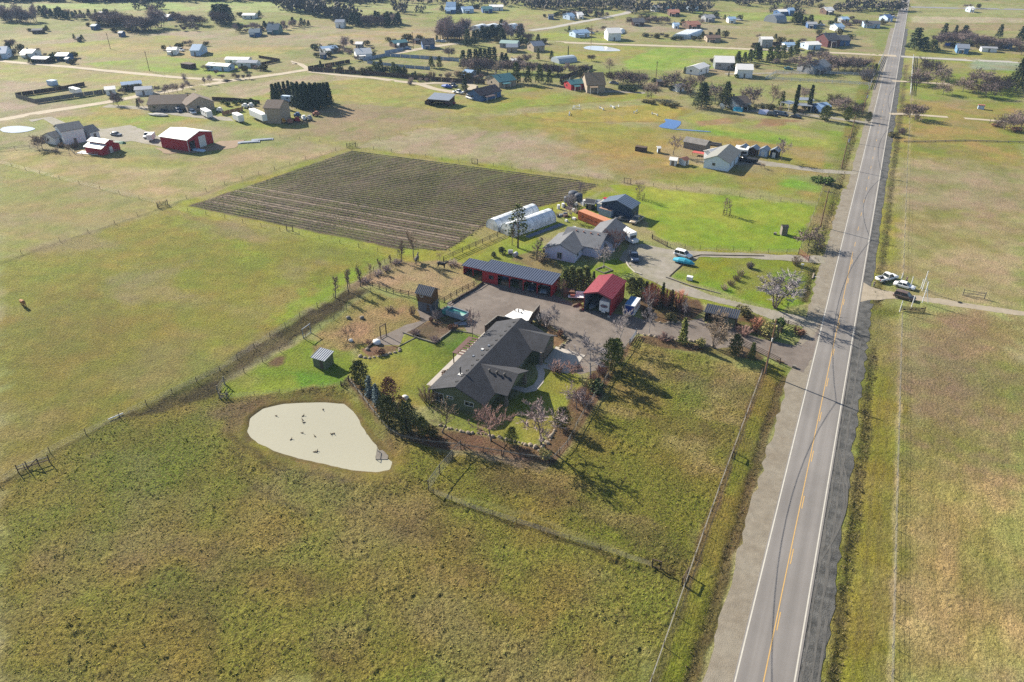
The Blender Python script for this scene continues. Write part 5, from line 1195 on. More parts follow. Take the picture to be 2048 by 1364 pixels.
part('bench', MB().box(-.9, -.5, -.74, .74, 1.05, 1.1), M_WOOD, bt); part('windscreen', MB().box(.2, .26, -.6, .6, 1.07, 1.5), M_GLASS, bt); part('trailer_frame', MB().box(-2, 2.9, -.06, .06, .32, .44).box(-.6, -.4, -.8, .8, .32, .42), M_GUT, bt)
for s in (-1, 1): link('wheel', tkw, bt, (-.5, s * .8, .3))
# flatbed with white lid, rusty truck body
fb = thing('flatbed_trailer', 'white and rust flatbed trailer left of the red barn', 'flatbed trailer', (*Q(1156, 597), 0), math.radians(20))
part('deck', MB().box(-2.3, 2.3, -1.0, 1.0, .65, .8), M_WHITE, fb); part('headboard', MB().box(1.6, 1.72, -1.0, 1.0, .8, 1.7).box(-.6, 1.6, .6, 1.0, .8, 1.4), M_WHITE, fb); part('load', MB().box(-1.8, -.8, -.8, .6, .8, 1.2), mat('rusty load', A(156, 84, 70), .8, .2, 2), fb)
for x in (-.5, .5):
    for s in (-1, 1): link('wheel', tkw, fb, (x, s * .9, .3))
crate_stack('rusty brown utility box between the flatbed and long shed', 1138, 592, (2.6, 1.7, 1.5), mat('rusty brown', A(126, 90, 72), .85, .25, 2), 'utility box', 'utility_box', .3)
for q, (px, py, l_) in enumerate(((1153, 611, 2.2), (1161, 619, 1.6))):
    tag(link('timber_pile', MB().box(-l_/2, l_/2, -.3, .3, 0, .25).box(-l_/2 + .2, l_/2 - .1, -.22, .2, .25, .45).mesh('timber_pile', M_WOOD), None, (*Q(px, py), 0), .9 + q), ('planks piled beside the red barn doorway', 'short log pile against the red barn corner')[q], 'timber pile')
# blue and white storage container
sc_ = thing('storage_container', 'blue and white moving container right of the red barn', 'storage container', (-38.9, 143.2, 0))
M_COBALT = mat('cobalt panel', A(32, 76, 168), .6, .06); M_MOVR = mat('print red', A(176, 76, 78), .6, .05)
part('body', MB().box(-1.15, 1.15, -2.2, 2.2, .12, 2.45), M_WHITE, sc_)
part('roof_panel', MB().box(-1.12, .25, -2.15, 2.15, 2.453, 2.48), mat('sky blue roof', A(76, 138, 196), .6, .06), sc_); part('door', MB().box(-1.0, 1.0, -2.24, -2.2, .3, 2.3), M_COBALT, sc_)
for x in (-1.16, 1.04): part('corner_post', MB().box(x, x + .12, -2.26, -2.14, .1, 2.5), M_TRIMW, sc_)
for q, y in enumerate((-1.6, -.9, -.2, .5, 1.2)): part('printed_mark', MB().box(1.152, 1.165, y, y + .5, 1.35, 1.75), M_MOVR, sc_)
part('printed_band', MB().box(1.152, 1.165, -1.9, 1.9, .5, .62), M_COBALT, sc_)
# hut with ribbed roof at the drive
ht = shed_roof('dark open hut with a ribbed grey roof beside the entrance drive', 'hut', -23.5, -16.2, 145.2, 148.2, 2.45, 3.0, M_WOODD, M_GALV, ov=.3, openf=2, name='drive_hut')
for q in range(17): x = -3.6 + q * .44; part('roof_rib', MB().extr([(x, -1.51, 2.455), (x, 1.51, 3.005), (x, 1.51, 3.1), (x, -1.51, 2.55)], (.2, 0, 0)), M_GUT, ht)
part('closed_bay', MB().box(.6, 3.25, -1.18, -1.08, 0, 2.0), M_SAGE, ht); part('tool_rack', MB().box(-2.9, -1.2, .2, .9, 0, 1.0), M_WOOD, ht); window(ht, 1.2, -1.19, 1.3, math.pi, .7, .6)
# pond dock, ducks, pipe
dk = thing('pond_dock', 'small weathered plank dock tipped on the pond bank', 'dock', (*Q(765, 911, -.3), -.45), math.radians(28))
for q in range(7): part('plank', MB().box(-1.0, 1.0, -1.2 + .34 * q, -.9 + .34 * q, .30, .36), M_WOODG, dk)
for s in (-1, 1): part('bearer', MB().box(s * .8 - .06, s * .8 + .06, -1.3, 1.3, .16, .297), M_WOODG, dk); part('leg', MB().box(s * .8 - .06, s * .8 + .06, -1.1, -.98, -.9, .16), M_WOODG, dk)
part('handrail', MB().box(-.95, -.89, -1.2, 1.1, .9, .98).box(-.95, -.89, -1.2, -1.12, .36, .9).box(-.95, -.89, 1.0, 1.1, .36, .9), M_WOODG, dk)
M_DUCK = mat('brown feathers', A(124, 106, 86), .9, .25, 6); M_DUCKH = mat('dark head feathers', A(60, 64, 52), .8, .1); M_BILL = mat('duck bill', A(196, 150, 70), .7, .05)
dkb = MB(); dkb.loft([[(x, w_ * math.cos(t), .1 + h_ * math.sin(t)) for t in np.linspace(0, 5.4, 7)] for x, w_, h_ in ((-.34, .02, .06), (-.24, .1, .09), (0, .16, .13), (.2, .12, .12), (.3, .05, .06))]); dkb.tube((.24, 0, .16), (.3, 0, .36), .06, .045, 6)
duck_b = dkb.mesh('body', M_DUCK); duck_h = MB().ball((.33, 0, .4), .08, .06, .065, 7, 5).mesh('head', M_DUCKH); duck_p = MB().box(.39, .48, -.03, .03, .37, .4).mesh('bill', M_BILL)
for i, (px, py) in enumerate(((552, 832), (606, 832), (605, 840), (608, 845), (646, 819), (604, 866), (582, 879), (630, 873), (664, 868), (668, 867), (629, 904), (634, 903))):
    x, y = Q(px, py, -.18); d = thing('duck', 'brown duck floating on the milky pond', 'duck', (x, y, -.21), i * 1.3, 'ducks on the pond'); d.scale = (.8,) * 3
    link('body', duck_b, d); link('head', duck_h, d); link('bill', duck_p, d)
tag(link('white_pipe', MB().tube((0, 0, .12), (2.6, 0, .12), .11, .11, 7, cap=True).mesh('white_pipe', M_WHITE), None, (*Q(217, 841), .1), math.radians(72)), 'white pipe lying along the pasture fence', 'pipe')
# ------------------------------------------------------------------ fences and gates of the homestead
QP = lambda pts: [Q(*p) for p in pts]
fence('post and wire fence round the ranch house garden', QP([(697, 762), (716, 787), (750, 832), (778, 866), (802, 880), (850, 890), (890, 894), (930, 899), (1040, 917), (1103, 926), (1135, 891), (1155, 851), (1180, 809), (1200, 780), (1225, 740), (1245, 708), (1260, 688)]), 1.3, 3.0, .08, rails=(1.0,), wire=3)
fence('long wire fence between the muddy track and left pasture', QP([(-60, 1000), (50, 938), (100, 905), (240, 836), (440, 742), (600, 635), (700, 577), (770, 527), (800, 513)]), 1.25, 5.0, .07, wire=6)
fence('wire fence round the bright grass by the small shed', QP([(458, 797), (450, 768), (560, 703), (612, 676), (668, 640), (742, 584)]), 1.15, 4.5, .06, wire=4)
fence('wire fence on the north bank of the pond', QP([(458, 797), (560, 788), (690, 772)]), 1.1, 4.0, .05, wire=4)
fence('dark rail fence on the front of the horse paddock', QP([(745, 573), (787, 587), (833, 596)]), 1.5, 2.4, .09, rails=(.45, .85, 1.25), m=M_WOODD)
fence('dark rail fence between the horse paddock and gravel yard', QP([(874, 599), (889, 605), (902, 597), (925, 584), (948, 573), (963, 563)]), 1.5, 2.4, .09, rails=(.45, .85, 1.25), m=M_WOODD)
fence('brown three rail fence behind the red sheds', QP([(887, 523), (925, 505), (965, 487), (1009, 467), (1045, 452), (1095, 428), (1105, 424)]), 1.4, 3.0, .1, rails=(.5, .9, 1.3), m=M_POST)
fence('wire fence across the south of the front pasture', QP([(857, 981), (868, 988), (940, 1016), (1080, 1061), (1200, 1099), (1304, 1134)]), 1.1, 4.2, .045, wire=6)
fence('tall mesh fence at the corner south of the garden', QP([(857, 981), (880, 948), (905, 920), (922, 900)]), 2.0, 3.2, .09, rails=(1.95,), wire=6)
fence('wire fence running beside the road shoulder', [(-8.7, 30), (-8.65, 72), (-8.6, 93), (-8.2, 129.5)], 1.25, 5.0, .07, wire=5)
fence('dark four rail fence on the south side of the entrance drive', QP([(1483, 691), (1508, 702), (1535, 716), (1559, 728)]), 1.45, 2.4, .1, rails=(.3, .65, 1.0, 1.35), m=M_WOODD, rail_w=.05)
fence('dark four rail fence on the north side of the entrance drive', QP([(1494, 664), (1520, 674), (1543, 684), (1556, 675)]), 1.45, 2.4, .1, rails=(.3, .65, 1.0, 1.35), m=M_WOODD)
fence('dark rail wing fence beside the neighbour drive mouth', QP([(1560, 660), (1575, 652), (1592, 660)]), 1.45, 2.2, .1, rails=(.3, .65, 1.0, 1.35), m=M_WOODD)
fence('grey wire fence along the field right of the road', [(17.6, 30), (16.6, 100), (15.8, 166)], 1.2, 4.5, .06, wire=4, m=M_WOODG)
fence('grey wire fence beyond the dirt drive right of the road', [(15.5, 187), (14.5, 300), (14.0, 470)], 1.2, 7, .07, wire=3, m=M_WOODG)
fence('wire fence below the dark crop field', QP([(340, 416), (450, 437), (560, 462), (680, 487), (795, 512)]), 1.2, 6, .06, wire=3)
fence('wire fence on the west edge of the dark crop field', QP([(332, 412), (450, 370), (580, 330), (700, 293)]), 1.2, 7, .07, wire=3)
fence('wire fence along the top of the dark crop field', QP([(712, 293), (820, 310), (950, 328), (1100, 346), (1255, 367)]), 1.2, 7, .07, wire=3)
fence('wire fence along the top of the bright green lawn', QP([(1261, 368), (1400, 384), (1520, 398), (1645, 412)]), 1.2, 7, .07, wire=3)
fence('wire fence between the green lawn and neighbour drive', QP([(1305, 478), (1340, 496), (1400, 498), (1500, 503), (1610, 509)]), 1.2, 5, .06, wire=3)
fence('wire fence on the verge beyond the neighbour drive', [(-9.3, 190), (-9.0, 240), (-8.8, 262)], 1.2, 6, .06, wire=3)
fence('wire fence dividing the two left pastures', QP([(-40, 532), (120, 483), (230, 448), (318, 416)]), 1.15, 8, .06, wire=3)
fence('wire fence on the far side of the left pasture', QP([(-30, 318), (80, 348), (200, 378), (320, 408)]), 1.15, 9, .06, wire=3)
fence('wire fence between the tan barn and crop field corner', QP([(560, 275), (640, 284), (700, 292)]), 1.15, 9, .06, wire=2)
fence('wire fence across the brown field beyond the crop field', QP([(715, 292), (800, 268), (900, 238)]), 1.15, 9, .06, wire=2)
# gates at the track corner and the left fence corner
def gate(label, b0, b1, h=1.3, m=M_WOODG, bars=5, name='field_gate', brace=True):
    p0 = Vector((*Q(*b0), 0)); p1 = Vector((*Q(*b1), 0)); d = p1 - p0; o = thing(name, label, 'gate', p0)
    for q in (Vector((0, 0, 0)), d): beam('gate_post', q - Vector((0, 0, .2)), q + Vector((0, 0, h + .25)), .17, .17, m, o)
    for k in range(bars): z = .2 + (h - .25) * k / (bars - 1); beam('bar', d * .03 + Vector((0, 0, z)), d * .97 + Vector((0, 0, z)), .05, .1, m, o)
    if brace: beam('brace', d * .05 + Vector((0, 0, .2)), d * .95 + Vector((0, 0, h - .1)), .05, .09, m, o)
    return o
gate('tall grey timber gate at the end of the muddy track', (437, 788), (450, 770), 1.7, bars=4); gate('low grey pallet gate beside the pond bank', (440, 798), (455, 797), 1.2, bars=4)
gate('small dark gate between the pond bank and garden', (683, 775), (698, 764), 1.2, M_WOODD)
gate('grey metal gate at the gravel yard end of the front pasture', (1259, 690), (1272, 670), 1.3, M_GALV); gate('red brown gate at the north mouth of the neighbour drive', (1597, 508), (1617, 523), 1.5, mat('rust red bars', A(150, 96, 78), .8, .2))
gate('dark gate standing open at the neighbour drive', (1551, 655), (1562, 668), 1.4, M_WOODD); gate('wire gate where the green lawn meets the gravel', (1304, 478), (1334, 494), 1.3, M_POST)
gate('dark timber stile at the corner of three pastures', (316, 416), (336, 410), 1.5, M_POST); gate('dark timber gate at the top corner of the crop field', (694, 296), (712, 294), 1.6, M_POST)
lb = thing('corner_brace', 'dark timber corner brace at the left pasture fence', 'fence brace', (*Q(40, 945), 0))
o0 = Vector((*Q(40, 945), 0)); pts = [Vector((*Q(*p), 0)) - o0 for p in ((37, 945), (56, 938), (62, 938), (79, 932), (100, 925))]
for p in (pts[0], pts[1], pts[3], pts[4]): beam('post', p - Vector((0, 0, .2)), p + Vector((0, 0, 1.6)), .13, .13, M_WOODD, lb)
beam('rail', pts[0] + Vector((0, 0, 1.2)), pts[4] + Vector((0, 0, 1.2)), .09, .09, M_WOODG, lb); beam('rail', pts[0] + Vector((0, 0, .6)), pts[4] + Vector((0, 0, .6)), .12, .12, M_WOODD, lb); beam('brace', pts[1] + Vector((0, 0, .2)), pts[3] + Vector((0, 0, 1.5)), .12, .12, M_WOODD, lb)
# ------------------------------------------------------------------ road side: poles and cables
def utility_pole(label, px, py, h, arm=1.6, can=False, box=False, group='utility poles along the left verge', tilt=0.0, tip=None):
    x, y = Q(px, py); o = thing('utility_pole', label, 'utility pole', (x, y, 0), 0, group)
    n = 7; pb = MB()
    for k in range(n): pb.tube((0, 0, h * k / n - (.4 if k == 0 else 0)), (0, 0, h * (k + 1) / n), .19 - .07 * k / n, .19 - .07 * (k + 1) / n, 8, cap=(k == n - 1))
    part('pole', pb, M_POLE, o)
    if arm: part('crossarm', MB().box(-arm / 2, arm / 2, -.22, -.11, h - .9, h - .76), M_WOODG, o); ins = MB().tube((0, 0, 0), (0, 0, .22), .07, .04, 6, cap=True).mesh('insulator', M_GUT)
    if arm:
        for s in (-.46, .1, .46): link('insulator', ins, o, (s * arm, -.165, h - .76))
    if can: part('transformer', MB().tube((.36, 0, h - 2.6), (.36, 0, h - 1.5), .3, .3, 12, cap=True).tube((.36, 0, h - 1.5), (.36, 0, h - 1.35), .1, .05, 6), mat('transformer grey', A(190, 196, 204), .5, .08), o)
    if box: part('junction_sleeve', MB().tube((.0, -.24, h * .62), (0, -.24, h * .68), .12, .12, 7, cap=True), M_TRIMW, o); part('conduit', MB().tube((.14, -.14, 0), (.11, -.11, h * .62), .05, .05, 5), M_GALV, o)
    return o
M_POLE = mat('pole timber', A(158, 122, 92), .9, .25, 1.5)
utility_pole('tall brown utility pole beside the entrance drive', 1530, 747, 12.0, box=True); utility_pole('utility pole by the bare tree at the green lawn', 1641, 453, 11.0, 2.2)
utility_pole('utility pole with grey transformer near the carport house', 1683, 336, 11.5, 2.4, True); utility_pole('utility pole just beyond the transformer pole', 1699, 284, 10, 2.0)
utility_pole('utility pole opposite the oaks right of the road', 1724, 232, 10, 1.8, True); utility_pole('utility pole at the white fence corner by the road', 1739, 160, 10, 1.6)
def cable(label, pts, sag, r=.03, n=14, group=None):
    o0 = Vector(pts[0]); b = MB()
    for i in range(len(pts) - 1):
        p, q = Vector(pts[i]), Vector(pts[i + 1]); prev = p
        for k in range(1, n + 1):
            t = k / n; c = p.lerp(q, t); c.z -= sag * 4 * t * (1 - t); b.tube(prev - o0, c - o0, r, r, 4); prev = c
    return tag(link('overhead_cable', b.mesh('overhead_cable', M_BLACK), None, o0), label, 'cable', group)
pp = [Q(1530, 747), Q(1641, 453), Q(1683, 336), Q(1724, 232), Q(1739, 160)]
cable('thick low cable slung between the utility poles by the road', [(pp[0][0] + .2, 58, 7.4)] + [(x + .2, y, 7.4) for x, y in pp], 2.2, .032)
for s, lab in ((-.7, 'thin wire on the field side of the utility poles'), (.7, 'thin wire on the road side of the utility poles')): cable(lab, [(pp[0][0] + s, 40, 11.0)] + [(x + s, y, 11.0) for x, y in pp[:4]], 1.2, .008)
bx = Q(1605, 555)
def mailbox(label, px, py, h=1.1): 
    x, y = Q(px, py); o = thing('mailbox', label, 'mailbox', (x, y, 0), .1); part('post', MB().box(-.06, .06, -.06, .06, 0, h), M_WOODG, o); part('box', MB().extr([(-.3, -.16, h), (-.3, .16, h), (-.3, .16, h + .2), (-.3, .08, h + .3), (-.3, -.08, h + .3), (-.3, -.16, h + .2)], (.6, 0, 0)), M_WHITE, o)
mailbox('white mailbox beside the far verge fence', 1596, 570, 1.2); mailbox('small white mailbox by the silver tree', 1590, 575, 1.0); mailbox('grey mailbox post at the roadside ditch', 1603, 540, 1.4)
tag(link('drain_marker', MB().box(-.35, .35, -.3, .3, 0, .5).mesh('drain_marker', M_WOODG), None, (*Q(1588, 735), 0)), 'grey block marker at the mouth of the entrance drive', 'marker')
bed_frame('timber sleeper lying at the entrance verge', [(1553, 722), (1568, 727)], M_WOOD, .35, .4); 
cv = thing('culvert_headwall', 'pale concrete headwall in the ditch beside the silver tree', 'culvert', (*Q(1626, 552), 0)); part('wall', MB().box(-.15, .15, -1.6, 1.6, -.5, .2), M_STONE, cv); part('pipe', MB().tube((0, 0, -.3), (1.6, 0, -.3), .35, .35, 10), M_CONC, cv)
# ------------------------------------------------------------------ right gate: parked vehicles, white posts, people
GL = Q(1786, 576)
car('white pickup truck parked nose away at the field gate', Q(1773, 560), math.radians(48), 'pickup', M_WHITE); car('white saloon parked on the dirt drive', Q(1808, 575), math.radians(-12), 'sedan', M_WHITE)
car('brown estate car parked on the lower edge of the dirt drive', Q(1808, 597), math.radians(-14), 'suv', mat('car bronze', A(126, 104, 92), .35, .05, spec=.6))
def white_post(label, px, py, h, r=.1, brace=None):
    x, y = Q(px, py); o = thing('gate_post', label, 'gate post', (x, y, 0), 0); part('post', MB().tube((0, 0, -.2), (0, 0, h), r, r * .85, 8, cap=True), M_WHITE, o); part('cap', MB().tube((0, 0, h), (0, 0, h + .1), r, r * .4, 8, cap=True), M_GALV, o)
    if brace: part('brace', MB().tube((0, 0, h * .75), (brace[0], brace[1], .1), .07, .07, 6), M_WHITE, o)
for t_ in (('tall white post on the north side of the dirt drive', 1844, 582, 5.2), ('tall white post on the south side of the dirt drive', 1844, 606, 5.4), ('white fence post behind the white pickup', 1802, 561, 2.0), ('white post beside the bonnet of the white saloon', 1822, 570, 2.2), ('white corner post below the brown estate car', 1799, 624, 2.8), ('white post in front of the brown estate car', 1822, 617, 3.2), ('short white post by the tall north gate post', 1842, 577, 2.4)): white_post(t_[0], t_[1], t_[2], t_[3], brace=(1.2, .3) if t_[3] > 5 else None)
gate('brown rail gate lying open on the grass below the cars', (1801, 621), (1848, 625), 1.1, M_WOODD); gate('brown field gate beyond the tall white posts', (1925, 591), (1968, 598), 1.5, M_WOODG, 3)
def skin_figure(name, joints, edges, mats_, root, parent, lvl=2):
    me = bpy.data.meshes.new(name); me.from_pydata([j[0] for j in joints], edges, [])
    o = link(name, me, parent); me.materials.append(mats_); kf = 1.4 if len(joints) > 22 else 1.0
    sk = o.modifiers.new('skin', 'SKIN'); sk.use_smooth_shade = True; sd_ = o.modifiers.new('sub', 'SUBSURF'); sd_.levels = lvl; sd_.render_levels = lvl
    for i, j in enumerate(joints):
        v = me.skin_vertices[0].data[i]; v.radius = (j[1] * kf, j[1] * kf) if not isinstance(j[1], tuple) else (j[1][0] * kf, j[1][1] * kf); v.use_root = (i == root)
    return o
M_SKIN = mat('skin', (.42, .26, .19), .6, .04)
def person(label, px, py, rz, top, leg, hair):
    x, y = Q(px, py); o = thing('person', label, 'person', (x, y, 0), rz)
    J = [((0, 0, .95), (.16, .12)), ((0, 0, 1.15), (.15, .11)), ((0, 0, 1.36), (.17, .11)), ((0, 0, 1.47), .06), ((0, .01, 1.56), .075), ((0, .02, 1.68), (.085, .1)),
         ((.19, 0, 1.38), .065), ((.24, .02, 1.12), .05), ((.22, .1, .88), .04), ((.22, .14, .8), .045), ((-.19, 0, 1.38), .065), ((-.25, .03, 1.12), .05), ((-.2, .14, .92), .04), ((-.18, .18, .86), .045),
         ((.1, 0, .86), .105), ((.11, .02, .48), .075), ((.12, -.01, .1), .055), ((.13, .13, .05), .05), ((-.1, 0, .86), .105), ((-.12, .02, .48), .075), ((-.13, -.01, .1), .055), ((-.14, .13, .05), .05)]
    E_ = [(0, 1), (1, 2), (2, 3), (3, 4), (4, 5), (2, 6), (6, 7), (7, 8), (8, 9), (2, 10), (10, 11), (11, 12), (12, 13), (0, 14), (14, 15), (15, 16), (16, 17), (0, 18), (18, 19), (19, 20), (20, 21)]
    b_ = skin_figure('body', J, E_, M_SKIN, 0, o)
    jk = [(0, 1), (1, 2), (2, 3), (3, 4), (2, 5), (5, 6)]
    skin_figure('jacket', [((0, 0, .9), (.19, .145)), ((0, 0, 1.15), (.175, .135)), ((0, 0, 1.37), (.19, .13)), ((.2, 0, 1.38), .085), ((.245, .02, 1.1), .068), ((-.2, 0, 1.38), .085), ((-.255, .03, 1.1), .068)], [(0, 1), (1, 2), (2, 3), (3, 4), (2, 5), (5, 6)], top, 0, o)
    skin_figure('trousers', [((0, 0, .93), (.175, .135)), ((.1, 0, .84), .12), ((.115, .02, .46), .09), ((.125, -.01, .13), .072), ((-.1, 0, .84), .12), ((-.125, .02, .46), .09), ((-.135, -.01, .13), .072)], [(0, 1), (1, 2), (2, 3), (0, 4), (4, 5), (5, 6)], leg, 0, o)
    part('hair', MB().ball((0, -.01, 1.73), .1, .115, .09, 8, 6), hair, o, True)
    for s in (-1, 1): part('shoe', MB().box(s * .13 - .05, s * .13 + .05, -.08, .2, 0, .09), M_BLACK, o)
    return o
M_DKCL = mat('dark clothing', (.03, .032, .04), .9, .1); M_NAVY = mat('navy trousers', (.04, .05, .08), .9, .1)
person('person in dark clothes standing at the road end of the dirt drive', 1747, 574, -1.2, M_DKCL, M_NAVY, M_BLACK); person('person in dark jacket standing behind the white saloon', 1812, 565, 2.4, M_DKCL, M_DKCL, M_BLACK)
tag(link('puddle_cover', MB().tube((0, 0, 0), (0, 0, .05), .5, .5, 10, cap=True).mesh('puddle_cover', M_BLACK), None, (*Q(1920, 605), .01)), 'round dark lid on the dirt drive', 'lid')
# ------------------------------------------------------------------ animals
def quadruped(label, name, cat, x, y, rz, col, s=1.0, graze=False, mane=None, neck=1.0):
    o = thing(name, label, cat, (x, y, 0), rz); o.scale = (s, s, s)
    hd = [((1.0, 0, 1.35), .17), ((1.35, 0, 1.75), .12), ((1.5, 0, 1.9), .11), ((1.85, 0, 1.66), .07)] if not graze else [((1.05, 0, 1.2), .17), ((1.45, 0, .85), .12), ((1.62, 0, .55), .11), ((1.75, 0, .2), .07)]
    J = [((-.75, 0, 1.22), (.27, .27)), ((-.2, 0, 1.15), (.3, .32)), ((.4, 0, 1.15), (.29, .32)), ((.78, 0, 1.2), (.25, .28))] + hd + \
        [((.72, .17, .95), .12), ((.74, .17, .5), .06), ((.74, .17, .08), .055), ((.72, -.17, .95), .12), ((.80, -.17, .5), .06), ((.84, -.17, .08), .055),
         ((-.72, .18, .98), .16), ((-.62, .18, .66), .085), ((-.86, .18, .45), .06), ((-.82, .18, .08), .055), ((-.72, -.18, .98), .16), ((-.68, -.18, .66), .085), ((-.94, -.18, .45), .06), ((-.92, -.18, .08), .055), ((-1.02, 0, 1.25), .07), ((-1.16, 0, .8), .05)]
    E_ = [(0, 1), (1, 2), (2, 3), (3, 4), (4, 5), (5, 6), (6, 7), (3, 8), (8, 9), (9, 10), (3, 11), (11, 12), (12, 13), (0, 14), (14, 15), (15, 16), (16, 17), (0, 18), (18, 19), (19, 20), (20, 21), (0, 22), (22, 23)]
    skin_figure('body', J, E_, col, 1, o)
    e = J[6][0]
    for q in (-1, 1): part('ear', MB().tube((e[0] - .05, q * .07, e[2] + .08), (e[0] - .06, q * .09, e[2] + .24), .04, .01, 5), col, o)
    if mane: part('mane', MB().extr([(J[3][0][0] + .05, -.03, 1.5), (J[4][0][0], -.03, J[4][0][2] + .2), (J[5][0][0], -.03, J[5][0][2] + .18), (J[5][0][0] - .12, -.03, J[5][0][2] - .05), (J[4][0][0] - .15, -.03, J[4][0][2] - .05)], (0, .06, 0)), mane, o)
    return o
quadruped('grey horse standing in the straw paddock', 'horse', 'horse', *Q(834, 526), 1.9, mat('grey horse coat', A(128, 118, 104), .8, .15, 2), 1.15, mane=M_BLACK); quadruped('black horse walking in the straw paddock', 'horse', 'horse', *Q(883, 536), .05, mat('black horse coat', A(52, 48, 48), .7, .1, 2), 1.1, mane=M_BLACK)
quadruped('brown cow grazing alone in the left pasture', 'cow', 'cow', *Q(48, 612), math.atan2(*Q(48, 612)[::-1]) + .25, mat('brown cow coat', A(196, 138, 84), .85, .2, 2), 1.0, True)
# ------------------------------------------------------------------ neighbour's place
def RB(px1, py1, px2, py2, z): return Q3(px1, py1, z), Q3(px2, py2, z)
nh = gable('pale lilac neighbour house with grey shingle roofs, main block', 'house', Vector((-66.2, 171.5, 0)), Vector((-55.0, 171.5, 0)), 4.9, 5.6, 2.8, M_LILAC, M_SHGRY, wins=0, name='neighbour_house', door=False, far=False)
# wings belong to the same house
def wing_of(o, P1, P2, zr, hw, ze, wall, roof, tagn):
    L, rz, loc = ridge_frame(P1, P2); inv = o.matrix_basis.inverted(); M = inv @ (Matrix.Translation(loc) @ Matrix.Rotation(rz, 4, 'Z'))
    hl = L / 2; sl = (zr - ze) / hw
    a = MB().extr([(-hl + .4, -hw + .5, 0), (-hl + .4, hw - .5, 0), (-hl + .4, hw - .5, ze + .5 * sl - .16), (-hl + .4, 0, zr - .16), (-hl + .4, -hw + .5, ze + .5 * sl - .16)], (2 * hl - .8, 0, 0)); p = part(tagn + '_wall', a, wall, o); p.matrix_local = M
    r = MB().extr([(-hl, -hw, ze), (-hl, 0, zr), (-hl, hw, ze), (-hl, hw, ze - .15), (-hl, 0, zr - .15), (-hl, -hw, ze - .15)], (2 * hl, 0, 0)); q = part(tagn + '_roof', r, roof, o); q.matrix_local = M
    return p
w1 = wing_of(nh, Vector((-63.9, 160.6, 0)), Vector((-63.9, 171.5, 0)), 4.55, 4.6, 2.65, M_LILAC, M_SHGRY, 'front_wing')
for (x, z, ww, hh) in ((0, 1.3, 1.4, 1.9),): window(w1, -5.1, -x, z, math.pi / 2, ww, hh)
for x in (-3.0, .4): window(w1, x, -4.13, 1.5, math.pi, 1.3, 1.1)
w2 = wing_of(nh, Vector((-56.9, 170.5, 0)), Vector((-56.9, 183.5, 0)), 4.55, 4.2, 2.65, M_LILAC, M_SHGRY, 'garage_wing'); window(w2, -5.2, -3.73, 1.5, math.pi, 1.4, 1.3); window(w2, -6.13, -1.8, 1.4, math.pi / 2, 1.4, 1.8)
for q, x in enumerate((-2.6, -.6, 1.4, 3.4)): link('roof_vent', MB().tube((0, 0, -.2), (0, 0, .25), .2, .18, 8, cap=True).mesh('roof_vent', M_TERR), nh, (x, -.9, 4.6))
tb = thing('patio_table', 'brown table with benches beside the lilac house', 'table', (*Q(1092, 502), 0), .3); part('top', MB().box(-1, 1, -.5, .5, .7, .76), M_WOOD, tb)
for s in (-1, 1): part('bench', MB().box(-1, 1, s * .9 - .18, s * .9 + .18, .4, .46), M_WOOD, tb); part('leg', MB().box(s * .7 - .05, s * .7 + .05, -.9, .9, 0, .7), M_WOOD, tb)
# hoop houses
M_POLY = mat('cloudy plastic film', A(240, 243, 245, .8), .35, .1, .9, .02, 3, spec=.4, col2=A(196, 206, 212), c2scale=.5)
def hoop(label, p0, p1, w_, h, group='hoop houses by the crop field', m=M_POLY, n=10, low=False):
    P0, P1 = Vector((*p0, 0)), Vector((*p1, 0)); L, rz, loc = ridge_frame(P0, P1); o = thing('hoop_house', label, 'hoop house', loc, rz, group)
    arc = [(w_ / 2 * math.cos(math.pi * i / n), h * math.sin(math.pi * i / n) ** .8) for i in range(n + 1)]
    part('cover', MB().extr([(-L / 2, y, z) for y, z in arc], (L, 0, 0)), m, o)
    if not low:
        for q in range(int(L / 2) + 1):
            x = -L / 2 + q * L / int(L / 2); b = MB()
            for i in range(n): b.tube((x, arc[i][0] * 1.005, arc[i][1] + .02), (x, arc[i + 1][0] * 1.005, arc[i + 1][1] + .02), .03, .03, 4)
            part('hoop', b, M_GALV, o)
        part('door', MB().box(-L / 2 - .03, -L / 2, -.6, .6, 0, 1.9), M_TRIMW, o)
    return o
hoop('upper left hoop house of cloudy plastic by the crop field', (-88.6, 171.6), (-83.0, 187.4), 5.0, 3.1); hoop('lower right hoop house of cloudy plastic behind the pine', (-83.2, 169.8), (-77.0, 185.4), 5.2, 3.3)
tag(link('ground_cloth', MB().box(-.8, .8, -7, 7, .02, .05).mesh('ground_cloth', mat('grey blue cloth', A(120, 130, 150), .8, .1)), None, (-75.0, 177.5, 0), math.radians(-22)), 'grey cloth strip beside the lower hoop house', 'ground cloth')
# orange container, sheds, vehicles
oc = thing('shipping_container', 'orange shipping container behind the lilac house', 'shipping container', (*Q(1192, 449), 0), math.radians(-24))
M_ORNG = mat('container orange', A(206, 112, 62), .65, .08, .8); part('body', MB().box(-6.1, 6.1, -1.22, 1.22, .1, 2.6), M_ORNG, oc)
cb = MB()
for q in range(40): x = -6.0 + q * .305; cb.box(x, x + .15, -1.25, 1.25, .25, 2.5)
part('corrugation', cb, M_ORNG, oc, kind='stuff'); part('roof', MB().box(-6.1, 6.1, -1.22, 1.22, 2.603, 2.63), mat('container roof orange', A(226, 152, 112), .7, .08), oc)
M_PRN = mat('container print', A(132, 66, 40), .7, .05)
for q, x in enumerate((-4.6, -3.0, -2.5, -2.0, -1.5, -1.0, -.5, .3, .8, 1.3)): part('printed_mark', MB().box(x, x + (.7 if q == 0 else .36), -1.262, -1.253, 1.1, 1.9 if q == 0 else 1.55), M_PRN, oc)
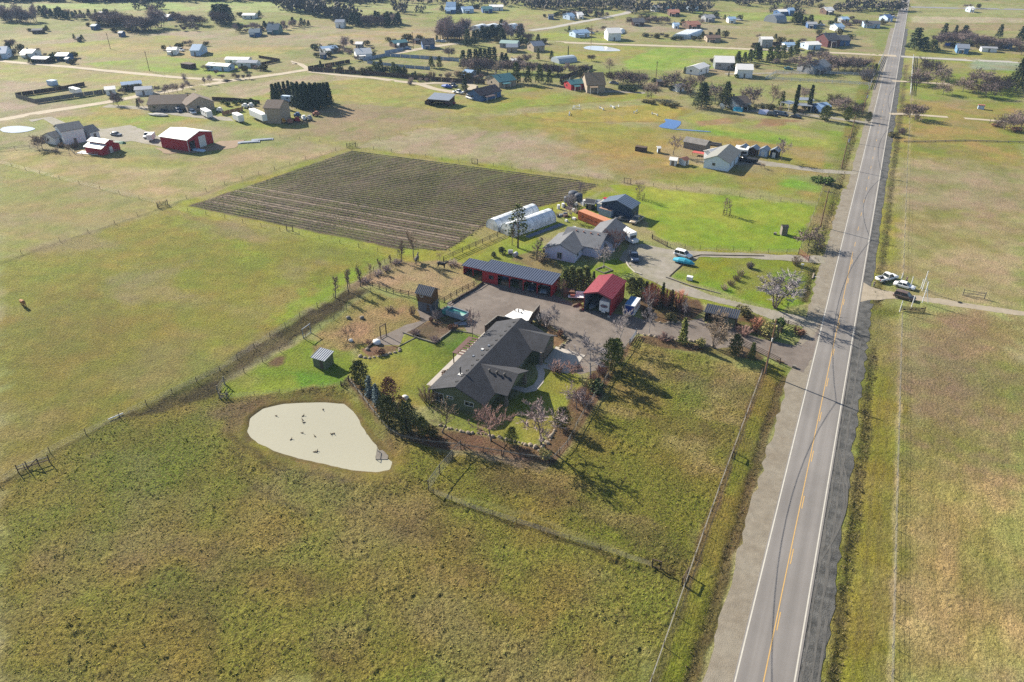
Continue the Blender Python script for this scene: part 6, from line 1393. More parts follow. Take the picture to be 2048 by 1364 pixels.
part('door', MB().box(6.1, 6.14, -1.1, 1.1, .2, 2.5), M_ORNG, oc)
gable('dark blue metal workshop with blue grey roof', 'workshop', Q3(1233, 400.5, 5.4), Q3(1251, 388, 5.4), 5.4, 5.0, 3.7, mat('navy metal wall', A(54, 78, 108), .6, .08), mat('blue grey metal roof', A(126, 142, 164), .45, .08, spec=.5), name='workshop', wins=0, seams=.9, ov=.3, far=False)
ls = shed_roof('white lean-to shed with streaked roof below the blue workshop', 'shed', -4.2, 4.2, -2.2, 2.2, 2.4, 2.9, mat('pale blue white wall', A(190, 206, 232), .7, .08), mat('streaked white roof', A(222, 218, 210), .6, .12, .8, col2=A(170, 166, 160), c2scale=.8), loc=(*Q(1224, 424), 0), rz=math.radians(-14), seams=.8, wins=1, ov=.2)
part('red_panel', MB().box(-4.2, -3.0, 1.0, 2.2, 2.95, 3.05), mat('red tarp', A(210, 40, 60), .6, .05), ls)
crate_stack('white cabinet shed with rubbish on its roof', 1213, 431, (4.2, 2.0, 2.1), mat('pale blue white wall', A(190, 206, 232)), 'shed', 'storage_shed', math.radians(-14), lid=mat('rubbish roof', A(196, 160, 140), .9, .3, 3))
rv2 = box_trailer('white motorhome behind the garage of the lilac house', 'motorhome', Q(1247, 476), math.radians(-34), 8.0, 2.4, 2.5, .5, M_WHITE, name='motorhome', wheels=2, wins=3, stripe=M_BLUER); part('cab_bonnet', MB().box(3.9, 5.2, -1.0, 1.0, .5, 1.35), M_WHITE, rv2); part('windscreen', MB().box(3.98, 4.05, -.95, .95, 1.4, 2.2), M_GLASS, rv2)
car('white and tan pickup truck by the blue workshop', Q(1273, 444), math.radians(-98), 'pickup', mat('car cream', A(226, 206, 180), .35, .05, spec=.6)); car('black car under the end of the blue workshop', Q(1256, 434), math.radians(-80), 'suv', mat('car black', (.012, .012, .014), .3, .04, spec=.6))
car('blue pickup truck on the neighbour gravel drive', Q(1268, 518), math.radians(-65), 'pickup', mat('car slate blue', A(84, 100, 128), .3, .05, spec=.6)); car('white estate car on the neighbour gravel loop', Q(1366, 513), math.radians(-12), 'suv', M_WHITE); car('low dark car beside the white lean-to shed', Q(1246, 441), math.radians(15), 'sedan', mat('car grey', A(96, 100, 108), .35, .05, spec=.6))
bc = thing('covered_boat', 'boat under a bright turquoise cover on the gravel loop', 'boat', (*Q(1367, 527), 0), math.radians(-8)); M_TURQ = mat('turquoise cover', A(60, 184, 214), .6, .08)
part('cover', MB().loft([[(x, w_ * math.cos(t), .5 + h_ * math.sin(t)) for t in np.linspace(0, math.pi, 7)] for x, w_, h_ in ((-2.7, .8, .4), (-1.2, 1.05, .9), (.4, 1.05, 1.0), (1.8, .8, .7), (2.9, .1, .3))]), M_TURQ, bc); part('hull', MB().loft([[(x, -w_, .52), (x, -w_ * .5, .25), (x, w_ * .5, .25), (x, w_, .52)] for x, w_ in ((-2.7, .8), (0, 1.0), (2.9, .08))]), M_WHITE, bc)
for s in (-1, 1): link('wheel', tkw, bc, (-.6, s * .85, .3))
gt2 = thing('water_trough', 'white crate trough on the neighbour lawn', 'trough', (*Q(1379, 560), 0)); part('frame', MB().box(-.7, .7, -.5, .5, .1, 1.0), M_WHITE, gt2)
for s in (-1, 1): part('leg', MB().box(s * .6 - .05, s * .6 + .05, -.5, .5, 0, .1), M_GALV, gt2)
for q, (px, py) in enumerate(((1021, 508), (1031, 513))): tag(link('wrapped_bale', MB().tube((-.6, 0, .6), (.6, 0, .6), .6, .6, 12, cap=True).mesh('wrapped_bale', mat('bale wrap', A(206, 206, 214), .6, .12, 2)), None, (*Q(px, py), 0), .5 + q), ('white wrapped bale nearer the pine tree', 'white wrapped bale nearer the red shed')[q], 'bale')
js = Q(1140, 405); M_DOME = mat('dark grey dome cloth', A(92, 98, 112), .7, .1)
for q, (px, py, s) in enumerate(((1146, 398, 1.9), (1156, 401, 1.7), (1135, 404, 1.4))): 
    o = thing('water_tank', ('tallest dark domed tank behind the bare yard trees', 'dark domed tank beside the black shed', 'small grey domed tank at the crop field edge')[q], 'water tank', (*Q(px, py), 0)); part('tank', MB().tube((0, 0, 0), (0, 0, s), s * .8, s * .8, 12), M_DOME, o); part('lid', MB().ball((0, 0, s), s * .82, s * .82, s * .4, 12, 6), M_DOME, o, True)
gable('black open shed with a white gable edge near the tanks', 'shed', Q3(1172, 397, 2.8), Q3(1192, 399, 2.8), 2.8, 1.9, 2.1, M_BLACK, mat('black shed roof', A(60, 62, 70), .7, .1), name='storage_shed', wins=0, trim=M_TRIMW); gable('pale roofed lean-to between the black shed and blue workshop', 'shed', Q3(1194, 399, 2.6), Q3(1210, 402, 2.6), 2.6, 1.8, 2.1, M_WOODG, M_GALV, name='storage_shed', wins=0)
for q, (px, py, l) in enumerate(((1117, 418, 'white barrel left of the pair by the hoop houses'), (1126, 415, 'white barrel right of the pair by the hoop houses'), (1168, 412, 'white round tank on a stand in the cluttered yard'))): tag(link('barrel', MB().tube((0, 0, 0), (0, 0, 1.3 if q < 2 else 1.9), .45, .45, 10, cap=True).tube((0, 0, .4), (0, 0, .5), .48, .48, 10).mesh('barrel', M_WHITE), None, (*Q(px, py), 0)), l, 'barrel')
jr = random.Random(5)
for q in range(26):
    px, py = jr.uniform(1120, 1215), jr.uniform(404, 440); 
    if px > 1160 and py > 424: px, py = jr.uniform(1110, 1160), jr.uniform(425, 462)
    m_ = jr.choice((M_WOODG, M_WOOD, M_GALV, M_BLACK, M_BRNW, M_TRIMW)); w_, d_, h_ = jr.uniform(.5, 1.6), jr.uniform(.4, 1.2), jr.uniform(.3, 1.0)
    tag(link('scrap_pile', MB().box(-w_/2, w_/2, -d_/2, d_/2, 0, h_ * .6).box(-w_/3, w_/2.2, -d_/2.4, d_/3, h_ * .6, h_).tube((-w_/2, 0, .1), (w_/1.5, .3, h_ * 1.2), .06, .06, 5).mesh('scrap_pile', m_), None, (*Q(px, py), 0), jr.uniform(0, 3)), 'heap of odds and ends in the cluttered yard by the tanks', 'scrap', 'scrap in the cluttered yard')
# privy, lawn bits
pv = gable('narrow pale privy shed alone on the bright green lawn', 'shed', Q3(1564, 449, 2.9), Q3(1577, 449, 2.9), 2.9, .9, 2.5, M_WOODG, M_GUT, name='privy_shed', wins=0, ov=.12, gov=.1, far=False)
crate_stack('small grey box left of the privy shed', 1550, 469, (.7, .7, .5), M_WOODG, 'box', 'storage_box')
def tree_guard(label, px, py):
    x, y = Q(px, py); o = thing('tree_guard', label, 'tree guard', (x, y, 0))
    for sx in (-1, 1):
        for sy in (-1, 1): beam('post', (sx * .9, sy * .9, 0), (sx * .9, sy * .9, 1.7), .1, .1, M_WOODD, o)
        for z in (.3, 1.0, 1.6): beam('rail', (sx * .9, -.9, z), (sx * .9, .9, z), .05, .08, M_WOODD, o); beam('rail', (-.9, sx * .9, z), (.9, sx * .9, z), .05, .08, M_WOODD, o)
tree_guard('timber guard round the young tree in the middle of the lawn', 1453, 430); tree_guard('timber guard round the young tree by the blue workshop', 1281, 398)
bed_frame('dark timber edge of the lower lawn by the white car', [(1339, 553), (1362, 531), (1385, 514), (1400, 510), (1528, 512)], M_WOODD, .14, .16); bed_frame('timber edge of the neighbour drive below the lawn', [(1332, 555), (1380, 572), (1440, 588)], M_WOODG, .22, .25)
bed_frame('white kerb round the lawn of the lilac house', [(1250, 520), (1258, 534), (1270, 545), (1283, 549)], M_CONC, .3, .2); bed_frame('square timber bed under the bare lawn tree', [(1191, 540), (1208, 533), (1225, 541), (1208, 547), (1191, 540)], M_WOODG, .2, .25)
# orchard stumps on lower lawn
for q, (px, py) in enumerate(((1448, 580), (1462, 572), (1473, 561), (1481, 551), (1500, 536))): tree('twigt', px, py, 12, 'low bare bush in the row on the neighbour lower lawn', 'row of low bare bushes on the lower lawn', 1.2)
# ------------------------------------------------------------------ the dark crop field
M_CROP = mat('crop leaves', A(160, 160, 84), .9, .3, 3); M_RIDGE = mat('ridge soil', A(120, 106, 90), .95, .22, 1.5, .02, 6, col2=A(138, 138, 76), c2scale=.5)
cr = random.Random(12)
edgeL = lambda b: -178.3 + (b - 148.5) * .145
def edgeR(b): 
    P = [(148.5, -107), (153.5, -93), (172, -92), (190, -86), (205, -77), (221, -75)]
    for (b0, a0), (b1, a1) in zip(P, P[1:]):
        if b0 <= b <= b1: return a0 + (a1 - a0) * (b - b0) / (b1 - b0)
    return -107
nrow = 44
for i in range(nrow):
    b0 = 149.2 + i * 1.53; sl = .02 + .045 * i / nrow; xl = edgeL(b0) + cr.uniform(0, .8); b = MB(); mid = b0
    x = xl; rows = []
    while True:
        y = b0 + sl * (x - xl)
        if y > 220.6 or x > edgeR(min(y, 220.9)): break
        rows.append((x, y)); x += 1.1
    if len(rows) < 4: continue
    dry = (i in (3, 6, 7, 10, 13)) ; rings = []
    for (x, y) in rows:
        h_ = .2 + cr.uniform(-.03, .04); y += cr.uniform(-.05, .05); rings.append([(x - xl, y - b0 - .36, -.02), (x - xl, y - b0 - .15, h_), (x - xl, y - b0 + .15, h_ + cr.uniform(-.04, .03)), (x - xl, y - b0 + .36, -.02)])
    o = thing('crop_row', 'long low planted ridge in the dark crop field', 'crop row', (xl, b0, 0), 0, 'planted ridges in the dark crop field')
    part('ridge', MB().loft(rings, 0, False, False), M_RIDGE if not dry else mat('dry ridge', A(176, 156, 132), .95, .2, 1.5), o)
    lv = MB(); dens = 4 if not dry else 1
    for (x, y) in rows:
        lush = float(vnoise(np.array([x / 9.0]), np.array([y / 9.0]), 5)[0])
        for q in range(dens + (2 if lush > .55 else 0)):
            if cr.random() > .35 + lush * .9: continue
            lx, ly = x - xl + cr.uniform(0, 1.1), y - b0 + cr.uniform(-.22, .22); s = cr.uniform(.16, .34); hh = cr.uniform(.06, .16)
            lv.add([(lx - s, ly, .15), (lx + s, ly - s * .4, .17), (lx + s * .2, ly + s, .15), (lx, ly + s * .1, .2 + hh)], [(0, 1, 3), (1, 2, 3), (2, 0, 3)])
    if lv.v: part('leaves', lv, M_CROP, o, kind='stuff')
# ================================================================== garden and property trees: (kind, px, py, height px, label)
for t in [
 ('vaset', 885, 865, 66, 'tan bare tree at the south west corner of the ranch house'), ('roundr', 982, 882, 80, 'reddish bare tree in front of the ranch house end wall'),
 ('vase', 1082, 891, 88, 'grey bare tree by the stones at the south garden corner', 1.1), ('broad', 1024, 890, 34, 'low green evergreen in the bark bed between two bare trees', .9),
 ('broadd', 1124, 858, 42, 'dark evergreen at the garden fence casting a broad shadow', 1.0), ('grassy', 1090, 915, 20, 'straw yellow grass mound at the south fence corner'),
 ('round', 1153, 818, 62, 'pale bare tree in the east garden bed', .8), ('twigr', 1165, 806, 28, 'reddish twiggy shrub under the pale bare tree'), ('grassy', 1178, 779, 20, 'yellow grass clump in the east bed', 1.1), ('bushc', 1191, 783, 22, 'dark bush behind the yellow grass clump', 1.1),
 ('broad', 1221, 741, 60, 'broad green evergreen at the top of the front pasture', .95), ('broad', 1232, 724, 44, 'second green evergreen right behind the broad one by the pasture', .9), ('silver', 1237, 690, 64, 'slender silver tree at the gravel yard edge', .8), ('silver', 1181, 757, 70, 'silver bare tree beside the concrete drive', 1.15),
 ('twigr', 1204, 748, 22, 'red brown shrub between silver tree and evergreen'), ('twigr', 1190, 765, 18, 'low red shrub by the bend of the garden fence'), ('twigs', 1089, 651, 30, 'white stemmed shrub behind the garage', 1.1), ('silver', 1108, 653, 36, 'small white stemmed tree in the bed behind the garage', .9), ('grassy', 1076, 651, 12, 'yellow bush at the annex wall'), ('bushr', 1118, 672, 12, 'brown bush in the bed behind the garage'),
 ('twigr', 1113, 745, 26, 'weeping red shrub beside the front walk'), ('roundr', 1146, 752, 34, 'rusty bare shrub at the corner of the concrete drive', 1.2), ('twigt', 857, 803, 32, 'round brown shrub at the corner of the ranch house', 1.1), ('bushr', 878, 776, 14, 'brown shrub along the ranch house wall'), ('bushr', 892, 752, 12, 'small brown plant along the house wall near the patio'),
 ('broadd', 722, 772, 48, 'dark round evergreen at the top of the garden fence', 1.0), ('spruce', 741, 794, 42, 'blue spruce nearer the dark round evergreen', .95), ('spruce', 754, 810, 42, 'blue spruce nearer the rusty leaved tree', .95), ('rusty', 781, 806, 48, 'rusty leaved tree behind the dark garden evergreens'), ('broadd', 776, 846, 52, 'dark evergreen right below the blue spruces', .95), ('broadd', 814, 863, 56, 'largest dark evergreen in the garden fence row', .95), ('rusty', 806, 834, 40, 'small rusty leaved tree between two dark evergreens', .7), ('broad', 845, 872, 36, 'green evergreen at the end of the garden fence row', .9), ('bushd', 862, 874, 20, 'low olive bush past the end of the evergreen row'),
 ('roundt', 696, 683, 34, 'small bare tree beside the straw garden', 1.1), ('vase', 945, 676, 58, 'bare ivy topped tree by the patio edge', .6), ('twigt', 895, 625, 12, 'bare shrub behind the garden bed', 1.2), ('twigs', 873, 640, 22, 'pale bare shrub behind the lookout shed', .9), ('bushr', 861, 645, 10, 'rusty small bush in the bare garden bed'), ('twigt', 825, 630, 20, 'brown bare shrub left of the lookout shed', .6), ('twig', 832, 670, 12, 'bare mauve shrub in the garden bed corner', 1.6), ('twig', 870, 683, 10, 'bare shrub at the near corner of the garden bed', 2.0), ('bushr', 905, 660, 10, 'low brown shrub along the garden bed timber', 1.6), ('bushr', 760, 708, 10, 'brown perennial in the small rock bed', 1.6), ('twigt', 780, 622, 10, 'low dead bush in the straw garden left of the lookout shed', 1.8), ('twigr', 738, 686, 8, 'low red bush by the gravel path', 1.5),
 ('poplar', 671, 596, 46, 'first young poplar beside the muddy track', 1.0), ('poplar', 697, 584, 46, 'second young poplar beside the muddy track', 1.0), ('poplar', 721, 573, 42, 'third young poplar at the paddock fence corner', 1.0), ('poplar', 740, 557, 32, 'thin young poplar left of the four round bushes', .9), ('poplar', 761, 545, 28, 'thin young poplar between two round bushes', .9), ('poplar', 783, 533, 24, 'thin young poplar beside the last round bush', .9), ('poplar', 803, 523, 42, 'tall thin bare tree left of the grey horse', .9), ('poplar', 828, 519, 66, 'tallest thin bare tree right behind the grey horse', .7), ('roundt', 880, 521, 20, 'cream bare bush behind the black horse'),
 ('twig', 794, 527, 9, 'round brown bush nearest the grey horse', 2.2), ('twig', 773, 541, 9, 'round brown bush second from the grey horse', 2.2), ('twig', 756, 549, 9, 'round brown bush third from the grey horse', 2.4), ('twig', 730, 565, 9, 'round brown bush at the left end of the paddock row', 2.4), ('twig', 905, 530, 12, 'low mauve bush at the red shed end of the paddock', 2.0),
 ('cong', 1128, 580, 42, 'dark conifer at the right end of the long red shed', 1.5), ('cong', 1142, 578, 46, 'tallest dark conifer between the red shed and barn', 1.5), ('cong', 1157, 576, 42, 'dark conifer in the middle of the hedge left of the barn', 1.5), ('cong', 1172, 572, 40, 'dark conifer touching the red barn roof', 1.5), ('con', 1187, 566, 24, 'small conifer behind the red barn roof', .9), ('vaset', 1122, 594, 34, 'bare forked tree at the corner of the long red shed', .9),
 ('broadd', 1262, 590, 34, 'dark evergreen at the back corner of the red barn', .9), ('broadd', 1277, 594, 36, 'dark evergreen behind the blue and white container', .9), ('con', 1291, 596, 34, 'conifer between the container and orange shrubs', 1.1), ('con', 1301, 597, 32, 'narrow conifer left of the orange shrubs', .9), ('con', 1323, 611, 46, 'tall narrow conifer among the orange shrubs', .65), ('con', 1342, 613, 34, 'short narrow conifer among the orange shrubs', .65),
 ('twigo', 1305, 610, 44, 'orange twigged shrub right of the container', .8), ('twigo', 1333, 613, 36, 'orange shrub between the two narrow conifers', .8), ('twigo', 1357, 613, 36, 'orange shrub at the right end of the island bed', .9), ('twigr', 1368, 625, 16, 'dull red shrub in the island bed nearest the hut', 1.4), ('silver', 1297, 627, 46, 'pale bare tree in the island bed beside the container', .9), ('silver', 1298, 667, 46, 'pale bare tree on the south stones of the gravel drive', .8), ('silver', 1368, 634, 32, 'thin pale tree in the island bed near the hut', .5), ('bushd', 1345, 638, 10, 'low olive bush on the island bed edge', 2.2),
 ('cony', 1365, 686, 50, 'yellow green conifer beside the gravel drive', 1.0), ('twigr', 1330, 679, 12, 'low red shrub on the south drive bed', 2.2), ('multi', 1427, 696, 64, 'wide tan bare bush on the south side of the drive', 1.0), ('grassy', 1402, 690, 14, 'straw coloured shrub beside the wide tan bush', 1.4), ('broadd', 1468, 713, 42, 'dark evergreen before the entrance board fence', .9), ('cong', 1503, 717, 32, 'green conifer in front of the entrance board fence', 1.1), ('multi', 1440, 652, 36, 'tan bare bush close in front of the hut', .9),
 ('twigo', 1511, 660, 28, 'bright orange red shrub beside the entrance hut', .95), ('twigr', 1486, 670, 20, 'pink brown shrub below the orange shrub', 1.4), ('grassy', 1538, 672, 26, 'pampas grass mound behind the utility pole', 1.1), ('bush', 1552, 660, 24, 'green bush beside the pampas grass', 1.0), ('bushd', 1483, 630, 16, 'olive bush behind the entrance hut', 1.6), ('bushr', 1600, 668, 12, 'dry reddish weeds on the bank at the road', 1.6),
 ('multis', 1550, 616, 90, 'big silver grey bare tree by the neighbour drive', 1.25), ('twigt', 1592, 530, 20, 'small bare bush by the red brown gate', .9), ('twigs', 1499, 536, 14, 'tiny bare tree on the lower lawn'), ('oakp', 1617, 492, 42, 'gnarled bare tree at the corner of the green lawn', 1.0), ('vaset', 1453, 430, 32, 'young bare tree inside the guard in mid lawn', .8), ('vaset', 1280, 398, 34, 'young bare tree inside the guard by the workshop', .8),
 ('pine', 1036, 496, 86, 'tall pine beside the hoop houses', 1.0), ('poplar', 1024, 490, 44, 'thin bare trunk next to the tall pine', .7), ('roundr', 1230, 503, 58, 'large mauve bare tree in front of the lilac house', 1.0), ('silver', 1206, 536, 48, 'white stemmed lawn tree in the square timber bed', 1.0), ('poplar', 1073, 520, 46, 'thin bare tree on the west side of the lilac house', 1.1), ('bushc', 1005, 508, 14, 'small dark conifer bush near the wrapped bales', .9), ('bushc', 988, 513, 10, 'smallest dark bush on the lawn behind the red sheds', 1.0), ('twigt', 1085, 522, 16, 'bare shrub bed before the lilac house', 1.8),
 ('twigs', 1140, 412, 26, 'pale bare shrub in front of the domed tanks', .9), ('vase', 1160, 392, 28, 'thin bare tree behind the domed tanks', .6), ('vase', 1143, 440, 30, 'dull bare tree left of the orange container', 1.0), ('bush', 1645, 367, 14, 'grey green mound of brambles at the verge', 2.4), ('bush', 1633, 362, 10, 'lower end of the bramble mound near the verge', 2.0)]:
    tree(t[0], t[1], t[2], t[3], t[4], None, t[5] if len(t) > 5 else 1.0)
fr = random.Random(77)
# roadside weeds, ditch brush: uncountable
wd = MB(); wr = random.Random(8)
def weeds(a0, a1, b0, b1, n, s0, s1):
    for _ in range(n):
        x, y = wr.uniform(a0, a1), wr.uniform(b0, b1); s = wr.uniform(s0, s1)
        for q in range(3):
            a = wr.uniform(0, 6.28); d = Vector((math.cos(a) * .5, math.sin(a) * .5, 1)).normalized() * s; p = Vector((x + wr.uniform(-s, s) * .4, y + wr.uniform(-s, s) * .4, -.15)); u = Vector((-math.sin(a), math.cos(a), 0)) * s * .2
            wd.add([p - u, p + u, p + d], [(0, 1, 2)])
weeds(9.9, 12.0, 56, 150, 800, .15, .42); weeds(9.6, 11.4, 170, 330, 500, .2, .5); weeds(-5.4, -3.8, 56, 131, 600, .12, .35); weeds(-5.6, -3.6, 164, 330, 700, .2, .55)
o = link('ditch_weeds', wd.mesh('ditch_weeds', mat('ditch weeds', A(140, 128, 82), .95, .35, 1.2))); o['kind'] = 'stuff'; tag(o, 'dark rough weeds growing in the roadside ditches', 'weeds')
# ------------------------------------------------------------------ middle distance trees
for t in [
 ('vase', 1346, 310, 38, 'bare tree behind the two white garden sheds', 1.0), ('vase', 1562, 321, 42, 'reddish bare tree in the drive island by the four small sheds', .9), ('roundt', 1522, 336, 16, 'small bare tree at the end of the loaded trailer', 1.0),
 ('bigcon', 1403, 215, 50, 'wide dark evergreen left of the brown roofed house', 1.1), ('bigcon', 1450, 215, 52, 'tall dark evergreen touching the brown roofed house', .85), ('oak', 1430, 207, 46, 'mistletoe laden oak between the two wide evergreens', .7), ('oak', 1500, 207, 42, 'bare oak right of the brown roofed house', .9), ('vaset', 1538, 218, 46, 'yellowish bare tree before the carports', 1.0), ('fcong', 1562, 215, 32, 'ragged green conifer left of the carports', .7), ('spire', 1588, 229, 58, 'left of the two slim dark cypresses', 1.0), ('spire', 1617, 221, 50, 'right of the two slim dark cypresses', 1.1), ('oakp', 1608, 197, 28, 'bare oak behind the two slim cypresses', .9), ('broad', 1649, 242, 30, 'round green evergreen at the carport drive', 1.3), ('broad', 1693, 242, 28, 'round green evergreen nearer the road by the carport drive', 1.0), ('broadd', 1736, 244, 20, 'clipped dark hedge bush at the road', .9),
 ('oak', 1302, 197, 38, 'bare oak with dark clumps by the low dam', .8), ('oak', 1343, 180, 44, 'broad bare oak left of the small white shed', .85), ('oak', 1374, 190, 44, 'broad bare oak right of the small white shed', .8), ('con', 1369, 147, 14, 'small round dark conifer in the field', 1.2), ('oak', 1401, 171, 26, 'bare oak behind the wide dark evergreen', .8),
 ('oakp', 1604, 144, 46, 'spreading bare oak before the grey house', 1.0), ('oakp', 1643, 149, 14, 'little bare tree inside the white fence', 1.0), ('twigs', 1733, 160, 28, 'pale bare shrub at the white fence corner', 1.2), ('broadd', 1748, 152, 24, 'dark narrow ivy tree by the road', .6), ('con', 1457, 153, 10, 'tiny conifer beside the white barn drive', 1.0), ('bush', 1474, 156, 9, 'green bush beside the white barn drive', 1.0),
 ('bigcon', 2031, 182, 66, 'large dark fir at the right edge of the oak grove', .8), ('oak', 1831, 239, 38, 'oak with mistletoe at the dirt lane right of the road', 1.0), ('oakp', 1818, 235, 34, 'smaller bare oak beside the mistletoe oak at the lane', .8), ('oakp', 2008, 259, 34, 'left oak of the clump beside the brown bank', .9), ('oakp', 2023, 257, 38, 'middle oak of the clump beside the brown bank', .9), ('oakp', 2042, 255, 38, 'right oak of the clump beside the brown bank', .9), ('twig', 1804, 268, 14, 'round grey bush on the road verge below the oaks', 1.4), ('bushr', 1992, 253, 7, 'brown brush on the bank under the oak clump', 2.5), ('bushr', 2026, 262, 9, 'darker brown brush at the right edge bank', 2.5), ('bushd', 1786, 274, 10, 'olive weeds in the ditch below the round bush', 1.8),
 ('fcon', 1828, 99, 44, 'tall dense conifer beside the road at the blue roofed house', 1.3), ('fcong', 1846, 100, 26, 'bushy green tree right of the tall dense conifer', 1.6), ('fcong', 1864, 99, 20, 'low evergreen mass before the blue tarps', 2.0), ('fcon', 1885, 78, 32, 'conifer behind the blue tarps', .9), ('fcon', 1908, 76, 26, 'thin conifer behind the light blue house', .7), ('fcon', 1925, 80, 30, 'conifer right behind the light blue house', 1.0), ('fcon', 1997, 76, 28, 'pine standing right of the light blue house', .8), ('fcon', 2040, 84, 32, 'pine at the far right edge of the photo', 1.0), ('fround', 2042, 110, 26, 'bare oak at the right edge beyond the white lane', 1.0),
 ('fround', 898, 114, 26, 'wide round bare tree beside the dirt lane', 1.3), ('fcon', 935, 92, 34, 'pair of dark conifers at the lane end, left one', .9), ('fcon', 948, 90, 30, 'pair of dark conifers at the lane end, right one', .8), ('fcon', 1003, 56, 18, 'round topped pine above the polytunnels', 1.4), ('fround', 1058, 84, 24, 'orange brown round tree by the grey barns', 1.4), ('fcon', 1076, 84, 16, 'dark green bush beside the grey barns', 1.2),
 ('poplar', 991, 162, 46, 'pale slender poplar before the green roofed house', 1.0), ('fcon', 929, 182, 26, 'green conifer at the blue house loop drive', .9), ('oakp', 1182, 179, 12, 'dark gnarled stump of a tree below the tan house', 1.0), ('fvase', 1220, 146, 26, 'bare tree behind the tan gabled house', 1.0), ('fround', 1183, 122, 17, 'grey bare thicket beyond the board fence', 1.3), ('fcong', 1076, 120, 24, 'slim green conifer in the open field', .5), ('fcong', 1103, 120, 19, 'short green conifer in the open field', .8), ('spire', 1136, 116, 24, 'bare pole like poplar by the white polytunnel', .6),
 ('fvase', 684, 100, 28, 'tall bare trees left of the white farmhouse, first', 1.2), ('fvase', 694, 99, 24, 'tall bare trees left of the white farmhouse, second', 1.0), ('fcong', 721, 117, 15, 'dark conifer in the white farmhouse garden', 1.0), ('fround', 712, 122, 14, 'mauve bare tree below the white farmhouse', 1.3), ('fcon', 642, 139, 18, 'dark conifer at the corner of the dark board fence', .8),
 ('fround', 237, 212, 32, 'bare tree at the lane left of the brown roofed house', 1.0), ('fvase', 228, 211, 24, 'slender bare tree leftmost by the brown roofed house', .9), ('fcon', 277, 215, 18, 'small conifer at the brown roofed house corner', .6), ('fvase', 287, 214, 20, 'bare tree touching the brown roofed house corner', .8), ('oakp', 85, 298, 32, 'dark bare tree left of the white house', .8), ('fround', 26, 96, 24, 'bare tree behind the far left farm roofs', 1.3)]:
    tree(t[0], t[1], t[2], t[3], t[4], None, t[5] if len(t) > 5 else 1.0)
grove([(k, x, y, h) for k, x, y, h in [('oakp', 1857, 155, 44), ('oakp', 1882, 162, 36), ('oakp', 1839, 168, 34), ('oakp', 1834, 172, 28), ('oakp', 1886, 188, 28), ('oakp', 1926, 182, 30), ('oakp', 1952, 165, 32), ('oakp', 1957, 192, 28), ('oak', 1972, 194, 36), ('oak', 1991, 188, 32), ('oak', 1999, 185, 36), ('oakp', 1981, 178, 34), ('oakp', 1968, 170, 34), ('oakp', 2014, 176, 30), ('oakp', 1940, 176, 26)]], 'bare grey oak in the grove on grass right of the road', 'oak grove right of the road')
grove([('oak', x, y, h, 1.0) for x, y, h in [(1662, 139, 34), (1676, 143, 36), (1690, 138, 32), (1701, 144, 36), (1715, 142, 34), (1727, 141, 30), (1641, 121, 26), (1652, 126, 26)]], 'dark crowned oak in the row between grey house and road', 'oak row by the grey house')
grove([('oak', x, y, h) for x, y, h in [(1667, 213, 32), (1676, 221, 30), (1688, 218, 28), (1716, 226, 26), (1705, 230, 24)]], 'bare oak in the clump between carports and road', 'oak clump by the carports')
grove([('oak', x, y, h, .8) for x, y, h in [(1228, 166, 30), (1245, 171, 36), (1256, 168, 30), (1266, 171, 32), (1276, 175, 34), (1288, 168, 26)]], 'pollarded bare oak in the row right of the tan house', 'oak row right of the tan house')
grove([('fcon', x, y, h, .9) for x, y, h in [(1475, 128, 26), (1488, 126, 22), (1499, 124, 26), (1511, 121, 36), (1518, 122, 28)]], 'dark green pine in the clump behind the white barns', 'pines behind the white barns')
grove([('fcong', x, y, h, .9) for x, y, h in [(1538, 125, 32), (1551, 124, 34), (1564, 120, 30), (1578, 118, 26), (1590, 114, 32)]] + [('fround', x, y, h) for x, y, h in [(1553, 132, 20), (1570, 134, 22), (1586, 132, 24), (1620, 118, 24)]], 'tree in the mixed clump left of the grey house', 'mixed clump left of the grey house')
grove([('fcon', x, y, h, .8) for x, y, h in [(927, 136, 36), (940, 134, 36), (952, 132, 34), (961, 132, 36), (970, 130, 32), (979, 130, 36), (989, 130, 36), (1004, 132, 28), (1012, 132, 26)]], 'dark conifer in the belt behind the green roofed house', 'conifer belt behind the green roofed house')
grove([('fround', x, y, h, 1.2) for x, y, h in [(935, 142, 34), (948, 145, 36), (962, 146, 40), (976, 148, 40), (1000, 146, 34), (1015, 146, 34), (1030, 144, 34), (1048, 146, 34), (1064, 148, 32), (1085, 148, 30), (1100, 150, 32), (1115, 150, 28), (1040, 130, 26), (1052, 128, 26)]], 'dark round bare tree massed round the green roofed house', 'bare trees round the green roofed house')
grove([('fcong', x, y, h, .8) for x, y, h in [(1032, 166, 42), (1056, 168, 36), (1079, 166, 38), (1098, 168, 30)]], 'tall ragged conifer right of the green roofed house', 'conifers right of the green roofed house')
grove([('fcong', x, y, h, .9) for x, y, h in [(750, 147, 24), (757, 146, 20), (763, 145, 26), (788, 150, 26), (796, 152, 22), (802, 152, 18), (809, 150, 18), (831, 156, 14), (863, 136, 24), (879, 136, 24)]], 'conifer inside the dark board fence', 'conifers inside the dark board fence')
grove([('twig', x, y, h, 1.5) for x, y, h in [(822, 163, 9), (820, 169, 8), (840, 163, 8), (853, 163, 8), (872, 162, 7), (895, 163, 7), (905, 166, 8), (920, 164, 8), (936, 166, 8)]], 'grey bush along the outside of the dark board fence', 'bushes along the dark board fence')
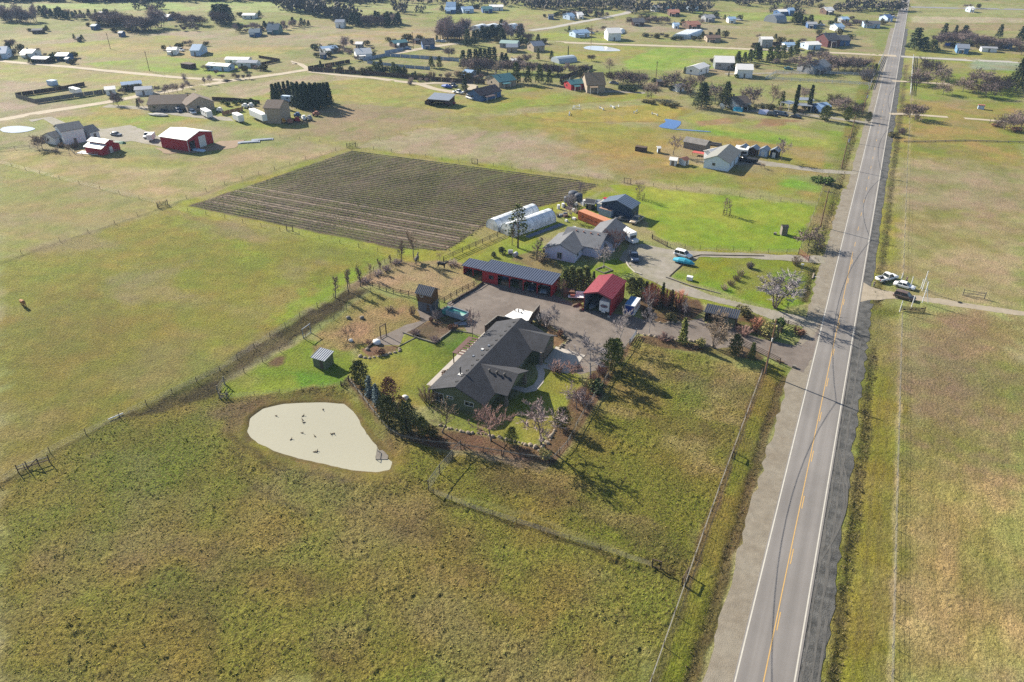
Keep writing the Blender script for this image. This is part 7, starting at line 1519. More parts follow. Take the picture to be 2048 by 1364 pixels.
grove([('thuja', x, y, h, 1.0) for x, y, h in [(550, 212, 44), (556, 204, 38), (562, 198, 34), (571, 197, 34), (580, 197, 36), (592, 213, 48), (600, 216, 50), (608, 218, 50), (617, 219, 52), (626, 219, 52), (635, 218, 52), (644, 216, 50), (652, 213, 48), (659, 208, 44)] + [(588, 200, 36), (598, 199, 36), (610, 199, 36), (622, 199, 34), (634, 199, 34), (645, 200, 34)]], 'tall dark conifer in the dense hedge beside the tan barn', 'dense conifer hedge beside the tan barn')
grove([('fvase', x, y, h) for x, y, h in [(328, 190, 20), (338, 188, 18), (346, 187, 18), (355, 186, 20), (364, 184, 18), (372, 168, 20), (380, 176, 16), (410, 170, 14), (420, 168, 16)]], 'thin bare tree along the lane behind the brown roofed house', 'thin trees along the lane')
grove([('fround', x, y, h) for x, y, h in [(470, 157, 16), (478, 159, 14), (499, 158, 14), (488, 158, 12), (445, 158, 12), (432, 150, 14)]], 'small bare tree below the two pale mobile homes', 'trees below the pale mobile homes')
grove([('twigt', x, y, h, 1.4) for x, y, h in [(112, 304, 12), (124, 294, 10), (136, 297, 10), (151, 295, 12)]], 'brown bush in the row below the white house', 'bushes below the white house')
grove([('bushc', x, y, h, 1.3) for x, y, h in [(1243, 181, 10), (1252, 182, 10), (1261, 183, 10), (1270, 184, 10)]], 'clipped dark bush in the low hedge below the oak row', 'low hedge below the oak row')
grove([('bushd', x, y, h, 2.4) for x, y, h in [(1290, 206, 7), (1302, 208, 7), (1325, 210, 7), (1340, 214, 7), (1352, 212, 6)]], 'brushy clump on the low dam above the pond', 'brush on the low dam')
grove([('bush', x, y, h, 1.3) for x, y, h in [(470, 209, 9), (482, 207, 9), (493, 210, 10), (500, 206, 10), (508, 211, 9), (455, 212, 9), (445, 207, 8)]], 'grey green bush in the nursery yard left of the tan barn', 'nursery bushes left of the tan barn')
wv = MB(); wr = random.Random(4)
for (x0, y0, x1, y1, n, h0, h1, ks, lab) in [(645, 140, 830, 152, 16, 8, 15, ('bushd', 'twigt', 'fround', 'bushc'), 'garden shrub packed inside the dark board fence'), (830, 152, 975, 160, 13, 8, 14, ('twigt', 'bushd', 'fround'), 'scrubby bush behind the right part of the dark board fence'), (1090, 150, 1180, 146, 12, 14, 22, ('fround', 'fvase'), 'bare tree crowding the board fence left of the tan house'), (240, 186, 320, 180, 8, 9, 14, ('bushd', 'fround'), 'bush round the three pale mobile homes'), (400, 140, 530, 140, 12, 8, 14, ('bushd', 'fround'), 'bush round the two green field homes'), (20, 108, 130, 112, 9, 7, 12, ('bushd', 'fround'), 'bush among the far left farm sheds'), (640, 104, 745, 112, 12, 8, 14, ('bushd', 'fround', 'fvase'), 'bush in the white farmhouse yard'), (1130, 62, 1245, 72, 8, 6, 10, ('bushd', 'fround'), 'bush round the big white barn'), (1290, 74, 1400, 78, 14, 6, 10, ('bushc', 'bushd', 'fround'), 'bush in the yard of the polytunnel block'), (1500, 96, 1650, 92, 12, 7, 12, ('bushd', 'fround'), 'bush round the far fenced boat yard'), (1460, 216, 1660, 224, 14, 8, 13, ('bushd', 'twigt'), 'bush along the brown roofed house and carports')]:
    for i in range(n):
        t = (i + fr.random()) / n; tree(fr.choice(ks), x0 + (x1 - x0) * t, y0 + (y1 - y0) * t + fr.uniform(-4, 4), fr.uniform(h0, h1), lab, lab + ' group', fr.uniform(.9, 1.6))
# strips of far trees: (x0, y0, x1, y1, count, hmin, hmax, kinds, label)
for (x0, y0, x1, y1, n, h0, h1, ks, lab) in [
 (2, 40, 75, 46, 12, 14, 24, ('fround', 'fvase'), 'bare tree in the thicket along the far left road'), (78, 33, 200, 38, 14, 9, 16, ('fround', 'fcon'), 'bare tree scattered beyond the far left road'),
 (200, 46, 305, 66, 14, 16, 30, ('fround', 'foak'), 'dark tree in the big clump round the far left homes'), (310, 52, 330, 54, 3, 22, 28, ('fvase',), 'tall twin stemmed tree right of the far left clump'), (270, 18, 330, 22, 6, 8, 12, ('fround',), 'round tree on the far green field'),
 (350, 44, 405, 52, 9, 14, 20, ('fround',), 'round bare tree in the line left of the twin evergreens'), (428, 46, 458, 47, 4, 26, 34, ('fcon', 'fround'), 'tree in the tall clump standing alone in the far field'),
 (350, 58, 400, 60, 5, 7, 10, ('fround',), 'low bush in the far pale field'), (470, 62, 620, 54, 14, 8, 14, ('fround', 'fcon', 'fvase'), 'garden tree round the two dark far houses'), (560, 18, 720, 44, 24, 12, 24, ('fround', 'fcon', 'fvase'), 'tree scattered among the far white tanks'),
 (704, 50, 800, 50, 14, 15, 22, ('fcon', 'fround'), 'evergreen in the long far row left of the pale field'), (790, 22, 812, 26, 4, 12, 16, ('fcon',), 'conifer at the end of the far row of pale field'), (880, 80, 932, 80, 12, 22, 30, ('fvase', 'fround'), 'bare poplar in the thicket left of the polytunnels'),
 (955, 78, 1045, 80, 9, 16, 24, ('fcon', 'fvase'), 'tree before the polytunnels'), (1050, 14, 1265, 17, 40, 9, 15, ('fround',), 'dark bare tree in the long far tree line'), (1130, 34, 1215, 32, 9, 9, 14, ('fround', 'fcon'), 'tree round the far roofs beside the grey lane'),
 (1255, 24, 1420, 22, 22, 8, 20, ('fround', 'fcon', 'fvase'), 'garden tree among the far roofs at upper right'), (1258, 46, 1340, 44, 8, 9, 14, ('fround',), 'bare tree near the far terracotta roofs'), (1470, 10, 1640, 9, 18, 8, 13, ('fvase', 'fround'), 'bare tree on the far skyline row'), (1670, 20, 1810, 22, 20, 8, 18, ('fround', 'fcon'), 'dark tree in the far clump beside the road'),
 (1536, 26, 1610, 26, 4, 8, 12, ('fcon',), 'small conifer at the long far white roof'), (1585, 50, 1620, 48, 4, 12, 20, ('fcong', 'fcon'), 'slim conifer by the far arch shed'), (1660, 52, 1740, 54, 7, 8, 12, ('fcon', 'fround'), 'conifer among the far roofs left of the road'), (1870, 92, 1945, 84, 9, 18, 24, ('fround',), 'mauve bare tree round the light blue house'), (1950, 92, 2030, 98, 8, 16, 22, ('fround',), 'bare tree right of the light blue house'),
 (1414, 76, 1440, 74, 3, 8, 12, ('fcon', 'fround'), 'tree by the low brown far house'), (830, 24, 850, 26, 2, 10, 14, ('fround',), 'lone bare tree in the far pale field'), (700, 8, 1050, 10, 22, 8, 14, ('fround', 'fcon'), 'dark tree on the far horizon line')]:
    n = int(n * 1.7)
    for i in range(n):
        t = (i + fr.random()) / n; x = x0 + (x1 - x0) * t; y = y0 + (y1 - y0) * t + fr.uniform(-4, 4)
        if y0 < 30:
            X_, Y_ = Q(x, max(2, y)); H_ = height_of(x, max(2, y), fr.uniform(h0, h1) * 1.4); leafcloud(wv, (X_, Y_, H_ * .55), (H_ * .42, H_ * .42, H_ * .5), 40, H_ * .25, wr, .2); continue
        tree(fr.choice(ks), x, max(2, y), fr.uniform(h0, h1) * 1.35, lab, lab + ' group', fr.uniform(.9, 1.35))
# far woods beyond the last farms: one mass
def wood(x0, y0, x1, y1, n, h0, h1):
    for i in range(n):
        t = wr.random(); px = x0 + (x1 - x0) * t; py = y0 + (y1 - y0) * t + wr.uniform(-3, 3)
        x, y = Q(px, py); h = wr.uniform(h0, h1); leafcloud(wv, (x, y, h * .5), (h * .5, h * .5, h * .55), 26, h * .34, wr, .3)
wood(-200, 1, 330, 1, 130, 7, 12); wood(150, -3, 760, 2, 130, 7, 12); wood(700, -6, 1500, -2, 150, 7, 11); wood(1500, -8, 2300, -4, 120, 7, 11); wood(-400, -14, 2500, -16, 300, 9, 14); wood(-600, -30, 2700, -32, 300, 9, 15)
o = link('far_wood', wv.mesh('far_wood', mat('far wood', A(116, 108, 96), .95, .3, .2))); o['kind'] = 'stuff'; tag(o, 'dark far off woods along the top of the view', 'wood')
# ================================================================== farms and houses beyond
def G_(label, x1, y1, x2, y2, zr=4.6, hw=5, ze=2.6, wall=M_GREYW, roof=M_SHGRY, cat='house', name='house', **kw):
    kw.setdefault('group', None)
    return gable(label, cat, Q3(x1, y1, zr), Q3(x2, y2, zr), zr, hw, ze, wall, roof, name=name, ov=.35, **kw)
# white house with carport sheds (middle distance)
wh = G_('white blue house with grey roof beside four little sheds', 1434.5, 311, 1460, 287.5, 5.0, 4.6, 3.0, mat('cool white wall', A(214, 226, 240, .85), .8, .06), mat('light grey shingles', A(158, 158, 152), .9, .1), far=False, wins=2)
G_('white lean-to addition on the left of the white blue house', 1417, 299, 1437, 294, 3.6, 2.4, 2.6, M_WHITE, M_WHTR, 'shed', 'storage_shed', wins=0)
shed_roof('white open porch on the right of the white blue house', 'porch', -2.4, 2.4, -2, 2, 2.4, 2.7, M_WHITE, M_WHTR, loc=(*Q(1482, 309), 0), rz=0, openf=2, name='porch', ov=.1)
for q, (x, l, w_) in enumerate(((1489, 'first of the four little sheds, nearest the white house, dark front', M_BLACK), (1510, 'second of the four little sheds from the white house, dark open front', M_WOODD), (1531, 'third of the four little sheds from the white house, pale blue front', M_PALEB), (1553, 'last of the four little sheds, dark front with white door', M_BLACK))):
    P = Q3(x, 287 + q * 2.0, 3.6); o = gable(l, 'shed', P - Vector((.3, 1.9, 0)), P + Vector((.3, 1.9, 0)), 3.3, 1.65, 2.3, w_, M_GALV, name='garden_shed', ov=.25, wins=0, door=False)
    part('door', MB().box(-1.6, -1.5, -.6, .6, 0, 1.8), M_TRIMW if q > 1 else M_WOODD, o)
gable('left of the two small white garden sheds', 'shed', Q3(1340, 313, 2.6), Q3(1357, 315, 2.6), 2.6, 1.7, 1.9, M_WHITE, M_WHTR, name='garden_shed', ov=.15, wins=0); gable('right small white garden shed with rusty roof', 'shed', Q3(1363, 315, 2.7), Q3(1374, 312, 2.7), 2.7, 1.6, 2.0, M_WHITE, M_TERR, name='garden_shed', ov=.15, wins=0)
tag(link('red_canopy', MB().box(-2.4, 2.4, -1.2, 1.2, 1.0, 1.12).box(-2.2, -2.1, -1, -.9, 0, 1.0).box(2.1, 2.2, -1, -.9, 0, 1.0).box(-2.2, -2.1, .9, 1, 0, 1.0).box(2.1, 2.2, .9, 1, 0, 1.0).mesh('red_canopy', mat('coral red sheet', A(226, 110, 100), .7, .08)), None, (*Q(1398, 311), 0), -.1), 'coral red low canopy left of the white blue house', 'canopy')
gb = thing('hay_barn_wreck', 'old grey barn draped in pale netting behind the white blue house', 'barn', (*Q(1393, 297), 0), -.2); part('wall', MB().box(-4.2, 4.2, -2.4, 2.4, 0, 2.6), M_WOODG, gb); part('roof', MB().extr([(-4.6, -2.8, 2.5), (-4.6, 0, 3.8), (-4.6, 2.8, 2.6), (-4.6, 2.8, 2.45), (-4.6, 0, 3.65), (-4.6, -2.8, 2.35)], (9.2, 0, 0)), mat('netting grey', A(156, 150, 144), .9, .3, .8), gb)
tag(link('log_pile', MB().tube((-4, 0, .4), (4, .6, .4), .4, .35, 8, cap=True).tube((-3.5, .9, .4), (4.2, 1.2, .4), .4, .3, 8, cap=True).tube((-3, .5, 1.0), (4, .9, 1.0), .35, .3, 8, cap=True).mesh('log_pile', M_WOODG), None, (*Q(1420, 291), 0), -.1), 'long grey timber pile beside the old grey barn', 'timber pile')
box_trailer('loaded utility trailer right of the white blue house', 'trailer', Q(1501, 325), -.15, 4.6, 2.0, 1.1, .5, M_BLACK, door=False); car('black pickup truck at the white blue house', Q(1488, 320), 1.2, 'pickup', mat('car black', (.012, .012, .014)))
crate_stack('dark utility cart left of the white garden sheds', 1282, 302, (4, 2, 1.6), M_WOODD, 'cart', 'utility_cart'); gable('tiny white blue shed behind the bare tree', 'shed', Q3(1314, 292, 2.4), Q3(1322, 292, 2.4), 2.4, 1.2, 1.9, M_PALEB, M_WHTR, name='garden_shed', ov=.1, wins=0)
# red barn farm
rbn = G_('large red barn with white metal roof on the gravel yard', 341, 254, 398, 262, 6.0, 6.6, 4.3, M_RED, M_WHTR, 'barn', 'red_barn', wins=0, door=False, trim=M_TRIMW)
L0 = (Q3(341, 254, 6) - Q3(398, 262, 6)).length / 2
part('door', MB().box(L0 - .36, L0 - .3, -.8, 2.6, 0, 4.0), M_TRIMW, rbn); part('bay_shade_panel', MB().box(L0 - .37, L0 - .31, -5.4, -2.8, 0, 3.4), M_BLACK, rbn)  # flat black panel stands in for the shade inside an open bay
for s in (-6.25, 6.2): part('corner_trim', MB().box(L0 - .42, L0 - .3, s - .06, s + .12, 0, 4.2), M_TRIMW, rbn)
sb_ = G_('small red stable with a raised white roof below the white house', 182, 274, 218, 279, 4.8, 2.2, 4.0, M_RED, M_WHTR, 'stable', 'red_stable', wins=0)
for s in (-1, 1): part('side_roof', MB().extr([(-4.3, s * 1.9, 3.4), (-4.3, s * 4.3, 2.5), (-4.3, s * 4.3, 2.38), (-4.3, s * 1.9, 3.28)], (8.6, 0, 0)), M_WHTR, sb_); part('side_wall', MB().extr([(-4, s * 1.85, 0), (-4, s * 4.0, 0), (-4, s * 4.0, 2.4), (-4, s * 1.85, 3.2)], (8, 0, 0)), M_RED, sb_)
part('white_door', MB().box(4.0, 4.08, -.7, .7, 0, 2.2), M_TRIMW, sb_)
hw_ = G_('white two storey house with grey roof by the oval pond', 110, 249, 158, 241, 7.0, 4.6, 5.2, M_WHITE, M_SHGRY, far=False)
G_('low white wing left of the white two storey house', 92, 266, 118, 259, 4.2, 3.6, 2.7, M_WHITE, M_SHGRY, 'house wing', 'house_wing'); G_('white garage right of the white two storey house', 164, 253, 186, 248, 4.6, 3.8, 2.8, M_WHITE, M_SHGRY, 'garage', 'garage')
dk2 = thing('raised_deck', 'white raised deck on posts in front of the white house', 'deck', (*Q(152, 273), 0), .2); part('floor', MB().box(-4, 4, -1.6, 1.6, 2.5, 2.62), M_WHITE, dk2); part('railing', MB().box(-4, 4, -1.6, -1.54, 3.3, 3.4).box(-4, -3.94, -1.6, 1.6, 3.3, 3.4), M_WHITE, dk2)
for x in (-3.8, -1.3, 1.3, 3.8): part('post', MB().box(x - .09, x + .09, -1.55, -1.37, 0, 2.5), M_WHITE, dk2); part('baluster', MB().box(x - .05, x + .05, -1.59, -1.53, 2.62, 3.3), M_WHITE, dk2)
box_trailer('white horse trailer left of the large red barn', 'trailer', Q(304, 280), -1.0, 4.4, 2.1, 2.0, .5, M_WHITE); car('white pickup truck behind the horse trailer', Q(296, 274), -1.0, 'pickup', M_WHITE); car('silver car in front of the white house yard', Q(233, 271), .1, 'sedan', mat('car silver', A(190, 194, 200), .35, .05))
tag(link('green_tarp', MB().loft([[(-2, -1, 0), (-2, 0, .7), (-2, 1, 0)], [(2, -1, 0), (2, 0, .9), (2, 1, 0)]]).mesh('green_tarp', mat('green tarp', A(50, 150, 116), .6, .08)), None, (*Q(240, 286), 0), .1), 'green tarpaulin beside the small red stable', 'tarpaulin')
tag(link('paddock_slab', MB().box(-4.5, 4.5, -1.6, 1.6, 0, .12).mesh('paddock_slab', M_WHITE), None, (*Q(180, 306), 0), .25), 'white slab pen in front of the small red stable', 'slab')
fence('ring fence round the stable pen', QP([(142, 302), (150, 309), (180, 312), (215, 308), (238, 304)]), 1.3, 3, .08, rails=(.6, 1.1), m=M_WOODG); fence('dark rail fence below the white house', QP([(0, 302), (60, 296), (95, 306), (140, 310)]), 1.3, 5, .08, rails=(.6, 1.1), m=M_WOODG)
for q, (px, py, l) in enumerate(((400, 302, 'blue white sheet stack before the red barn door'), (388, 300, 'pale sheet lying at the red barn corner'))): tag(link('sheet_stack', MB().box(-2, 2, -.8, .8, 0, .4).box(-1.8, 1.6, -.7, .7, .4, .55).mesh('sheet_stack', M_PALEB), None, (*Q(px, py), 0), .1), l, 'sheet stack')
for q, (px, py, l) in enumerate(((498, 285, 'grey metal sheets in the field right of the red barn'), (525, 280, 'second heap of grey sheets in the field right of the red barn'))): tag(link('metal_sheets', MB().box(-4, 4, -1.2, 1.2, 0, .25).box(-3, 3.4, -1, .8, .25, .4).mesh('metal_sheets', M_GALV), None, (*Q(px, py), 0), .7), l, 'metal sheets')
tag(link('rubble_heap', MB().ball((0, 0, .3), 5, 1.6, .7, 10, 5, jit=.4).mesh('rubble_heap', mat('pale rubble', A(206, 202, 196), .9, .3, 1)), None, (*Q(318, 231), 0), .2), 'pale rubble heap below the brown roofed house', 'rubble heap')
# brown roof house + tan barn
G_('long house with brown roof beside the lane', 299, 190, 375, 188, 5.4, 7, 2.9, M_TAN, M_SHBRN, hw2=5); G_('taller gabled wing on the right of the brown roofed house', 386, 185, 398, 193, 6.2, 6, 3.2, M_TAN, M_SHBRN, 'house wing', 'house_wing')
G_('tall tan barn with brown roof beside the dark conifer hedge', 534, 198.5, 568, 199.5, 8.4, 5.5, 6.2, M_TAN, M_SHBRN, 'barn', 'tan_barn', wins=0, door=False)
box_trailer('long white semi trailer in front of the tan barn', 'semi trailer', Q(519, 241), -.42, 13, 2.5, 2.7, 1.1, M_WHITE, wheels=2, door=False); box_trailer('short white box trailer left of the semi trailer', 'trailer', Q(478, 243), -.4, 6, 2.4, 2.6, .6, M_WHITE, door=False)
box_trailer('white camper trailer before the brown roofed house', 'travel trailer', Q(415, 234), -.45, 7.4, 2.4, 2.5, .6, M_WHITE, wheels=2, wins=3, name='travel_trailer'); box_trailer('pale caravan tucked behind the tan barn', 'travel trailer', Q(578, 205), .3, 6, 2.4, 2.4, .6, M_PALEB, wins=1, name='travel_trailer')
for q, (px, py, l, k, c) in enumerate(((326, 221, 'dark blue car first in line before the brown roofed house', 'sedan', 'car dark blue'), (358, 224, 'blue grey car second in line before the brown roofed house', 'suv', 'car slate blue'), (386, 227, 'white car next to the white camper', 'suv', 'white paint'))): car(l, Q(px, py), -.4, k, MATS[c])
fence('tan board fence between the camper and nursery yard', QP([(445, 231), (486, 222)]), 1.8, 2.5, .09, m=M_WOOD, panel=(mat('tan board', A(196, 152, 112), .85, .12), 1.2, 1.7)); fence('dark board fence behind the nursery yard', QP([(425, 201), (470, 203), (520, 208)]), 1.7, 3, .08, m=M_WOODD, panel=(M_WOODD, 1.5, 1.6))
eq = random.Random(3)
for q, (px, py, c, l) in enumerate(((566, 246, mat('yellow machine', A(226, 166, 60)), 'yellow digger machine in front of the tan barn'), (580, 247, M_TERR, 'rust orange machine right of the yellow digger'), (594, 244, M_RED, 'red implement in the machinery row'), (608, 240, M_WHITE, 'white tank in the machinery row'), (619, 240, M_GREYW, 'grey implement at the end of the machinery row'), (632, 232, M_TERR, 'orange tractor in the hedge shadow'), (595, 234, M_BLUEW, 'blue implement behind the machinery row'), (440, 224, M_WHITE, 'white cab truck left of the nursery barrels'), (490, 216, M_WHITE, 'white tank by the tan barn wall'), (502, 215, M_WHITE, 'second white tank by the tan barn wall'))):
    o = thing('farm_machine', l, 'farm machine', (*Q(px, py), 0), eq.uniform(-.6, .3)); part('body', MB().box(-1.3, 1.3, -.7, .7, .5, 1.3).box(-.3, .9, -.6, .6, 1.3, 2.0), c, o)
    for x in (-.8, .9):
        for s in (-1, 1): link('wheel', tkw, o, (x, s * .75, .35), 0, 1.15)
    part('boom', MB().tube((1.2, 0, 1.1), (2.3, .1, .6 + eq.random()), .1, .08, 6), c, o)
# enclosure left + mobile homes
fence('weathered board fence enclosing the long yard left', QP([(33, 196), (72, 207), (140, 197), (216, 186)]), 2.0, 4, .1, m=M_WOODG, panel=(M_WOODG, 2.0, 1.9)); fence('dark board fence on the back of the long left yard', QP([(33, 194), (80, 187), (130, 180), (170, 172)]), 2.0, 4, .1, m=M_WOODD, panel=(M_WOODD, 2.0, 1.9))
box_trailer('white camper inside the long fenced yard', 'travel trailer', Q(153, 189), -.2, 7.5, 2.4, 2.4, .6, M_WHITE, wins=2, name='travel_trailer')
for l, x1, y1, x2, y2, wl, rf in (('pale mobile home left of three by the lane', 207, 173, 230, 171, M_WHITE, M_WHTR), ('pale mobile home back of three by the lane', 240, 164, 282, 160, M_PALEB, M_BLUER), ('pale mobile home front of three by the lane', 268, 173, 304, 171, M_WHITE, M_GALV), ('left mobile home with blue white roof in the green field', 417, 124, 462, 127, M_PALEB, M_WHTR), ('right mobile home with white roof in the green field', 476, 119, 517, 120, M_WHITE, M_GALV), ('long white roof behind the two green field homes', 452, 113, 500, 114, M_WHITE, M_WHTR)):
    G_(l, x1, y1, x2, y2, 3.6, 3.2, 2.6, wl, rf, 'mobile home', 'mobile_home')
fence('dark board fence round the brown corral', QP([(518, 116), (560, 123), (520, 131)]), 1.6, 4, .08, m=M_WOODD, panel=(M_WOODD, 2.5, 1.5)); crate_stack('small blue shed alone in the left field', 106, 170, (4, 3, 2.2), M_PALEB, 'shed', 'storage_shed'); crate_stack('dark crate shed left of the green field homes', 378, 136, (7, 4, 2.4), M_WOODD, 'shed', 'storage_shed')
# polytunnels & pools
for q, (x1, y1, x2, y2) in enumerate(((950, 61, 967, 57), (972, 60, 990, 56), (992, 59, 1009, 56), (1012, 59, 1030, 56))): hoop(('white polytunnel at the left end of the row of four behind conifers', 'white polytunnel second from the left behind conifers', 'white polytunnel third from the left behind conifers', 'white polytunnel at the right end of the row of four behind conifers')[q], Q(x1, y1), Q(x2, y2), 8, 3.2, 'white polytunnels behind the conifers', M_POLY, 8, True)
for q in range(5): hoop('white polytunnel in the crowded block near the upper middle road', Q(1352 + q * 5, 77 + q * .2), Q(1376 + q * 6, 67), 5.5, 2.8, 'polytunnel block', M_POLY, 8, True)
hoop('pale polytunnel among the trees right of the green roof', Q(1110, 125), Q(1146, 121), 9, 3, None, mat('pale blue film', A(200, 212, 222), .4, .08), 8, True); hoop('arched metal shed alone in the far field', Q(1540, 44.5), Q(1560, 42), 12, 5.2, None, M_GALV, 10, True); hoop('white storage arch beside the white barn', Q(1236, 68), Q(1243, 64), 5, 2.4, None, M_WHITE, 8, True)
# open metal-roofed shelter
sh_ = shed_roof('open animal shelter with slanted metal roof in the brown field', 'shelter', -5.2, 5.2, -4.2, 4.2, 3.0, 4.0, M_WOODD, M_GALV, loc=(*Q(884, 209), 0), rz=math.radians(8), openf=3, name='field_shelter', ov=.5)
part('pen_wall', MB().box(-7.5, -5.0, -2, -1.9, 0, 1.4).box(-7.5, -7.4, -2, 2.5, 0, 1.4), M_WOODD, sh_); car('red and white tractor parked under the animal shelter', Q(901, 208), .2, 'suv', M_RED, name='tractor')
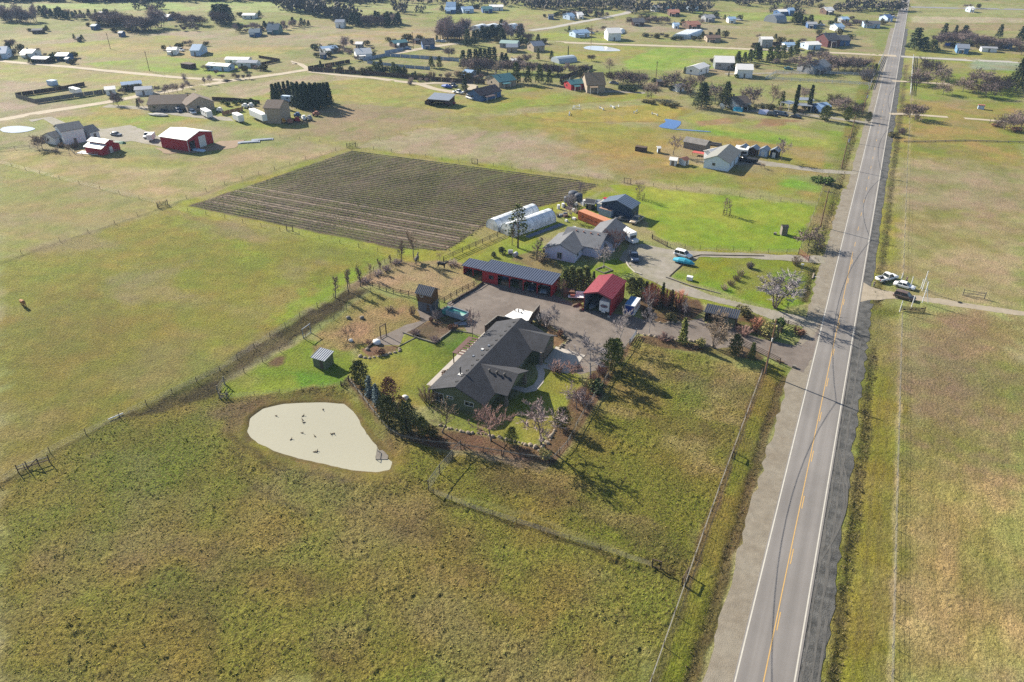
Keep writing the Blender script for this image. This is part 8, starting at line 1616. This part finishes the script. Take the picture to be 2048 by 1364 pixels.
# table of the other buildings: label, ridge ends, ridge z, half width, eave z, wall, roof, category
for row in [
 ('blue house with dark brown roof on the loop drive', 946, 178, 990, 168, 5, 4.6, 2.7, M_BLUEW, mat('maroon brown roof', A(104, 86, 88), .85, .12)), ('teal roofed house among the dark trees', 984, 150, 1020, 145, 5.2, 6, 2.8, M_TAN, M_TEALR), ('tan house with tall dark gable right of the board fence', 1168, 145, 1207, 144, 8, 7, 3.6, M_TAN, mat('tan brown roof', A(166, 142, 112), .85, .1)), ('red shed with teal roof left of the tan gabled house', 1134, 160, 1164, 157, 4.2, 4, 2.8, M_RED, M_TEALR), ('small white roof among trees above the conifer belt', 1021, 117, 1034, 116.5, 3.6, 3, 2.6, M_WHITE, M_WHTR), ('grey shed at the left end of the green roofed garden', 930, 138, 948, 140, 3.4, 3.4, 2.4, M_GREYW, M_BLUER),
 ('white open fronted barn with tall white roof', 1429, 111, 1469, 112, 6, 6, 3.6, M_GALV, M_WHTR, 'barn'), ('white roofed tan barn in front of the pines', 1473, 127, 1507, 128, 6, 5, 4, M_WHITE, M_WHTR, 'barn'), ('white roofed shed left of the two white barns', 1385, 131, 1408, 124, 4.6, 4, 3.2, M_WHITE, M_WHTR, 'shed'), ('grey house with pale roof behind the spreading oak', 1613, 123, 1650, 118, 5.6, 6, 2.9, M_GREYW, mat('pale grey roof', A(166, 172, 176), .8, .08)), ('house with brown roof between evergreens', 1462, 193, 1493, 190, 5, 5, 2.8, M_WHITE, M_SHBRN), ('small white shed open to the left below the oaks', 1349, 168, 1366, 166, 3.4, 2.4, 2.5, M_WHITE, M_WHTR, 'shed'), ('dark shed right of the carports', 1634, 206, 1654, 204, 4, 3.6, 3, M_BLUEW, M_BLUER, 'shed'), ('little brown hut behind the bare oaks', 1313, 158, 1325, 158, 3, 2.4, 2.2, M_BRNW, M_DKR, 'hut'),
 ('dark blue house at the end of the far dirt lane', 842, 77, 868, 76, 5.4, 5, 2.8, M_BLUEW, M_DKR), ('long low barn with teal roof left of the dark blue house', 782, 81, 811, 78, 3.8, 4, 2.6, M_BRNW, M_TEALR, 'barn'), ('little dark shed left of the dark blue house', 827, 77, 838, 76, 3, 2.4, 2.2, M_BRNW, M_DKR, 'shed'), ('white cube shed in front of the teal barn', 794, 86, 799, 86, 3.4, 2.4, 2.6, M_WHITE, M_WHTR, 'shed'), ('white farmhouse with white roof and front gable', 708, 97, 741, 95, 5.2, 5, 2.8, M_WHITE, M_WHTR), ('small white roofed store above the white farmhouse', 711, 83, 726, 83, 3.6, 3.4, 2.6, M_GREYW, M_WHTR, 'store'), ('blue roofed shed left of the tall bare trees', 640, 93, 672, 90, 3.6, 4, 2.6, M_GREYW, M_BLUER, 'shed'), ('white tank house below the blue roofed shed', 649, 97, 658, 96, 4, 3, 3.2, M_WHITE, M_WHTR, 'shed'), ('dark garage beside the dirt yard', 640, 105, 652, 105, 3, 3, 2.3, M_BLUEW, M_DKR, 'garage'),
 ('long building with pale green roof behind grey barns', 1002, 79.5, 1038, 81, 3.8, 5, 2.7, M_GREYW, mat('pale green roof', A(176, 204, 196), .6, .1), 'barn'), ('grey barn with small white skylight roof', 1012, 87, 1036, 87, 4.4, 4.4, 3, M_TAN, M_GALV, 'barn'), ('grey stepped barn right of the skylight barn', 1060, 83, 1084, 81, 5.4, 4.6, 3.4, M_TAN, M_GALV, 'barn'),
 ('pale blue house left of the big white barn', 1144, 60, 1174, 58, 4.2, 5, 2.8, M_PALEB, M_BLUER), ('big white barn with arched storage beside it', 1212, 55.5, 1240, 55, 7, 6, 4.6, M_WHITE, M_WHTR, 'barn'), ('far blue roof row house left', 1132, 26, 1144, 25, 4.4, 5, 2.8, M_PALEB, M_BLUER), ('far white roof row house right', 1152, 24, 1164, 23.5, 4.4, 5, 2.8, M_WHITE, M_WHTR), ('far dark shed left of the row houses', 1096, 28, 1108, 28, 3.4, 4, 2.6, M_BLUEW, M_DKR, 'shed'),
 ('far house with blue roof in the pale green field', 890, 14, 912, 14, 4.2, 5, 2.8, M_BLUEW, M_BLUER), ('far house with white blue roofs', 922, 13, 945, 12, 4.4, 5, 2.8, M_PALEB, M_BLUER), ('far dark roof house right of the white blue roofs', 963, 12.5, 984, 12, 4.4, 5, 2.8, M_BLUEW, M_TEALR), ('far long white roof near the horizon', 978, 9, 1007, 9, 4, 5, 2.8, M_WHITE, M_WHTR, 'barn'), ('far tall blue barn near the horizon', 892, 3.5, 912, 3.5, 7, 6, 4, M_BLUEW, M_BLUER, 'barn'),
 ('far dark teal house among garden conifers', 498, 57, 521, 56.5, 4.4, 6, 2.6, M_BLUEW, mat('dark teal roof', A(76, 108, 132), .8, .1)), ('far peaked teal house right of the dark teal house', 535, 47, 560, 47, 6, 6, 2.8, M_TEALR, MATS['dark teal roof']), ('far white tank barn beside the pale lane', 671, 38.5, 690, 38.5, 5, 5, 3.6, M_WHITE, M_GALV, 'barn'), ('far white box barn above the white tank barn', 678, 21, 695, 21, 5, 5, 4, M_WHITE, M_WHTR, 'barn'), ('far long low white roofs in the scrub', 486, 26, 512, 26, 3.6, 5, 2.6, M_WHITE, M_WHTR, 'barn'),
 ('blue white barn with hipped roof in the green field', 385, 88, 405, 88, 5.4, 7, 3, M_PALEB, M_BLUER, 'barn'), ('white cottage left of the blue white barn', 334, 94, 355, 93.5, 3.8, 4, 2.7, M_WHITE, M_WHTR), ('far left blue roofed house at the photo edge', -12, 93, 15, 92, 6, 6, 3, M_PALEB, M_BLUER), ('white tented roof right of the far left house', 46, 98, 72, 98, 4, 5, 2.6, M_WHITE, M_WHTR), ('dark shed with pale roof right of the tented roof', 114, 105, 139, 105, 3.8, 4, 2.6, M_BLUEW, M_GALV, 'shed'), ('long dark junk shed below the tented roof', 68, 112, 100, 113, 3, 4, 2.3, M_WOODD, M_GALV, 'shed'), ('small blue hut below the dark shed', 131, 114, 139, 114, 2.8, 2.6, 2.2, M_BLUEW, M_BLUER, 'hut'),
 ('far blue shed left of the dark clump', 184, 48, 195, 48, 3.4, 4, 2.6, M_BLUEW, M_BLUER, 'shed'), ('far white roof among the dark clump', 236, 38, 248, 38, 3.6, 5, 2.6, M_WHITE, M_WHTR), ('far dark hut with white sheet below the clump', 238, 62, 247, 62, 3.2, 3, 2.4, M_BLUEW, M_GALV, 'hut'), ('far white roof right of the dark clump', 304, 29.5, 314, 29.5, 3.4, 5, 2.6, M_WHITE, M_WHTR), ('far white and blue roofs right of the twin trees', 325, 28.5, 341, 28.5, 3.8, 5, 2.6, M_BLUEW, M_WHTR), ('far dark cabins in the far left pale field', 64, 57, 86, 56.5, 3, 3, 2.2, M_WOODD, M_DKR, 'cabin'), ('far tiny black hut in the pale field', 155, 73, 159, 73, 3, 2.4, 2.3, M_BLACK, M_DKR, 'hut'), ('far white roof over the thin far road', 198, 23, 206, 23, 3.4, 5, 2.6, M_WHITE, M_WHTR),
 ('dark red house with dark gabled roofs by the far lane', 1646, 66, 1672, 65, 7.4, 7, 4.2, mat('maroon wall', A(110, 62, 62), .85, .1), M_DKR), ('lower dark wing on the right of the dark red house', 1674, 70, 1697, 70, 5.4, 6, 3.2, M_BLUEW, M_DKR, 'house wing'), ('pale metal shed behind the fenced yard', 1521, 73, 1545, 73, 6, 4, 5, M_GALV, M_WHTR, 'shed'), ('white long house by the far lane', 1567, 84, 1590, 84, 4, 4, 2.9, M_WHITE, M_BLUER), ('white blue roofs and boats by the far lane', 1609, 83, 1636, 82, 4, 5, 2.8, M_PALEB, M_WHTR, 'barn'), ('low brown house with conifer by the far lane', 1411, 70, 1440, 70, 3.6, 5, 2.6, M_TAN, M_BRNW),
 ('long far white roofed stable', 1554, 18.5, 1577, 17.5, 4, 5, 2.8, M_BLUEW, M_WHTR, 'stable'), ('far blue tower roof at the end of the stable', 1577, 15, 1588, 15, 5.6, 4, 4, M_BLUEW, M_BLUER, 'barn'), ('far white roof on brown house beside clipped trees', 1647, 14, 1664, 13.5, 5, 5, 3, M_BRNW, M_WHTR), ('far white house with arched front', 1668, 47, 1684, 46.5, 4.4, 5, 2.8, M_WHITE, M_BLUER), ('far pale blue roof above the arched front house', 1681, 33, 1696, 33, 4, 5, 2.8, M_GREYW, M_BLUER), ('far blue house left of the arched front house', 1614, 43, 1634, 43.5, 3.8, 5, 2.8, M_BLUEW, M_GREYW), ('far dark blue roof beside the road', 1768, 28.5, 1780, 28, 4.6, 5, 2.8, M_PALEB, M_BLUEW), ('far low blue roofs left of the road', 1726, 41, 1760, 42, 4, 6, 2.8, M_PALEB, M_DKR),
 ('far white cottage with dark garden rows', 1455, 33, 1471, 33, 4, 4, 2.8, M_WHITE, M_BLUER), ('far grey block house in the green field', 1407, 29, 1427, 28.5, 4.6, 5, 3, M_GREYW, M_GREYW), ('far terracotta roofed house', 1371, 42, 1396, 41, 4.6, 6, 2.8, M_BRNW, M_TERR), ('far orange roofed house higher up', 1337, 18.5, 1358, 18.5, 4.4, 6, 2.8, M_BRNW, M_TERR), ('far white blue cottages left of the terracotta roof', 1346, 45, 1358, 45, 3.4, 4, 2.6, M_PALEB, M_BLUER), ('far brown thatch like house left of the bare tree', 1264, 36, 1288, 36, 4.6, 6, 2.6, M_BRNW, M_DKR), ('far blue roof cluster house', 1330, 10, 1350, 10, 4, 5, 2.8, M_BLUEW, M_TEALR), ('far white cluster house', 1306, 10, 1322, 9, 4.6, 5, 3, M_WHITE, M_WHTR), ('far blue roof house right of the cluster', 1377, 10, 1394, 9.5, 4, 5, 2.8, M_PALEB, M_BLUER),
 ('light blue house with white roof and blue tarps', 1914, 87, 1940, 88.5, 4.6, 6, 3, mat('clear blue wall', A(120, 166, 214), .8, .06), M_GALV), ('far small white blue house on the right plain', 1937, 12.5, 1947, 12.5, 4, 4, 2.8, M_PALEB, M_WHTR), ('grey hut half hidden right of the light blue house', 2012, 82, 2022, 82, 4, 4, 2.8, M_BLUEW, M_DKR, 'hut'), ('long low white shed right of the light blue house', 1962, 92, 1995, 93.5, 2.8, 3, 2.2, M_WHITE, M_GREYW, 'shed')]:
    vals = list(row); lab = vals[0]; wl, rf = vals[8], vals[9]; cat = vals[10] if len(vals) > 10 else 'house'
    nm = {'house': 'house', 'barn': 'barn', 'shed': 'storage_shed', 'house wing': 'house_wing'}.get(cat, cat.replace(' ', '_'))
    ho = G_(lab, *vals[1:5], zr=vals[5], hw=vals[6], ze=vals[7], wall=wl, roof=rf, cat=cat, name=nm, chim=1 if cat == 'house' else 0)
    if cat == 'house':
        ln = (Q3(vals[1], vals[2], vals[5]) - Q3(vals[3], vals[4], vals[5])).length / 2; hh_ = vals[7] - .25; hb_ = vals[6]
        part('porch_roof', MB().extr([(-ln * .7, -hb_ + .1, hh_), (-ln * .7, -hb_ - 2.2, hh_ - .4), (-ln * .7, -hb_ - 2.2, hh_ - .52), (-ln * .7, -hb_ + .1, hh_ - .12)], (ln * .8, 0, 0)), rf, ho)
        for xx in (-ln * .68, ln * .06): part('porch_post', MB().box(xx - .08, xx + .08, -hb_ - 2.1, -hb_ - 1.94, 0, hh_ - .5), M_TRIMW, ho)
        if fr.random() < .45 and vals[2] < 150: car('car parked beside the ' + lab, Q(vals[3] + 7, max(vals[2], vals[4]) + 8), fr.uniform(-.6, .6), fr.choice(('sedan', 'suv', 'pickup')), fr.choice((M_WHITE, MATS['car silver'], MATS['car black'], MATS['car slate blue'])))
    for q in range(3 if vals[2] < 60 else 2):
        kk = fr.choice(('bushd', 'bushc', 'fcong', 'foak', 'bushd')); px_ = vals[1] - 6 if q == 0 else vals[3] + fr.uniform(3, 9); py_ = max(vals[2], vals[4]) + fr.uniform(2, 8) + (6 if vals[2] > 100 else 0)
        if py_ > 16: tree(kk, px_, py_, fr.uniform(6, 12) if vals[2] < 60 else fr.uniform(8, 15), ('shrub' if kk[0] == 'b' else 'tree') + ' beside the ' + lab, 'planting beside the ' + lab, fr.uniform(.9, 1.6))
for l, x0, y0, x1, y1, h in (('flat white carport left of the slim cypresses', 1570, 206, 1588, 203, 2.8), ('flat white carport behind the slim cypresses', 1592, 197, 1627, 198, 3.6), ('pale flat roof between the slim cypresses', 1588, 207, 1625, 210, 2.6)):
    P, R_ = Q3(x0, y0, h), Q3(x1, y1, h); L, rz, loc = ridge_frame(P, R_); o = thing('carport', l, 'carport', loc, rz); part('roof', MB().box(-L/2, L/2, -2.6, 2.6, h - .15, h), M_GALV, o)
    for x in (-L/2 + .3, L/2 - .3):
        for s in (-2.4, 2.4): part('post', MB().box(x - .08, x + .08, s - .08, s + .08, 0, h - .15), M_TRIMW, o)
for l, px, py, rz, k, c in (('white pickup truck on the loop drive by the blue house', 917, 187, -.2, 'pickup', M_WHITE), ('dark car behind the white pickup on the loop drive', 934, 187, -.3, 'sedan', MATS['car black']), ('white van below the blue house', 941, 198, -.5, 'van', M_WHITE), ('dark pickup truck on the loop grass', 906, 174, -.2, 'pickup', MATS['car grey']), ('white pickup truck before the tan gabled house', 1176, 173, -.2, 'pickup', M_WHITE), ('silver car right of the tan gabled house', 1228, 168, 0, 'sedan', M_GALV), ('teal car at the spreading oak', 1577, 139, .1, 'sedan', mat('car teal', A(90, 150, 160), .35)), ('dark cars under the carports first', 1545, 232, -.3, 'suv', MATS['car black']), ('dark car under the carports second', 1556, 230, -.3, 'suv', MATS['car grey']), ('dark car under the carports third', 1566, 232, -.3, 'suv', MATS['car dark blue']), ('dark car parked at the cypress foot', 1592, 236, -.2, 'sedan', MATS['car black']), ('blue car on the far dirt lane', 815, 99, .3, 'sedan', M_BLUEW), ('white car right of the dark blue house', 878, 84, .2, 'sedan', M_WHITE), ('second white car right of the dark blue house', 886, 84, .2, 'sedan', M_WHITE)): car(l, Q(px, py), rz, k, c)
o = thing('covered_boat', 'boat under a bright blue cover on the loop grass', 'boat', (*Q(894, 176), 0), -.2); part('cover', MB().loft([[(x, w_ * math.cos(t), .6 + h_ * math.sin(t)) for t in np.linspace(0, math.pi, 7)] for x, w_, h_ in ((-3, .9, .6), (0, 1.2, 1.2), (3, .2, .5))]), mat('bright blue cover', A(40, 96, 196), .6, .06), o); part('trailer_frame', MB().box(-3, 3.6, -.5, .5, .3, .6), M_GUT, o)
for l, x, y, c in (('left bright blue tarpaulin beside the light blue house', 1897, 91, 'bright blue cover'), ('right bright blue tarpaulin beside the light blue house', 1909, 92, 'bright blue cover'), ('turquoise pool by the brown roofed house', 1476, 222, 'turquoise cover'), ('pale lilac tarpaulin by the carport drive', 1527, 227, 'pale lilac siding')): tag(link('tarpaulin', MB().loft([[(-2, -1.5, 0), (-2, 0, 1.6), (-2, 1.5, 0)], [(2, -1.5, 0), (2, 0, 1.8), (2, 1.5, 0)]]).mesh('tarpaulin', MATS[c]), None, (*Q(x, y), 0)), l, 'tarpaulin')
ds = thing('satellite_dish', 'large pale satellite dish before the dark evergreen', 'satellite dish', (*Q(1442, 222), 0), -.5); part('mast', MB().tube((0, 0, 0), (0, 0, 1.8), .1, .1, 6), M_GALV, ds); part('dish', MB().loft([[(r * math.cos(t), -.4 + .35 * r * r - r * math.sin(t) * .3, 2.0 + r * math.sin(t)) for t in np.linspace(0, 5.6, 10)] for r in (1.4, .8, .1)]), M_TRIMW, ds)
o = thing('bee_box', 'small box with red lid on the grass right of the road', 'box', (*Q(1961, 218), 0)); part('body', MB().box(-1.2, 1.2, -.8, .8, 0, 1.6), M_PALEB, o); part('lid', MB().box(-1.4, 1.4, -1, 1, 1.6, 1.85), M_TERR, o)
# fences beyond
fence('long dark board fence round the green roofed property', QP([(617, 142), (700, 148), (760, 152), (840, 160), (905, 165), (970, 168)]), 2.2, 6, .1, m=M_WOODD, panel=(M_WOODD, 3.0, 2.1)); fence('dark board fence on the left of the farmhouse garden', QP([(617, 140), (660, 133), (700, 126)]), 2.0, 6, .1, m=M_WOODD, panel=(M_WOODD, 3.0, 1.9)); fence('dark board fence beside the tan gabled house', QP([(1120, 162), (1150, 150), (1185, 138)]), 2.2, 6, .1, m=M_WOODD, panel=(M_WOODD, 3.0, 2.0)); fence('pale blue board fence behind the conifers', QP([(727, 122), (772, 113), (850, 118), (905, 122), (918, 124)]), 2.0, 6, .1, m=M_PALEB, panel=(mat('pale fence', A(176, 188, 214), .8, .1), 3.0, 1.8)); fence('second pale board fence inside the dark fence', QP([(735, 127), (800, 135), (860, 140)]), 1.8, 6, .1, m=M_PALEB, panel=(MATS['pale fence'], 3.0, 1.6)); fence('grey board fence along the far dirt lane', QP([(770, 108), (806, 101)]), 2, 5, .1, m=M_PALEB, panel=(MATS['pale fence'], 2.5, 1.8)); fence('dark board fence round the far stored boats', QP([(1504, 92), (1530, 90), (1560, 90), (1563, 84)]), 2, 5, .1, m=M_WOODD, panel=(M_WOODD, 2.5, 1.8))
WF = mat('white vinyl fence', A(226, 232, 236), .6, .04)
fence('white rail fence round the pasture of the grey house', QP([(1741, 152), (1690, 150), (1630, 147), (1551, 147), (1531, 159), (1600, 163), (1680, 167), (1737, 171)]), 1.5, 4, .12, rails=(.5, .95, 1.4), m=WF, rail_h=.2); fence('white rail fence climbing beside the road on the left', QP([(1738, 178), (1751, 142), (1766, 112)]), 1.5, 4, .12, rails=(.5, .95, 1.4), m=WF, rail_h=.22); fence('white rail fence beside the road on the right', QP([(1820, 190), (1823, 150), (1826, 114)]), 1.5, 4, .12, rails=(.5, .95, 1.4), m=WF, rail_h=.22)
fence('stone wall like dark fence across the right fields', QP([(1808, 284), (1850, 284), (1930, 282), (2060, 286)]), .5, 4, .15, rails=(.25, .45), m=M_WOODG, rail_w=.1, rail_h=.12)
# far single poles
for l, px, py, h in (('thin pole in the far left pasture', 221, 98, 9), ('thin pole left of the two mobile homes', 299, 142, 10), ('thin pole by the far side road', 1182, 88, 11), ('thin pole in the far field by the lane', 827, 98, 10), ('thin pole on the lane of the oak row', 1311, 164, 10)): utility_pole(l, px, py, h, 1.2, group=None)
gr2 = random.Random(21)
for (x0, y0, x1, y1, n, lab) in ((1240, 214, 1320, 230, 8, 'small pale horse jump in the round training field'), ):
    for i in range(n):
        o = thing('horse_jump', lab, 'jump', (*Q(gr2.uniform(1105, 1310), gr2.uniform(214, 236)), 0), gr2.uniform(0, 3), 'jumps in the training field'); part('rail', MB().box(-1.6, 1.6, -.06, .06, .5, .65), M_WHITE, o); part('stand', MB().box(-1.7, -1.6, -.3, .3, 0, .9).box(1.6, 1.7, -.3, .3, 0, .9), M_WHITE, o)
# ------------------------------------------------------------------ air
hz = MB().box(-6600, 6600, -6600, 7200, -4, 101)
hm = bpy.data.materials.new('winter haze'); hm.use_nodes = True; nt = hm.node_tree
for n in list(nt.nodes):
    if n.type == 'BSDF_PRINCIPLED': nt.nodes.remove(n)
pv_ = nt.nodes.new('ShaderNodeVolumePrincipled'); pv_.inputs['Density'].default_value = 0.0001; pv_.inputs['Color'].default_value = (.44, .66, 1, 1); pv_.inputs['Anisotropy'].default_value = .1
nt.links.new(pv_.outputs[0], nt.nodes['Material Output'].inputs['Volume'])
hb = link('haze', hz.mesh('haze', hm)); hb['kind'] = 'stuff'
